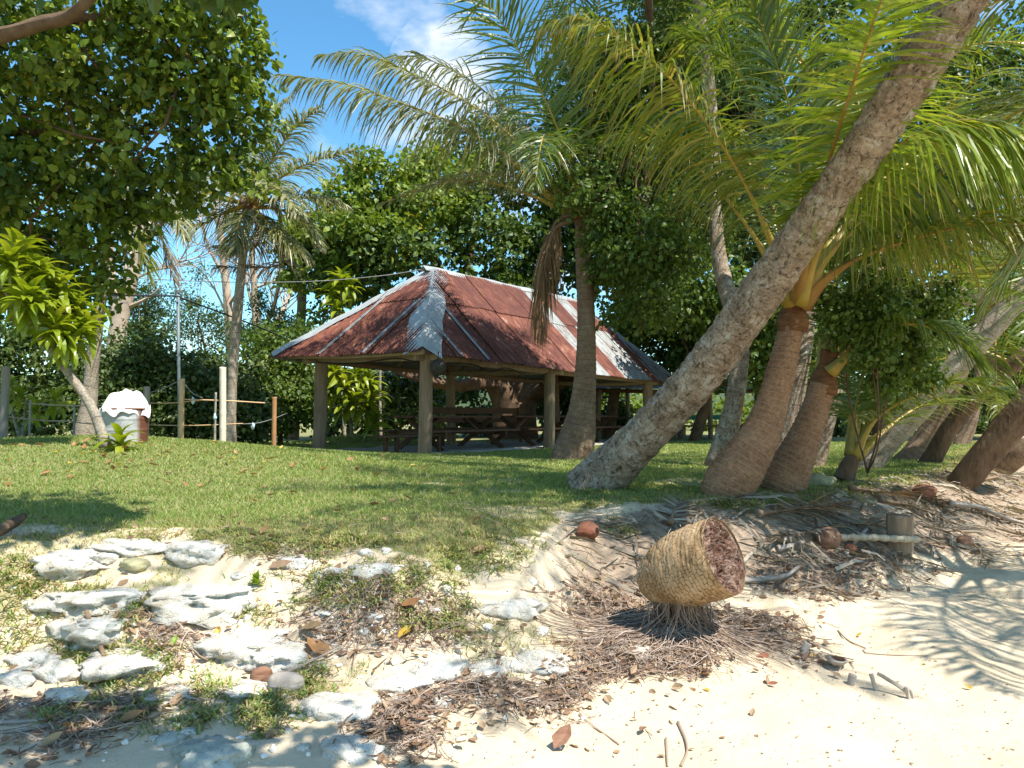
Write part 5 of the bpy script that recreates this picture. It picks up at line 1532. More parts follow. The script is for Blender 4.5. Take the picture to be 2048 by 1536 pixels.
# bare pale trees
def baretree(label, paths, foot, mat='bark_pale'):
    t = thing('bare_tree', label, 'tree', foot)
    for k, (cl, r0, r1) in enumerate(paths):
        g = Geo()
        c = curve(pts(*cl), 26)
        tube(g, c, np.linspace(r0, r1, 26), 8)
        for _ in range(9):
            i = R.integers(8, 25)
            d = nrmz((c[min(i + 1, 25)] - c[i - 1]) + rdir(1)[0] * np.linalg.norm(c[min(i + 1, 25)] - c[i - 1]) * 1.1 + np.array((0, 0, 0.08)))
            ln = 0.8 + 1.4 * R.random()
            e = c[i] + d * ln
            mdp = (c[i] + e) / 2 + R.normal(size=3) * 0.12
            tube(g, curve([c[i], mdp, e], 8), np.linspace(max(r1, 0.025) * 0.8, 0.008, 8), 4, 0, False)
            for _ in range(3):
                e2 = e + (e - mdp) * 0.3 + rdir(1)[0] * 0.6
                tube(g, curve([mdp, (mdp + e2) / 2 + R.normal(size=3) * 0.08, e2], 6), np.linspace(0.014, 0.005, 6), 3, 0, False)
        g.obj('trunk' if k == 0 else 'branch', G_[mat], t)
    return t


def foot(x, D):
    p = P(x, 860, D)
    return (p[0], D, g1(p[0], D))


baretree('bare pale tree forking behind the slender far palm', [([(470, 880, 29), (462, 700, 29), (455, 600, 29), (447, 520, 29), (440, 460, 29), (425, 410, 29)], 0.26, 0.10), ([(447, 520, 29), (440, 460, 29), (455, 420, 29), (470, 380, 29)], 0.12, 0.04),
                                                                ([(452, 560, 29), (420, 500, 28.5), (400, 440, 28), (380, 400, 28)], 0.07, 0.02), ([(458, 640, 29), (430, 580, 29.5), (400, 540, 30), (360, 510, 30)], 0.05, 0.015)], foot(470, 29))
baretree('bare forked tree nearest the left roof corner', [([(525, 880, 27), (520, 720, 27), (512, 640, 27), (508, 560, 27), (505, 500, 27), (530, 440, 27)], 0.24, 0.06), ([(516, 680, 27), (545, 620, 26.5), (560, 560, 26), (575, 500, 26)], 0.10, 0.03), ([(516, 700, 27), (555, 640, 27.5), (580, 590, 28), (600, 540, 28)], 0.12, 0.04), ([(512, 640, 27), (495, 570, 27), (485, 500, 27)], 0.07, 0.02)], foot(525, 27))
baretree('broad bare tree with creeper round its trunk left of the steel pole', [([(232, 880, 25), (232, 760, 25), (236, 660, 25), (262, 560, 25), (290, 460, 25), (315, 390, 25)], 0.42, 0.12), ([(236, 660, 25), (225, 560, 25), (220, 480, 25), (205, 400, 25)], 0.2, 0.06), ([(265, 560, 25), (310, 540, 25), (350, 530, 25), (380, 490, 25)], 0.05, 0.015),
                                                                                 ([(262, 570, 25), (250, 500, 25.4), (270, 430, 25.6)], 0.12, 0.04), ([(285, 470, 25), (330, 430, 25), (370, 400, 25)], 0.05, 0.015)], foot(232, 25))

# ================================================================== TI PLANTS (big strap leaves)
g = Geo()
place(g, 'blade', np.zeros((1, 3)), np.array([(1.0, 0, 0)]), np.array([(0, 0, 1.0)]), 1.0)
TI_ME = g.mesh('leaf', G_['ti'])


def rosette(parent, c, n, length, axis=(0, 0, 1), droop=0.3, seed=0):
    rg = np.random.default_rng(seed)
    pl = world_loc(parent)
    ax = Vector(axis).normalized()
    for k in range(n):
        t = (k + 0.5) / n
        a = k * 2.39996
        el = math.radians(72 - 115 * t + rg.normal() * 8)
        d = Vector((math.cos(a) * math.cos(el), math.sin(a) * math.cos(el), math.sin(el))) + ax * 0.25
        d.normalize()
        zv = Vector((0, 0, 1)) if abs(d.z) < 0.93 else Vector((-math.cos(a), -math.sin(a), 0.2))
        y_ = zv.cross(d).normalized(); z_ = d.cross(y_)
        if rg.random() < 0.25:
            q = Matrix.Rotation(rg.normal() * 0.6, 3, d); y_ = q @ y_; z_ = q @ z_
        o = bpy.data.objects.new('leaf', TI_ME)
        COL.objects.link(o)
        mt = Matrix((d, y_, z_)).transposed().to_4x4()
        L_ = length * (0.75 + 0.4 * rg.random())
        o.matrix_world = Matrix.Translation(Vector(c) - pl - ax * 0.10 * t) @ mt @ Matrix.Scale(L_, 4)
        o.parent = parent


def tiplant(label, footp, stems, heads, n, length, seed):
    t = thing('ti_plant', label, 'plant', footp)
    for cl, r0, r1 in stems:
        g = Geo()
        tube(g, curve([np.asarray(q, float) for q in cl], 26), np.linspace(r0, r1, 26), 9, 0, True, lambda th, s: 0.003 * np.sin(s * 60))
        g.obj('stem', G_['bark_far'], t)
    for k, c in enumerate(heads):
        rosette(t, c, n, length, (0, 0, 1), 0.3, seed + k)
    return t


b = gp(214, 862)
D0 = 10.2
f0 = P(214, 868, D0); f0[2] = g1(f0[0], f0[1])
heads = pts((20, 520, 9.8), (75, 545, 10.0), (120, 585, 10.2), (55, 600, 9.7), (150, 620, 10.4), (20, 590, 10.2), (105, 650, 9.9), (-30, 560, 10), (45, 505, 10.4), (135, 680, 10.1), (165, 650, 10.3))
tiplant('tall ti plant with a leaning pale stem and bushy yellow green head at left', f0,
        [([f0, P(185, 818, D0), P(140, 750, D0), P(95, 690, D0), P(60, 640, D0 - 0.1), P(40, 560, 9.9)], 0.075, 0.03), ([P(112, 712, D0), P(105, 670, 10.1), P(110, 610, 10.1)], 0.04, 0.02), ([P(80, 668, D0), P(100, 640, 10.2), P(140, 620, 10.3)], 0.03, 0.02), ([P(70, 655, D0), P(30, 610, 10.1), P(0, 570, 10)], 0.03, 0.02)],
        heads, 27, 0.42, 40)
ti_left = [o for o in COL.objects if o.name.startswith('ti_plant')][-1]
hh_ = np.array(heads)
n = 200
O_ = hh_[R.integers(0, len(hh_), n)] + R.normal(size=(n, 3)) * np.array((0.10, 0.10, 0.07))
az_ = R.random(n) * 6.283; el_ = R.normal(size=n) * 0.5 + 0.1
g = Geo()
place(g, 'blade', O_, np.stack([np.cos(az_) * np.cos(el_), np.sin(az_) * np.cos(el_), np.sin(el_)], 1), np.array((0, 0, 1.0)) + R.normal(size=(n, 3)) * 0.15, 0.33 + 0.15 * R.random(n))
o = g.obj('foliage', G_['ti'], ti_left); o['kind'] = 'stuff'
D1 = 21.5
f1 = foot(705, D1)
heads = pts((672, 745, 21), (715, 745, 21.4), (690, 775, 21), (735, 765, 21.5), (660, 785, 21.3), (705, 800, 21), (745, 790, 21.6), (690, 815, 21.2), (735, 815, 21.4), (660, 745, 21.6), (750, 840, 21.2))
tiplant('bright ti plant hanging its strap leaves under the left eave of the shelter', f1,
        [([f1, P(702, 850, D1), P(700, 800, D1), P(695, 745, D1)], 0.05, 0.025), ([P(702, 850, D1), P(725, 800, D1), P(735, 755, D1)], 0.035, 0.02), ([P(702, 850, D1), P(670, 810, D1), P(665, 760, D1)], 0.035, 0.02)], heads, 24, 0.62, 60)
f2 = foot(690, 23)
tiplant('tall yellow ti plant showing its head above the left slope of the roof', f2,
        [([f2, P(684, 780, 23), P(680, 660, 23), P(682, 580, 23)], 0.05, 0.025), ([P(680, 660, 23), P(668, 600, 23), P(670, 570, 23)], 0.03, 0.02)], pts((682, 560, 23), (668, 590, 23), (698, 575, 23), (676, 620, 22.8)), 20, 0.66, 80)
f3 = foot(762, 24)
tiplant('ti plant with yellow leaves peeping over the roof left of its apex', f3, [([f3, P(760, 780, 24), P(762, 660, 24), P(765, 600, 24)], 0.05, 0.025)], pts((750, 590, 24), (780, 592, 24)), 18, 0.66, 90)
f4 = gp(240, 886)
f4 = P(240, 884, 10.0); f4[2] = g1(f4[0], f4[1])
tiplant('small ti plant with upright lime leaves in front of the drum', f4, [([f4, f4 + (0, 0, 0.16)], 0.03, 0.02)], [f4 + np.array((0, 0, 0.15)), f4 + np.array((0.02, 0, 0.06))], 13, 0.40, 95)
f5 = P(45, 870, 13.5); f5[2] = g1(f5[0], f5[1])
tiplant('shaded bamboo like clump of pale strap leaves at the left fence', f5, [([f5, f5 + (0.05, 0, 0.8)], 0.03, 0.02), ([f5, f5 + (-0.3, 0.1, 0.7)], 0.03, 0.02)], pts((40, 790, 13.5), (20, 770, 13.6), (70, 820, 13.4), (110, 800, 13.6)), 16, 0.36, 99)

# ================================================================== DRUM, FENCE, POLE, CABLES
Dd = 10.9
pd = P(250, 880, Dd)
pd[2] = g1(pd[0], pd[1])
drum = thing('steel_drum', 'rust streaked grey steel drum standing on the lawn behind the small ti plant', 'drum', pd)
zt = P(250, 818, Dd)[2]
rd = PX(84, Dd) / 2
g = Geo()
zs = np.linspace(pd[2] - 0.1, zt, 40)
hz_ = (zs - pd[2]) / (zt - pd[2])
rads = rd * (1 + 0.025 * np.exp(-((hz_ - 0.36) / 0.03) ** 2) + 0.025 * np.exp(-((hz_ - 0.70) / 0.03) ** 2) + 0.03 * (hz_ > 0.975))
tube(g, np.stack([0 * zs + pd[0], 0 * zs + pd[1], zs], 1), rads, 36, 0, True, lambda th, s: 0.004 * np.sin(3 * th + 1) + 0.004 * np.sin(7 * th + s * 9))
m = M('drum_steel')
ob = m.co('Object')
st = m.noise(m.co('Object', (1, 1, 0.25)), 7, 5, 0.65)
bl = m.noise(ob, 4.5, 6, 0.7)
c = m.ramp(bl, [(0.35, (0.24, 0.25, 0.25)), (0.55, (0.40, 0.40, 0.39))])
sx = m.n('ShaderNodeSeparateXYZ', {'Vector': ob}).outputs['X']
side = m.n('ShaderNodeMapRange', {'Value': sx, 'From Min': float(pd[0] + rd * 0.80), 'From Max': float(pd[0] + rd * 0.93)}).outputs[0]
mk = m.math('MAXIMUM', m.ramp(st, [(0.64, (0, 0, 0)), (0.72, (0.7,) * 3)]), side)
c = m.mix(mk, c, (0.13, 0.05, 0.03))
m.col(c)
m.b.inputs['Roughness'].default_value = 0.6
m.bump(m.noise(ob, 20, 4), 0.3, 0.01)
g.obj('body', m.m, drum)
g = Geo()
t = np.linspace(0, 2 * math.pi, 40)
tube(g, np.stack([pd[0] + rd * 1.02 * np.cos(t), pd[1] + rd * 1.02 * np.sin(t), 0 * t + zt], 1), 0.014, 6, 0, False)
g.obj('rim', G_['rust'], drum)


def lump(c, half, seed, sub=4, amp=0.25, freq=1.6, flat_top=0.0, rot=0.0, crag=0.0):
    """an irregular rounded lump"""
    import bmesh
    bm = bmesh.new()
    bmesh.ops.create_icosphere(bm, subdivisions=sub, radius=1)
    v = np.array([q.co[:] for q in bm.verts])
    f = np.array([[q.index for q in fc.verts] for fc in bm.faces])
    bm.free()
    from mathutils import noise as mn
    off = Vector((seed * 3.7, seed * 1.3, seed * 2.1))
    d = np.array([mn.fractal(Vector(q) * freq + off, 0.9, 2.0, 4) for q in v])
    k = 1 + amp * d
    if crag:
        e = np.array([mn.ridged_multi_fractal(Vector(q) * freq * 2.2 + off, 0.9, 2.0, 4, 1.0, 2.0) for q in v])
        k = k + crag * (e - 1.0) * 0.35
    v = v * k[:, None]
    if flat_top:
        v[:, 2] = np.where(v[:, 2] > 0, v[:, 2] * (1 - flat_top) + flat_top * np.tanh(v[:, 2] * 2.4) * 0.62, v[:, 2])
    v = v * np.asarray(half)
    ca, sa = math.cos(rot), math.sin(rot)
    v = np.stack([v[:, 0] * ca - v[:, 1] * sa, v[:, 0] * sa + v[:, 1] * ca, v[:, 2]], 1)
    return v + np.asarray(c), f


# white sack thrown over the drum
g = Geo()
sc_ = np.array((pd[0], pd[1], zt + 0.02))
th = np.linspace(0, 2 * math.pi, 73)
prof = [(0.001, 0.215), (0.35, 0.21), (0.62, 0.185), (0.84, 0.11), (0.99, 0.02), (1.07, -0.05), (1.08, -0.085)]
V, uv = [], []
for k, (rr, hh) in enumerate(curve(np.array(prof), 22)):
    fold = 0.16 * (vn(4 * np.cos(th) + 5, 4 * np.sin(th) + 5 + 0.5 * rr, 8) - 0.5) * rr + 0.03 * (vn(12 * np.cos(th), 12 * np.sin(th), 9) - 0.5) * rr + 0.03 * np.sin(3 * th + 0.6)
    hem = np.where(hh < 0.0, 0.16 * (vn(3.1 * np.cos(th) + 9, 3.1 * np.sin(th) + 9, 4) - 0.5) + 0.03 * np.sin(5 * th), 0)
    r_ = rd * (rr + fold)
    V.append(np.stack([sc_[0] + r_ * np.cos(th), sc_[1] + r_ * np.sin(th), sc_[2] + hh + hem + 0.04 * np.cos(2 * th + 0.5) * (1 - rr) + 0.06 * (vn(3.5 * rr * np.cos(th) + 3, 3.5 * rr * np.sin(th) + 3, 2) - 0.5) + 0.03 * (vn(9 * rr * np.cos(th), 9 * rr * np.sin(th), 5) - 0.5)], 1))
V = np.array(V)
i, j = np.meshgrid(np.arange(21), np.arange(72), indexing='ij')
q = (i * 73 + j).ravel()
g.add(V.reshape(-1, 3), np.stack([q, q + 73, q + 74, q + 1], 1))
tag(g.obj('white_sack', G_['sack'], None, sc_), 'crumpled white woven sack draped over the top of the drum', 'sack')

# bamboo fence
fence = thing('bamboo_fence', 'makeshift fence of bamboo and grey posts with thin bamboo rails along the lawn', 'fence', foot(360, 13.0))


def post(px, yt, w, D, mat, lean=0.0, node=0.0, nm='post', label=None):
    b = P(px, 870, D)
    zb = g1(b[0], D)
    zt_ = P(px, yt, D)[2]
    g = Geo()
    n = 40
    c = curve([(b[0], D, zb - 0.15), (b[0] + lean * 0.5, D, (zb + zt_) / 2), (b[0] + lean, D, zt_)], n)
    tube(g, c, PX(w, D) / 2, 14, 0, True, (lambda th, s: node * 0.006 * np.exp(-((np.mod(s, 0.27) - 0.13) / 0.012) ** 2)) if node else (lambda th, s: 0.004 * np.sin(3 * th + s * 4)))
    o = g.obj(nm, G_[mat], fence)
    if label: o['label'] = label


post(8, 733, 15, 12.0, 'post_grey', label='thick grey post at the left edge')
post(59, 800, 4, 12.4, 'post_grey', nm='stake')
post(148, 815, 4, 12.6, 'post_grey', nm='stake')
post(292, 773, 12, 12.8, 'post_grey', label='grey post behind the drum')
post(362, 757, 11, 13.0, 'bamboo', 0, 1, label='tan bamboo post')
post(430, 785, 4, 13.1, 'drift', nm='stake')
post(446, 734, 13, 13.2, 'bamboo_pale', -0.02, 1, label='tallest pale bamboo post')
post(548, 794, 9, 14.0, 'bamboo_red', 0, 1, label='orange bamboo post farthest right')


def rail(a, b, r=0.010, mat='bamboo', sag=0.02):
    g = Geo()
    a, b = P(*a), P(*b)
    tube(g, curve([a, (a + b) / 2 - np.array((0, 0, sag)), b], 16), r, 6)
    g.obj('rail', G_[mat], fence)


rail((286, 806, 12.85), (400, 801, 13.1)); rail((368, 799, 12.95), (530, 806, 13.6), 0.013, sag=-0.01); rail((292, 850, 12.9), (486, 847, 13.3))
rail((60, 807, 12.3), (215, 811, 12.7), 0.012, 'bark_pale'); rail((10, 833, 12.0), (150, 843, 12.5), 0.012, 'bark_pale'); rail((140, 842, 12.5), (215, 848, 12.7), 0.012, 'bark_pale')
g = Geo()
tube(g, curve(pts((300, 785, 12.8), (325, 778, 12.85), (357, 762, 12.95)), 14), 0.008, 5)
tube(g, curve(pts((366, 764, 12.95), (385, 786, 13), (405, 796, 13.1)), 14), 0.007, 5)
tube(g, curve(pts((486, 848, 13.4), (515, 846, 13.7), (545, 838, 14), (575, 826, 15)), 20), 0.006, 5)
g.obj('wire', G_['cable_pale'], fence)
g = Geo()
for (x, y, D) in ((386, 801, 13.05), (506, 852, 13.6), (430, 835, 13.05)):
    c = P(x, y, D)
    v, f = lump(c, (0.03, 0.02, 0.06), x, 2, 0.6)
    g.add(v, f)
g.obj('rag_tie', simple('pale_blue_rag', (0.35, 0.5, 0.6), (0.6, 0.7, 0.75), 5, 0.3), fence)

# steel pole and the cables it carries
pp_ = P(357, 860, 16.5)
pole = thing('utility_pole', 'thin grey steel pole carrying cables behind the bamboo fence', 'pole', (pp_[0], 16.5, g1(pp_[0], 16.5)))
g = Geo()
tube(g, np.array([P(359, 900, 16.5), P(356, 580, 16.5)]), PX(6.5, 16.5) / 2, 12)
g.obj('shaft', G_['metal_dark'], pole)
g = Geo()
box(g, P(356, 583, 16.5), (0.06, 0.04, 0.03)); tube(g, np.array([P(352, 592, 16.4), P(360, 592, 16.4)]), 0.025, 8)
g.obj('bracket', G_['metal_dark'], pole)


def cable(label, rows, r, mat='cable'):
    g = Geo()
    q = pts(*rows)
    tube(g, curve(q, 50), r, 5)
    tag(g.obj('cable', G_[mat], None, q[0]), label, 'cable')


cable('thick black cable running from the left to the top of the steel pole', [(-60, 588, 15), (100, 590, 15.6), (250, 591, 16.1), (355, 592, 16.45)], 0.020)
cable('thick black cable slanting down from the steel pole towards the shelter roof', [(357, 594, 16.5), (440, 625, 18), (520, 655, 19.5), (600, 690, 21)], 0.020)
cable('thin pale cable crossing the sky above the steel pole to the shelter', [(150, 550, 19), (280, 557, 19), (450, 564, 19), (620, 563, 19), (760, 552, 18.9), (850, 538, 18.8)], 0.011, 'cable_pale')

# ================================================================== THE SAWN PALM STUMP
m = M('stump_bark')
uv = m.n('ShaderNodeTexCoord').outputs['UV']
ob = m.co('Object')
nv = m.n('ShaderNodeTexNoise', {'Vector': ob, 'Scale': 8.0, 'Detail': 5, 'Roughness': 0.65})
wv = m.n('ShaderNodeVectorMath', {0: nv.outputs['Color'], 1: (0.10, 0.075, 0)}, operation='MULTIPLY').outputs[0]
uw = m.n('ShaderNodeVectorMath', {0: m.n('ShaderNodeMapping', {'Vector': uv, 'Scale': (1.45, 1.0, 1)}).outputs[0], 1: wv}, operation='ADD').outputs[0]
br = m.n('ShaderNodeTexBrick', {'Vector': uw, 'Scale': 1.0, 'Mortar Size': 0.0024, 'Mortar Smooth': 0.5, 'Brick Width': 0.046, 'Row Height': 0.026})
gap = m.noise(ob, 14, 5, 0.7)
crk = m.math('MULTIPLY', br.outputs['Fac'], m.ramp(gap, [(0.40, (0.05,) * 3), (0.60, (0.9,) * 3)]))
c = m.ramp(m.noise(ob, 6, 8, 0.75), [(0.38, (0.23, 0.14, 0.066)), (0.5, (0.34, 0.22, 0.112)), (0.62, (0.43, 0.30, 0.175))])
fib = m.noise(m.co('UV', (60, 6, 1)), 2.0, 4, 0.7)
c = m.mix(m.math('MULTIPLY', m.ramp(fib, [(0.56, (0, 0, 0)), (0.66, (1, 1, 1))]), 0.45), c, (0.50, 0.39, 0.26))
c = m.mix(m.math('MULTIPLY', crk, 0.85), c, (0.055, 0.032, 0.018))
m.col(c)
m.b.inputs['Roughness'].default_value = 0.85
m.bump(m.math('SUBTRACT', m.math('MULTIPLY', m.noise(ob, 40, 4), 0.35), m.math('MULTIPLY', crk, 1.0)), 0.9, 0.016)
stump_bark = m.m
m = M('stump_cut')
ob = m.co('Object')
nn = m.noise(ob, 19, 8, 0.8, 0.8)
c = m.ramp(nn, [(0.38, (0.085, 0.04, 0.028)), (0.5, (0.235, 0.13, 0.09)), (0.62, (0.46, 0.34, 0.27))])
c = m.mix(m.math('MULTIPLY', m.attr(), 0.85), c, (0.11, 0.035, 0.02))
m.col(c)
m.bump(nn, 1.0, 0.03)
stump_cut = m.m

sb = P(1300, 1160, 5.17)
sf = P(1450, 1110, 4.85)
gr = gp(1370, 1262)
stump = thing('palm_stump', 'sawn off barrel shaped palm stump tipped on its side on a mass of roots', 'stump', (sb[0] + 0.12, sb[1] - 0.1, g1(sb[0] + 0.12, sb[1] - 0.1)))
ax = nrmz(sf - sb)
Ls = np.linalg.norm(sf - sb)
tt = np.linspace(0, 1, 90)
rprof = np.interp(tt, [0, 0.05, 0.14, 0.28, 0.45, 0.65, 0.85, 1.0], [0.06, 0.12, 0.165, 0.208, 0.236, 0.250, 0.252, 0.243])
path = sb + (sf - sb) * (tt[:, None] * 1.10 - 0.10)
rowh = 0.034
g = Geo()
tube(g, path, rprof, 72, 0, False, lambda th, s: 0.003 * (np.mod(s / rowh + 0.6 * np.sin(th + 1) + 0.22 * np.sin(3 * th), 1.0) - 0.5) * sm(s, 0.05, 0.12) + 0.011 * (vn(th * 3.2, s * 16, 4) - 0.5) + 0.012 * (fbm(th * 7, s * 36, 6, 3) - 0.5) + 0.012 * np.sin(2 * th + 0.7))
g.obj('barrel', stump_bark, stump)
# sawn face: ragged fibres with a hollow down the middle
nr, na = 40, 110
T_, A_, B_ = frames(path)
a_, b_ = A_[-1], B_[-1]
rr = np.linspace(0, 1, nr)[:, None] * np.ones((1, na + 1))
th = np.linspace(0, 2 * math.pi, na + 1)[None] * np.ones((nr, 1))
R1 = 0.243 * rr
xx, yy = R1 * np.cos(th), R1 * np.sin(th)
base_p = path[-1] + xx[..., None] * a_ + yy[..., None] * b_
# hollow: along the world-vertical direction of the face
vd = np.array((0.25, 0, 1.0)); vd = nrmz(vd - ax * np.dot(vd, ax)); hd = np.cross(ax, vd)
pv = (base_p - path[-1]) @ vd; ph_ = (base_p - path[-1]) @ hd
hol = np.exp(-((ph_ + 0.03 * np.sin(pv * 14)) / 0.035) ** 2) * sm(0.20 - np.abs(pv), 0, 0.08)
nzz = fbm(xx * 22 + 50, yy * 22 + 50, 3, 5) - 0.5
off = -0.010 - 0.11 * hol + 0.11 * nzz * sm(1.0 - rr, 0.0, 0.12) - 0.035 * (1 - rr) - 0.02 * (vn(xx * 120, yy * 120, 9) > 0.7) * (rr < 0.93)
pos = base_p + off[..., None] * ax
pos[:, -1] = pos[:, 0]
i, j = np.meshgrid(np.arange(nr - 1), np.arange(na), indexing='ij')
q = (i * (na + 1) + j).ravel()
g = Geo()
g.add(pos.reshape(-1, 3), np.stack([q, q + na + 1, q + na + 2, q + 1], 1), 0, None, np.clip(hol * 1.2 + 0.5 * (nzz < -0.12), 0, 1).ravel(), False)
g.obj('cut_face', stump_cut, stump)
g = Geo()   # loose fibres and splits on the bark
for _ in range(70):
    t_ = 0.15 + 0.75 * R.random(); a = R.random() * 2 * math.pi
    i_ = int(t_ * 89)
    rad = A_[i_] * math.cos(a) + B_[i_] * math.sin(a)
    tan = np.cross(T_[i_], rad)
    p0 = path[i_] + rad * (rprof[i_] + 0.002)
    p2 = p0 + tan * R.normal() * 0.05 + T_[i_] * R.normal() * 0.02 + rad * 0.004
    tube(g, curve([p0, (p0 + p2) / 2 + rad * (0.004 + 0.012 * R.random()), p2], 5), 0.0016, 3, 0, False)
o = g.obj('bark_fibre', G_['drift'], stump); o['kind'] = 'stuff'
# roots hanging out of the bole and running over the sand
g = Geo()
for k in range(380):
    t_ = 0.10 + 0.48 * R.random()
    i_ = int(t_ * 89)
    a = math.radians(-90) + R.normal() * 0.75
    dn = np.array((0, 0, -1.0)); dn = nrmz(dn - T_[i_] * np.dot(dn, T_[i_])); sd_ = np.cross(T_[i_], dn)
    rad = nrmz(dn + sd_ * R.normal() * 0.55)
    p0 = path[i_] + rad * rprof[i_] * 0.97
    az = R.normal() * 0.9 + (math.pi if R.random() < 0.45 else -0.15)
    reach = abs(R.normal()) * 0.15 + 0.03
    q = p0[:2] + np.array((math.cos(az), math.sin(az) * 0.7)) * reach
    zg = g1(q[0], q[1]) + 0.012 + 0.05 * R.random() ** 2
    zm = max(zg, g1(p0[0], p0[1]) + 0.02)
    p1 = np.array((p0[0] * 0.75 + q[0] * 0.25 + R.normal() * 0.015, p0[1] * 0.75 + q[1] * 0.25 + R.normal() * 0.015, p0[2] * 0.5 + zm * 0.5 + R.normal() * 0.02))
    p2 = np.array((q[0], q[1], zg))
    q3 = q + np.array((math.cos(az + R.normal() * 0.5), math.sin(az + R.normal() * 0.5))) * (0.05 + 0.22 * R.random())
    p3_ = np.array((q3[0], q3[1], g1(q3[0], q3[1]) + 0.006 + 0.015 * R.random()))
    tube(g, curve([p0, p1, p2, p3_], 12), np.linspace(0.0040, 0.0016, 12) * (0.5 + 0.7 * R.random()), 4, 0, False)
for k in range(800):
    a = R.random() * 2 * math.pi
    x0, y0 = sb[0] + 0.14 + R.normal() * 0.10, sb[1] - 0.12 + R.normal() * 0.08
    ln_ = 0.12 + 0.75 * R.random() ** 1.6
    dx_ = math.cos(a) * (1.25 if math.cos(a) < 0 else 1.0)
    row_ = []
    for t_ in np.linspace(0, 1, 7):
        wx = R.normal() * 0.012
        xq, yq = x0 + dx_ * ln_ * t_ + wx, y0 + math.sin(a) * ln_ * 0.6 * t_ + R.normal() * 0.012
        row_.append((xq, yq, g1(xq, yq) + 0.006 + (1 - t_) * 0.05 * R.random() + 0.02 * R.random() * (t_ < 0.9)))
    tube(g, curve(row_, 13), np.linspace(0.0042, 0.0014, 13) * (0.5 + 0.8 * R.random()), 4, 0, False)
o = g.obj('roots', G_['twig'], stump); o['kind'] = 'stuff'

# ================================================================== STONES
def stone(px, py, w, h, label, mat='stone', group=None, seed=None, flat=0.5, rot=None, lift=0.15, dep=0.85, crag=0.5, tilt=0.0):
    p = gp(px, py + h * 0.35)
    D = p[1]
    hw = PX(w, D) / 2
    hh = PX(h, D) / 2 * 1.15
    v, f = lump((0, 0, 0), (hw, hw * dep, max(hh * 0.95, hw * 0.24)), seed if seed is not None else px * 0.37 + py, 4 if w > 60 else 3, 0.38, 1.3, flat, rot if rot is not None else R.random() * 0.8 - 0.4, crag)
    if tilt: v[:, 2] += v[:, 0] * tilt
    o = bpy.data.objects.new('stone', None)
    bpy.data.objects.remove(o)
    g = Geo()
    c = np.array((p[0], p[1] + hw * dep * 0.25, g1(p[0], p[1]) + hh * (lift - 0.42)))
    g.add(v + c, f, 0, None, None, True)
    return tag(g.obj('stone', G_[mat], None, c), label, 'stone', group)


stone(148, 1112, 150, 62, 'white craggy coral slab with a dark hollow under its front edge', flat=0.6, lift=0.5, seed=3, crag=0.8)
stone(396, 1090, 112, 56, 'rounded white coral stone at the foot of the lawn, right of the low slabs', lift=0.4, seed=5)
stone(255, 1082, 170, 40, 'long low white slab lying between the two craggy coral stones', seed=8, dep=0.55)
stone(272, 1117, 60, 26, 'tan wedge of stone poking out under the long low slab', 'stone_moss', seed=9)
stone(390, 1165, 250, 76, 'broadest flat white slab of the bank, beside the bright green seedling', flat=0.75, seed=12, lift=0.1)
stone(190, 1170, 190, 56, 'wide cream slab just below the craggy coral slab', flat=0.7, seed=14, lift=0.0)
stone(195, 1230, 170, 60, 'white slab overgrown with thin grass above the leaning bark strip', flat=0.7, seed=17)
stone(260, 1300, 190, 64, 'white slab crossed by the upper end of the brown bark strip', flat=0.7, seed=19)
stone(480, 1265, 170, 56, 'white ledge stone in the middle of the bank left of the brown sheath', flat=0.7, seed=23)
stone(540, 1302, 130, 54, 'white block with a shadowed front edge above the brown coconut', flat=0.6, seed=24, lift=0.35)
stone(112, 1335, 96, 60, 'grey white stone below the wide left slabs', seed=27, lift=0.35, flat=0.3)
stone(30, 1345, 80, 46, 'pale stone cut off by the left edge', seed=29, lift=0.3)
stone(130, 1384, 74, 36, 'small smooth white stone with shadow beneath it near the left foreground', seed=31, lift=0.4, flat=0.2)
stone(415, 1502, 150, 84, 'greenish grey stone with a pale top at the bottom left of the picture', 'stone_grey', seed=33, lift=0.45, flat=0.5)
stone(340, 1470, 52, 34, 'small dark green stone touching the greenish grey stone', 'stone_grey', seed=36, lift=0.3)
stone(665, 1400, 160, 76, 'smooth white hump of rock right of the brown coconut', flat=0.4, seed=38, lift=0.2, crag=0.2)
stone(745, 1125, 100, 50, 'pale slab at the head of the sandy gully under the lawn', flat=0.6, seed=41)
stone(590, 1112, 90, 40, 'pale stone right of the rounded coral stone', flat=0.6, seed=43)
stone(870, 1318, 120, 54, 'white hump of rock left of the largest white patch', flat=0.5, seed=45, crag=0.2)
stone(960, 1330, 120, 46, 'low white rock leading to the largest white patch', flat=0.6, seed=46, crag=0.2)
stone(1070, 1300, 190, 76, 'largest smooth white rock in the open sand below the stump', flat=0.7, seed=47, crag=0.15, lift=0.0)
stone(800, 1352, 130, 44, 'white rock just above the line of drift twigs', flat=0.6, seed=49, crag=0.2)
stone(1290, 1290, 150, 50, 'white rock in the shadow below the stump roots', flat=0.7, seed=51, crag=0.2, lift=0.0)
stone(1010, 1190, 150, 46, 'pale rock in the sand left of the stump', flat=0.8, seed=53, crag=0.2, lift=-0.1)
stone(1640, 958, 56, 34, 'mossy yellowish boulder in the grass beside the short ringed palm', 'stone_moss', seed=55, lift=0.6, flat=0.3)
stone(480, 1372, 110, 34, 'pale stone with dark grass in front below the white ledge', flat=0.6, seed=57)
stone(700, 1480, 120, 46, 'pale smooth rock half in shade at the bottom edge', flat=0.6, seed=59, crag=0.2, lift=0.1)
stone(60, 1305, 90, 40, 'dull white stone behind the left edge stone', flat=0.5, seed=61)
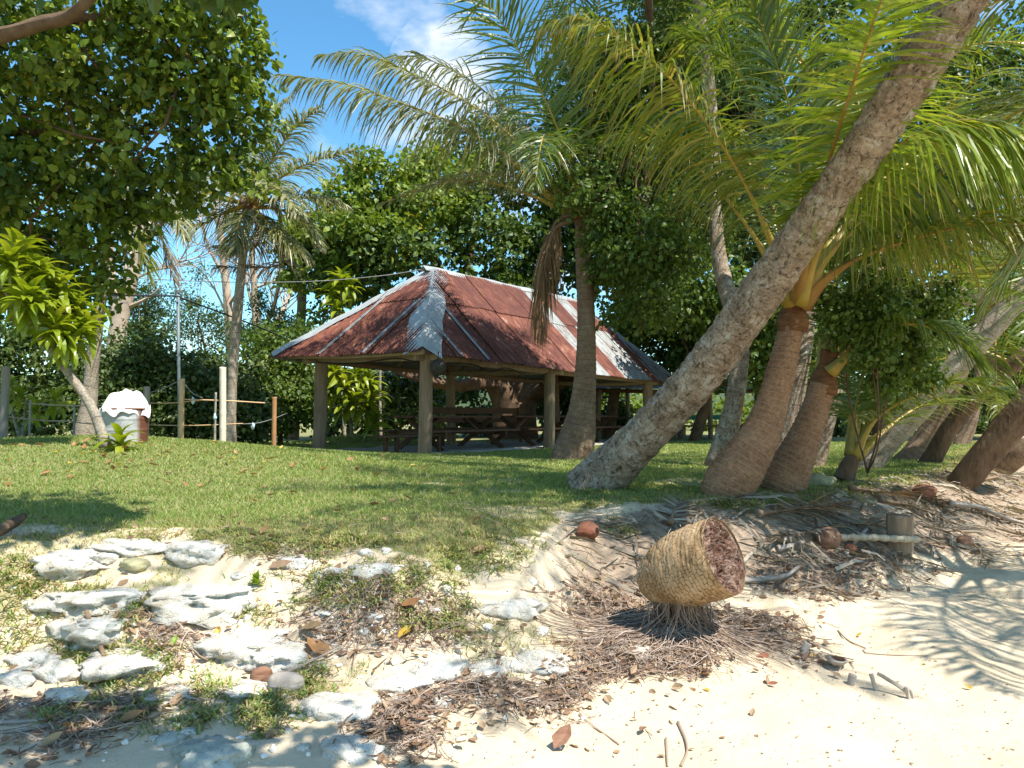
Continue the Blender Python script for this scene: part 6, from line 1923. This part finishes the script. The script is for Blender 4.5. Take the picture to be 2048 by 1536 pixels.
stone(330, 1385, 100, 30, 'low pale stone beside the grey root strands', flat=0.6, seed=63)
for k in range(80):
    px, py = R.integers(20, 1120), R.integers(1090, 1500)
    p = gp(px, py)
    if bank(np.array([p[0]]), np.array([p[1]]))[0] > -0.15: continue
    stone(int(px), int(py), int(R.integers(12, 30 + 26 * (k % 3 == 0))), int(R.integers(9, 22)), 'small white coral stone lying loose among the dry grass of the bank', 'stone', 'small white stones of the bank', flat=0.2, lift=0.3)
# white coral bits and pebbles strewn on the sand
g = Geo()
for k in range(260):
    px, py = (R.integers(0, 1300), R.integers(1180, 1530))
    p = gp(px, py)
    s_ = 0.005 + 0.014 * R.random() ** 2.5
    v, f = lump(p + (0, 0, s_ * 0.4), (s_ * (0.7 + R.random()), s_, s_ * 0.7), k, 1, 0.5)
    g.add(v, f, 0, None, None, False)
tag(g.obj('coral_rubble', simple('coral_bits', (0.66, 0.63, 0.57), (0.85, 0.83, 0.78), 40, 0.4)), 'scattered white coral crumbs on the sand and between the stones', 'rubble', kind='stuff')

# ================================================================== LITTER
def along(poly, n, jx, jy):
    """n points scattered round a line drawn over the ground"""
    q = np.array([gp(*a) for a in poly])
    c = curve(q, 60)
    i = R.integers(0, 60, n)
    o = c[i, :2] + R.normal(size=(n, 2)) * np.array((jx, jy))
    return o


spots = [along([(780, 1440), (880, 1395), (1000, 1392), (1100, 1405), (1190, 1350), (1300, 1322), (1400, 1330)], 1500, 0.06, 0.10),
         along([(1180, 1290), (1250, 1320), (1340, 1330), (1420, 1300)], 500, 0.10, 0.08),
         along([(1150, 1200), (1230, 1210), (1300, 1230), (1500, 1240), (1580, 1250)], 900, 0.13, 0.13),
         along([(1440, 1240), (1540, 1260), (1620, 1330)], 250, 0.10, 0.06),
         along([(1560, 1180), (1640, 1180), (1720, 1130), (1800, 1100)], 900, 0.2, 0.15),
         along([(660, 1250), (760, 1260), (900, 1270)], 500, 0.25, 0.12), along([(760, 1460), (830, 1500)], 260, 0.10, 0.08),
         along([(660, 1190), (800, 1200), (860, 1210)], 200, 0.2, 0.08), along([(0, 1420), (150, 1410), (320, 1390)], 320, 0.2, 0.05),
         along([(300, 1220), (340, 1270), (360, 1310)], 220, 0.12, 0.05), along([(60, 1500), (140, 1470), (240, 1440)], 200, 0.12, 0.06), along([(550, 1100), (620, 1120)], 60, 0.1, 0.05)]
# the litter floor under the palms
n = 6500
x = 0.2 + 9 * R.random(n); D = 5.6 + 9 * R.random(n)
kp = R.random(n) < litter_mask(x, D) * 0.9
spots.append(np.stack([x[kp], D[kp]], 1))
n = 1600
x = -5 + 8.5 * R.random(n); D = 3.2 + 3.0 * R.random(n)
kp = R.random(n) < 0.6 * sm(bank(x, D), -2.6, -1.2) * sm(fbm(x * 2, D * 2, 88), 0.42, 0.6)
spots.append(np.stack([x[kp], D[kp]], 1))
O = np.concatenate(spots)
N = len(O)
ln = 0.05 + 0.20 * R.random(N) ** 2.2
az = R.random(N) * math.pi * 2
g = Geo()
d2 = np.stack([np.cos(az), np.sin(az)], 1)
bend = R.normal(size=N) * 0.30
ks = np.linspace(-0.5, 0.5, 5)
n2 = np.stack([-d2[:, 1], d2[:, 0]], 1)
xy = O[:, None] + d2[:, None] * (ln[:, None, None] * ks[None, :, None]) + n2[:, None] * (ln * bend)[:, None, None] * (ks[None, :, None] ** 2 - 0.08)
zc = G(xy[..., 0].ravel(), xy[..., 1].ravel()).reshape(N, 5)
zc = zc + (0.006 + 0.03 * R.random(N) ** 2)[:, None] + R.normal(size=(N, 1)) * ln[:, None] * 0.10 * ks[None]
C3 = np.concatenate([xy, zc[..., None]], 2)
rt = (0.0012 + 0.0028 * R.random(N) ** 2)[:, None, None]
n3 = np.concatenate([n2, np.zeros((N, 1))], 1)[:, None]
up3 = np.array((0, 0, 1.0))
ring = [C3 + n3 * rt, C3 - 0.5 * n3 * rt + 0.87 * up3 * rt, C3 - 0.5 * n3 * rt - 0.87 * up3 * rt]
V = np.stack(ring, 2)                       # N,5,3,3
base = (np.arange(N) * 15)[:, None, None]
kk = np.arange(4)[None, :, None] * 3
jj = np.arange(3)[None, None, :]
a0 = base + kk + jj; a1 = base + kk + (jj + 1) % 3
f = np.stack([a0, a1, a1 + 3, a0 + 3], -1).reshape(-1, 4)
g.add(V.reshape(-1, 3), f, 0, None, None, False)
tag(g.obj('twig_litter', G_['twig']), 'matted dry twigs and root strands in drift lines over the sand', 'twigs', kind='stuff')
# broken leaf litter
O2 = O[R.random(N) < 0.55] + R.normal(size=((R.random(N) < 2).sum(), 2))[:1] * 0
O2 = O2 + R.normal(size=O2.shape) * 0.05
n = len(O2)
g = Geo()
az = R.random(n) * 2 * math.pi
zg = G(O2[:, 0], O2[:, 1]) + 0.006
place(g, 'curl', np.stack([O2[:, 0], O2[:, 1], zg + 0.012 * R.random(n)], 1), np.stack([np.cos(az), np.sin(az), R.normal(size=n) * 0.25], 1), np.array((0, 0, 1.0)) + R.normal(size=(n, 3)) * 0.45, 0.025 + 0.055 * R.random(n) ** 1.6)
tag(g.obj('leaf_litter', G_['dry_leaf']), 'broken brown leaf litter mixed with the twigs on the sand', 'leaf litter', kind='stuff')
# long pale fallen leaflets over the litter floor
n = 2600
x = 0.4 + 7 * R.random(n); D = 5.8 + 6 * R.random(n)
kp = R.random(n) < litter_mask(x, D)
x, D = x[kp], D[kp]; n = len(x)
az = R.normal(size=n) * 0.7
g = Geo()
ln = 0.2 + 0.35 * R.random(n)
z = G(x, D) + 0.012 + 0.05 * R.random(n) ** 2
dd2 = np.stack([np.cos(az), np.sin(az)], 1)
P0 = np.stack([x, D, z], 1)
q1 = np.stack([x + dd2[:, 0] * ln * .5, D + dd2[:, 1] * ln * .5], 1); q2 = np.stack([x + dd2[:, 0] * ln, D + dd2[:, 1] * ln + R.normal(size=n) * 0.06], 1)
P1 = np.column_stack([q1, G(q1[:, 0], q1[:, 1]) + 0.02 + 0.04 * R.random(n)]); P2 = np.column_stack([q2, G(q2[:, 0], q2[:, 1]) + 0.01])
w = (np.stack([-dd2[:, 1], dd2[:, 0], 0.6 * R.normal(size=n)], 1)) * (0.006 + 0.006 * R.random(n))[:, None]
V = np.stack([P0 - w, P0 + w, P1 + w, P1 - w, P2], 1).reshape(-1, 3)
k = np.arange(n) * 5
g.add(V, np.concatenate([np.stack([k, k + 1, k + 2], 1), np.stack([k, k + 2, k + 3], 1), np.stack([k + 3, k + 2, k + 4], 1)]), 0, None, None, False)
tag(g.obj('fallen_leaflets', G_['palm_grey']), 'bleached palm leaflets strewn over the ground under the grove', 'leaf litter', kind='stuff')


# ---- single dead fronds lying on the litter
def dead(label, ctl, ll=0.35, nl=46, mat='palm_grey', w=0.03):
    q = [gp(*a) for a in ctl]
    for a in q: a[2] += 0.05
    t = thing('dead_frond', label, 'frond', q[0])
    frond(t, q, nl, ll, w, mat, 'rachis_dead', 0.1, 0.22, rr=0.014, lift=0.08, jit=0.25)


dead('bleached frond lying from the post stump towards the stump barrel', [(1800, 1062), (1700, 1060), (1600, 1080), (1520, 1100)])
dead('grey frond arching over the litter right of the post stump', [(1760, 1010), (1850, 1030), (1930, 1080), (1980, 1140)])
dead('brown frond with splayed leaflets behind the post stump', [(1700, 985), (1780, 995), (1850, 1000), (1900, 1020)], mat='palm_dead')
dead('small frond fanned out on the sand behind the stump barrel', [(1340, 1060), (1350, 1030), (1362, 1010)], 0.25, 30)
dead('spiky grey frond at the edge of the beach beyond the shaggy trunk', [(1960, 970), (2000, 960), (2050, 955)], 0.35, 40)
dead('brown frond half buried between the ringed palms and the post stump', [(1520, 1040), (1600, 1030), (1690, 1025)], mat='palm_dead')

# ---- husks and coconuts
def husk(label, px, py, w, h, mat, axis, seed, hole=False, cat='coconut husk', name='coconut_husk'):
    p = gp(px, py + h * 0.4)
    D = p[1]
    c = P(px, py, D)
    c[2] = max(c[2], g1(p[0], p[1]) + PX(h, D) * 0.38)
    t = thing(name, label, cat, p)
    a = nrmz(np.array(axis, float))
    L_, r_ = PX(w, D) / 2, PX(h, D) / 2
    q = np.linspace(-1, 1, 24)
    pr = r_ * np.sqrt(np.clip(1 - np.abs(q * 0.97) ** 2.4, 0.02, 1)) * (1 - 0.12 * q)
    if hole: pr[-5:] = pr[-6] * np.linspace(0.92, 0.55, 5)
    g = Geo()
    tube(g, c + a * L_ * q[:, None], pr, 22, 0, True, lambda th, s: 0.08 * r_ * np.sin(3 * th + seed) + 0.04 * r_ * np.sin(13 * th + s * 30))
    g.obj('shell', G_[mat], t)
    if hole:
        g = Geo()
        tube(g, c + a * L_ * np.linspace(0.98, 1.03, 4)[:, None], pr[-1] * np.array((0.8, 0.8, 0.7, 0.5)), 14)
        g.obj('opening', G_['hole'], t)
    return t


husk('opened reddish coconut husk with a dark hole lying at the lawn edge', 1176, 1062, 44, 38, 'husk_red', (0.75, -0.62, 0.12), 1, True)
husk('big brown fibrous husk under bleached leaflets left of the post stump', 1655, 1078, 50, 44, 'husk', (0.5, -0.3, 0.5), 2)
husk('reddish husk lying at the foot of the dark shaggy trunk', 1850, 985, 46, 34, 'husk_red', (1, 0.1, 0.1), 3)
husk('dark brown coconut resting on the bank among dry grass', 523, 1352, 42, 38, 'husk', (0.9, 0.2, 0.3), 4, cat='coconut', name='coconut')
husk('grey weathered husk touching the dark brown coconut', 572, 1366, 70, 44, 'drift', (1, 0.1, 0.05), 5)
husk('brown husk at the right end of the drift near the beach', 1930, 1085, 30, 26, 'husk', (1, 0, 0.2), 6)
husk('orange brown husk low in the litter left of the post stump', 1702, 1098, 26, 18, 'husk_red', (1, 0.2, 0.1), 7)

# ---- driftwood, sticks, post stump
def stick(label, ctl, r0, r1, mat='twig', name='stick', cat='stick', raise_=None, extra=None, n=16, nseg=8):
    q = [gp(*a) for a in ctl]
    for k, a in enumerate(q):
        a[2] += r0 * 0.8 + (raise_[k] if raise_ else 0)
    c0 = q[0].copy()
    g = Geo()
    tube(g, curve(q, n), np.linspace(r0, r1, n), nseg, 0, True, lambda th, s: r0 * 0.12 * np.sin(2 * th + s * 20))
    for e in (extra or []):
        p_ = [gp(*a[:2]) + np.array((0, 0, a[2])) for a in e]
        tube(g, curve(p_, 8), np.linspace(r1 * 1.2, r1 * 0.7, 8), nseg, 0, True)
    return tag(g.obj(name, G_[mat], None, c0), label, cat)


pb = gp(1800, 1095)
pbz = g1(pb[0], pb[1])
pst = thing('post_stump', 'short sawn grey post standing in the litter with a pole across its foot', 'post', (pb[0], pb[1], pbz))
g = Geo()
zt2 = P(1803, 1030, pb[1])[2]
zs = np.linspace(pbz - 0.1, zt2, 16)
tube(g, np.stack([0 * zs + pb[0] + 0.02 * (zs - pbz), 0 * zs + pb[1], zs], 1), PX(50, pb[1]) / 2 * np.linspace(0.96, 1.0, 16), 24, 0, True, lambda th, s: 0.004 * np.sin(9 * th) + 0.003 * np.sin(4 * th + s * 9))
g.obj('shaft', G_['wood_log'], pst)
g = Geo()
pq = [P(1680, 1075, pb[1] - 0.13), P(1740, 1075, pb[1] - 0.15), P(1800, 1078, pb[1] - 0.16), P(1838, 1079, pb[1] - 0.15)]
tube(g, curve(pq, 60), PX(13, pb[1]) / 2, 12, 0, True, lambda th, s: 0.004 * np.sin(s * 70))
tag(g.obj('ringed_pole', simple('ringed_pole_wood', (0.30, 0.23, 0.15), (0.58, 0.50, 0.37), 14, 0.3, 0.7, (6, 1, 1)), None, pq[2]), 'pale ringed pole lying across the foot of the post stump', 'pole')

fb = gp(1812, 1398)
fs = thing('driftwood', 'bleached three legged driftwood branch standing like a low arch on the sand', 'driftwood', fb)
Df = fb[1]
g = Geo()
tube(g, curve([P(1755, 1347, Df + 0.12), P(1785, 1364, Df + 0.06), P(1808, 1379, Df + 0.02), P(1818, 1386, Df)], 16), np.linspace(0.010, 0.0135, 16), 9, 0, True, lambda th, s: 0.0012 * np.sin(3 * th + s * 60))
g.obj('spar', G_['drift'], fs)
g = Geo()
tube(g, curve([P(1742, 1347, Df + 0.14), P(1748, 1368, Df + 0.12), P(1753, 1390, Df + 0.10)], 10), np.linspace(0.013, 0.009, 10), 9)
g.obj('leg', G_['drift'], fs)
g = Geo()
tube(g, curve([P(1813, 1374, Df), P(1816, 1390, Df), P(1818, 1404, Df - 0.01)], 10), np.linspace(0.012, 0.008, 10), 9)
g.obj('leg', G_['drift'], fs)
g = Geo()
tube(g, curve([P(1819, 1378, Df), P(1825, 1392, Df + 0.01), P(1829, 1402, Df)], 8), np.linspace(0.010, 0.005, 8), 7)
g.obj('leg', G_['drift'], fs)


def stub(label, px, py, w, h, mat, lean, hollow=True):
    p = gp(px, py + h / 2)
    D = p[1]
    t = thing('wood_stub', label, 'stub', p)
    g = Geo()
    n = 10
    L_ = PX(h, D)
    c = p + np.array(lean) * L_ * np.linspace(-0.3, 1, n)[:, None]
    tube(g, c, PX(w, D) / 2 * np.linspace(0.9, 1.0, n), 14, 0, True, lambda th, s: 0.0015 * np.sin(7 * th))
    g.obj('shaft', G_[mat], t)
    if hollow:
        g = Geo()
        a = nrmz(np.array(lean, float))
        tube(g, c[-1] + a * np.linspace(0.0015, 0.004, 3)[:, None], PX(w, D) / 2 * np.array((0.7, 0.7, 0.6)), 12)
        g.obj('hollow', G_['hole'], t)


stub('grey hollow wood stub leaning out of the sand right of the stump roots', 1604, 1296, 15, 26, 'drift', (0.5, 0, 0.85))
stub('tiny ribbed pale stub standing in the sand left of the driftwood arch', 1701, 1360, 16, 20, 'drift', (0.25, 0, 1.0), False)
# broken husk shell
hp = gp(1672, 1335)
hsh = thing('husk_shell', 'broken dark lined husk shell lying open on the sand', 'husk', hp)
g = Geo()
q = np.linspace(0.15, 1, 12)
rS = PX(21, hp[1])
tube(g, hp + np.array((0, 0, 0.004)) + np.array((0.1, 0, 1.0)) * (rS * 0.75 * q[:, None]), rS * np.sqrt(q), 20, 0, True, lambda th, s: rS * 0.10 * np.sin(3 * th) + rS * 0.2 * np.maximum(0, np.cos(th - 2.5)) * (s > 0.02))
g.obj('shell', G_['drift'], hsh)
g = Geo()
tube(g, hp + np.array((0.1 * rS * 0.75, 0, rS * 0.80)) + np.array((0, 0, 1.0)) * (0.003 * np.linspace(0, 1, 3)[:, None]), rS * np.array((0.82, 0.8, 0.6)), 16)
g.obj('lining', G_['hole'], hsh)

stick('dark bare log end coming in at the left edge of the lawn', [(-40, 1095), (0, 1082), (45, 1058)], 0.045, 0.03, 'bark_dark', 'log', 'log', [0.02, 0.03, 0.05])
stick('long brown bark strip leaning across the white slabs at left', [(172, 1248), (196, 1300), (215, 1340), (246, 1374)], 0.012, 0.009, 'rachis_dead', 'bark_strip', 'bark strip', [0.06, 0.04, 0.03, 0.0])
stick('straight pale stick slanting between the coconut and the brown sheath', [(560, 1362), (620, 1335), (690, 1302)], 0.008, 0.004, 'drift', raise_=[0.02, 0.02, 0.03])
stick('long straight stick on the bare sand below the drift line', [(1158, 1432), (1190, 1458), (1238, 1492)], 0.007, 0.004)
stick('curved brown stick standing up from the sand at the bottom edge', [(1356, 1448), (1370, 1480), (1374, 1505), (1362, 1535)], 0.008, 0.006)
stick('short upright twig beside the curved brown stick', [(1332, 1480), (1335, 1536)], 0.006, 0.005)
stick('thin bent twig lying alone on the open sand at right', [(1676, 1264), (1700, 1285), (1732, 1298), (1724, 1306), (1770, 1312), (1856, 1314)], 0.006, 0.002)
stick('grey forked root strand running along the shaded bottom left', [(-20, 1450), (80, 1445), (160, 1425), (250, 1395), (330, 1385)], 0.010, 0.004, 'drift')
stick('second grey root strand below the forked one', [(-20, 1470), (60, 1462), (140, 1440), (210, 1410)], 0.009, 0.004, 'drift')
stick('forked pale branch on the sand beyond the post stump', [(1860, 1092), (1880, 1115), (1884, 1128)], 0.012, 0.006, 'drift', extra=[[(1882, 1126, 0.01), (1870, 1140, 0.01), (1864, 1146, 0)], [(1882, 1126, 0.01), (1890, 1138, 0.01), (1892, 1142, 0)]])
stick('thin twig on the white sand left of the stump', [(1042, 1183), (1090, 1186), (1150, 1178), (1200, 1172)], 0.005, 0.002)
stick('dark brown twig lying on grass near the bottom left', [(282, 1436), (310, 1452)], 0.010, 0.008, 'bark_dark')
stick('grey crooked branch lying over the beach at far right', [(1900, 1020), (1960, 1030), (2010, 1050), (2060, 1060)], 0.035, 0.02, 'drift', 'branch', 'branch', [0.05, 0.06, 0.05, 0.02])
stick('pale leaf sheath lying right of the stump barrel', [(1478, 1168), (1530, 1170), (1572, 1165), (1600, 1152)], 0.030, 0.012, 'drift', 'leaf_sheath', 'leaf sheath', [0.0, 0.02, 0.03, 0.06])
stick('pale broken branch lying in the litter behind the barrel', [(1555, 1104), (1580, 1102), (1612, 1088)], 0.03, 0.02, 'drift', 'branch', 'branch')
stick('bleached flat stick pointing down left of the post stump', [(1734, 1078), (1712, 1096), (1690, 1112)], 0.016, 0.02, 'drift', raise_=[0.08, 0.05, 0.0])

ANCH = [(148, 1112, 'craggy coral slab'), (396, 1090, 'rounded coral stone'), (390, 1165, 'broadest flat slab'), (512, 1178, 'green seedling'), (540, 1302, 'white block above the coconut'), (523, 1352, 'dark coconut'),
        (415, 1502, 'greenish grey stone'), (665, 1400, 'white hump by the coconut'), (655, 1320, 'curled tan sheath'), (870, 1318, 'white hump over the drift line'), (1070, 1300, 'largest smooth white rock'), (1176, 1062, 'husk with the hole'),
        (1320, 1230, 'stump roots'), (1450, 1240, 'stump face'), (1745, 1370, 'driftwood arch'), (1672, 1335, 'broken husk shell'), (1604, 1296, 'hollow stub'), (1800, 1060, 'post stump'), (1655, 1078, 'fibrous husk'), (1120, 1490, 'big sheath scrap'),
        (1365, 1490, 'curved upright stick'), (250, 880, 'steel drum'), (362, 877, 'tan bamboo post'), (447, 877, 'tallest bamboo post'), (548, 868, 'orange bamboo post'), (622, 888, 'left log post'), (842, 908, 'near log post'),
        (1150, 915, 'upright palm foot'), (1215, 960, 'leaning palm foot'), (8, 878, 'thick grey post'), (1448, 990, 'curved palm foot'), (20, 1075, 'dark log end'), (195, 1240, 'grassy slab'), (210, 1310, 'bark strip'), (130, 1384, 'small smooth stone'),
        (800, 1352, 'rock above the twigs'), (745, 1125, 'gully slab'), (1010, 1190, 'rock left of the stump'), (1555, 985, 'short palm foot'), (1850, 985, 'reddish husk'), (30, 1345, 'left edge stone'), (150, 880, 'ti plant stem'), (700, 1480, 'bottom edge rock')]
USED = set()


def where(px, py):
    best = sorted(ANCH, key=lambda q: (q[0] - px) ** 2 + (1.6 * (q[1] - py)) ** 2)
    out = []
    for ax_, ay_, nm in best[:6]:
        dx, dy = px - ax_, (py - ay_) * 1.6
        r = math.hypot(dx, dy)
        way = ('right of' if dx > 0 else 'left of') if abs(dx) > abs(dy) else ('in front of' if dy > 0 else 'behind')
        far_ = 'close' if r < 45 else ('a little way' if r < 110 else 'well')
        out.append(('' if way in ('in front of', 'behind') and far_ == 'close' else far_ + ' ') + way + ' the ' + nm)
    return out


def unique(stem, px, py):
    for w_ in where(px, py):
        s_ = stem + ' ' + w_
        if s_ not in USED:
            USED.add(s_)
            return s_
    ws = where(px, py)
    for w2 in ws[1:]:
        s_ = stem + ' ' + ws[0].replace('a little way ', '').replace('well ', '').replace('close ', '') + ', ' + w2.replace('a little way ', '').replace('well ', '').replace('close ', '')
        if s_ not in USED and len(s_.split()) <= 16:
            USED.add(s_)
            return s_
    return stem + ' ' + ws[0]


for o in [o for o in COL.objects if o.get('group') == 'small white stones of the bank']:
    dv_ = Vector(o.location) - Vector((0, 0, EYE))
    o['label'] = unique('small loose white stone', 1024 + F * dv_.x / dv_.y, 830 - F * dv_.z / dv_.y)

# brown sheath and large notable leaves
def big_leaf(label, px, py, size, mat, az, tilt=0.2, name='fallen_leaf', cat='leaf', kind='curl', group=None, lift=0.01):
    p = gp(px, py)
    g = Geo()
    place(g, kind, np.array([p + (0, 0, lift)]), np.array([(math.cos(az), math.sin(az), tilt)]), np.array([(0.1 * R.normal(), -0.25, 1.0)]), size)
    return tag(g.obj(name, G_[mat], None, p), label, cat, group)


big_leaf('large red brown sheath scrap with torn edges at the bottom of the sand', 1108, 1505, 0.15, 'husk', 0.9, 0.35)
big_leaf('large tan sheath curled up on the bank above the grey husk', 655, 1320, 0.20, 'orange_leaf', 2.4, 0.25, 'palm_sheath', 'sheath')
big_leaf('second tan sheath piece folded behind the curled one', 600, 1262, 0.16, 'orange_leaf', -0.4, 0.15, 'palm_sheath', 'sheath')
big_leaf('bright lime leaf lying flat on the bank between white stones', 440, 1324, 0.10, 'green_leaf', 0.1, 0.05, kind='broad')
big_leaf('yellow orange leaf standing on edge among the white slabs', 428, 1288, 0.09, 'yellow_leaf', 1.3, 0.9)
big_leaf('small green leaf between the left slabs and the brown leaves', 342, 1298, 0.07, 'green_leaf', 1.2, 0.9)
big_leaf('orange brown leaf curled near the bottom left shade', 80, 1500, 0.10, 'orange_leaf', 0.7, 0.3)
big_leaf('large dry leaf with a pale rim in the grass at lower left', 235, 1448, 0.12, 'orange_leaf', 0.2, 0.2)
big_leaf('broad pale dry leaf on the bank left of the brown sheath', 800, 1218, 0.15, 'orange_leaf', -0.25, 0.2)
big_leaf('yellow and brown leaf propped up on the twigs in mid bank', 795, 1280, 0.11, 'yellow_leaf', 0.5, 0.5)
big_leaf('long red brown leaf beside the gully head', 535, 1140, 0.16, 'dry_leaf', 0.2, 0.1)
big_leaf('orange leaf at the upper edge of the white sand', 945, 1112, 0.10, 'orange_leaf', 0.3, 0.4)
big_leaf('brown leaf curled at the bank edge below the lawn', 520, 1072, 0.09, 'orange_leaf', 0.9, 0.5)
big_leaf('red leaf lying on the sand above the driftwood', 1535, 1372, 0.06, 'husk_red', -0.4, 0.1)
big_leaf('yellow leaf at the end of the stump roots', 1618, 1318, 0.05, 'yellow_leaf', 0.1, 0.1)
big_leaf('brown red leaf on the sand below the stump roots', 1513, 1320, 0.08, 'husk_red', -0.1, 0.1)
# the bright seedling
sd_p = gp(512, 1178)
sdl = thing('seedling', 'bright green seedling sprouting beside the broadest white slab', 'plant', sd_p)
for k in range(14):
    a = k * 2.4
    g = Geo()
    el = 0.3 + 0.08 * k
    place(g, 'broad', np.array([sd_p + (0, 0, 0.01 + 0.004 * k)]), np.array([(math.cos(a) * math.cos(el), math.sin(a) * math.cos(el), math.sin(el))]), np.array([(0, 0, 1.0)]), 0.055)
    g.obj('leaf', G_['green_leaf'], sdl)

# ---- fallen leaves, single ones, copies of a few kinds
def leaf_src(mat):
    g = Geo()
    place(g, 'curl', np.zeros((1, 3)), np.array([(1.0, 0, 0)]), np.array([(0, 0, 1.0)]), 1.0)
    return g.mesh('fallen_leaf', G_[mat])


SRC = {k: leaf_src(k) for k in ('orange_leaf', 'yellow_leaf', 'dry_leaf', 'green_leaf')}


def scatter(pxs, kind, label, group, s0, s1, tl=0.3):
    for (px, py) in pxs:
        p = gp(px, py)
        o = bpy.data.objects.new('fallen_leaf', SRC[kind])
        COL.objects.link(o)
        s = s0 + (s1 - s0) * R.random()
        o.location = (p[0], p[1], p[2] + (0.018 if 'lawn' in group else 0.004))
        o.rotation_euler = (R.normal() * tl, R.normal() * tl, R.random() * 6.28)
        o.scale = (s, s, s * (0.8 + 0.6 * R.random()))
        tag(o, unique(label, px, py), 'leaf', group)


near_l = [(234, 1000), (376, 977), (398, 978), (512, 1008), (492, 998), (340, 967), (20, 960), (10, 975), (515, 1075), (594, 988), (825, 1004), (848, 952), (887, 955), (1050, 972), (930, 975), (760, 1012), (685, 1015)]
scatter(near_l, 'orange_leaf', 'large curled orange leaf', 'large leaves on the near lawn', 0.075, 0.11)
far_l = [(int(x), int(y)) for x, y in zip(R.integers(0, 860, 108), 886 + 70 * R.random(108) ** 1.5)]
scatter(far_l[:78], 'orange_leaf', 'tan orange lawn leaf', 'leaves on the far lawn', 0.07, 0.13)
scatter(far_l[78:], 'yellow_leaf', 'yellow lawn leaf', 'yellow leaves on the lawn', 0.06, 0.10)
scatter([(int(x), int(y)) for x, y in zip(R.integers(250, 1250, 26), R.integers(930, 1050, 26))], 'dry_leaf', 'dry brown lawn leaf', 'brown leaves on the lawn', 0.06, 0.11)
bl_ = [(int(x), int(y)) for x, y in zip(R.integers(10, 950, 70), R.integers(1100, 1510, 70))]
scatter(bl_, 'dry_leaf', 'curled brown leaf', 'brown leaves on the bank', 0.04, 0.085, 0.5)
scatter([(int(x), int(y)) for x, y in zip(R.integers(1150, 1560, 28), R.integers(1300, 1520, 28))], 'dry_leaf', 'small brown leaf on sand', 'brown leaves on the sand', 0.03, 0.06, 0.3)
scatter([(1712, 1276), (1850, 1329), (1945, 1381), (1545, 1355), (1405, 1415), (1345, 1452), (1420, 1386)], 'yellow_leaf', 'small yellow leaf on sand', 'yellow leaves on the sand', 0.035, 0.06, 0.3)
scatter([(int(x), int(y)) for x, y in zip(R.integers(1200, 1900, 26), R.integers(1010, 1160, 26))], 'dry_leaf', 'brown leaf in litter', 'brown leaves under the grove', 0.07, 0.13, 0.4)

# specks of bark and wrack over the open sand
g = Geo()
n = 700
px_, py_ = R.integers(900, 2040, n), R.integers(1180, 1534, n)
for a, b in zip(px_, py_):
    p = gp(a, b)
    s_ = 0.003 + 0.008 * R.random() ** 2
    v, f = TPL['curl']
    az = R.random() * 6.28
    place(g, 'curl', np.array([p + (0, 0, 0.002)]), np.array([(math.cos(az), math.sin(az), 0.1)]), np.array([(0, 0, 1.0)]), s_ * 2.2)
tag(g.obj('sand_specks', G_['dry_leaf']), 'tiny dark flakes of bark and leaf sprinkled over the open sand', 'flakes', kind='stuff')
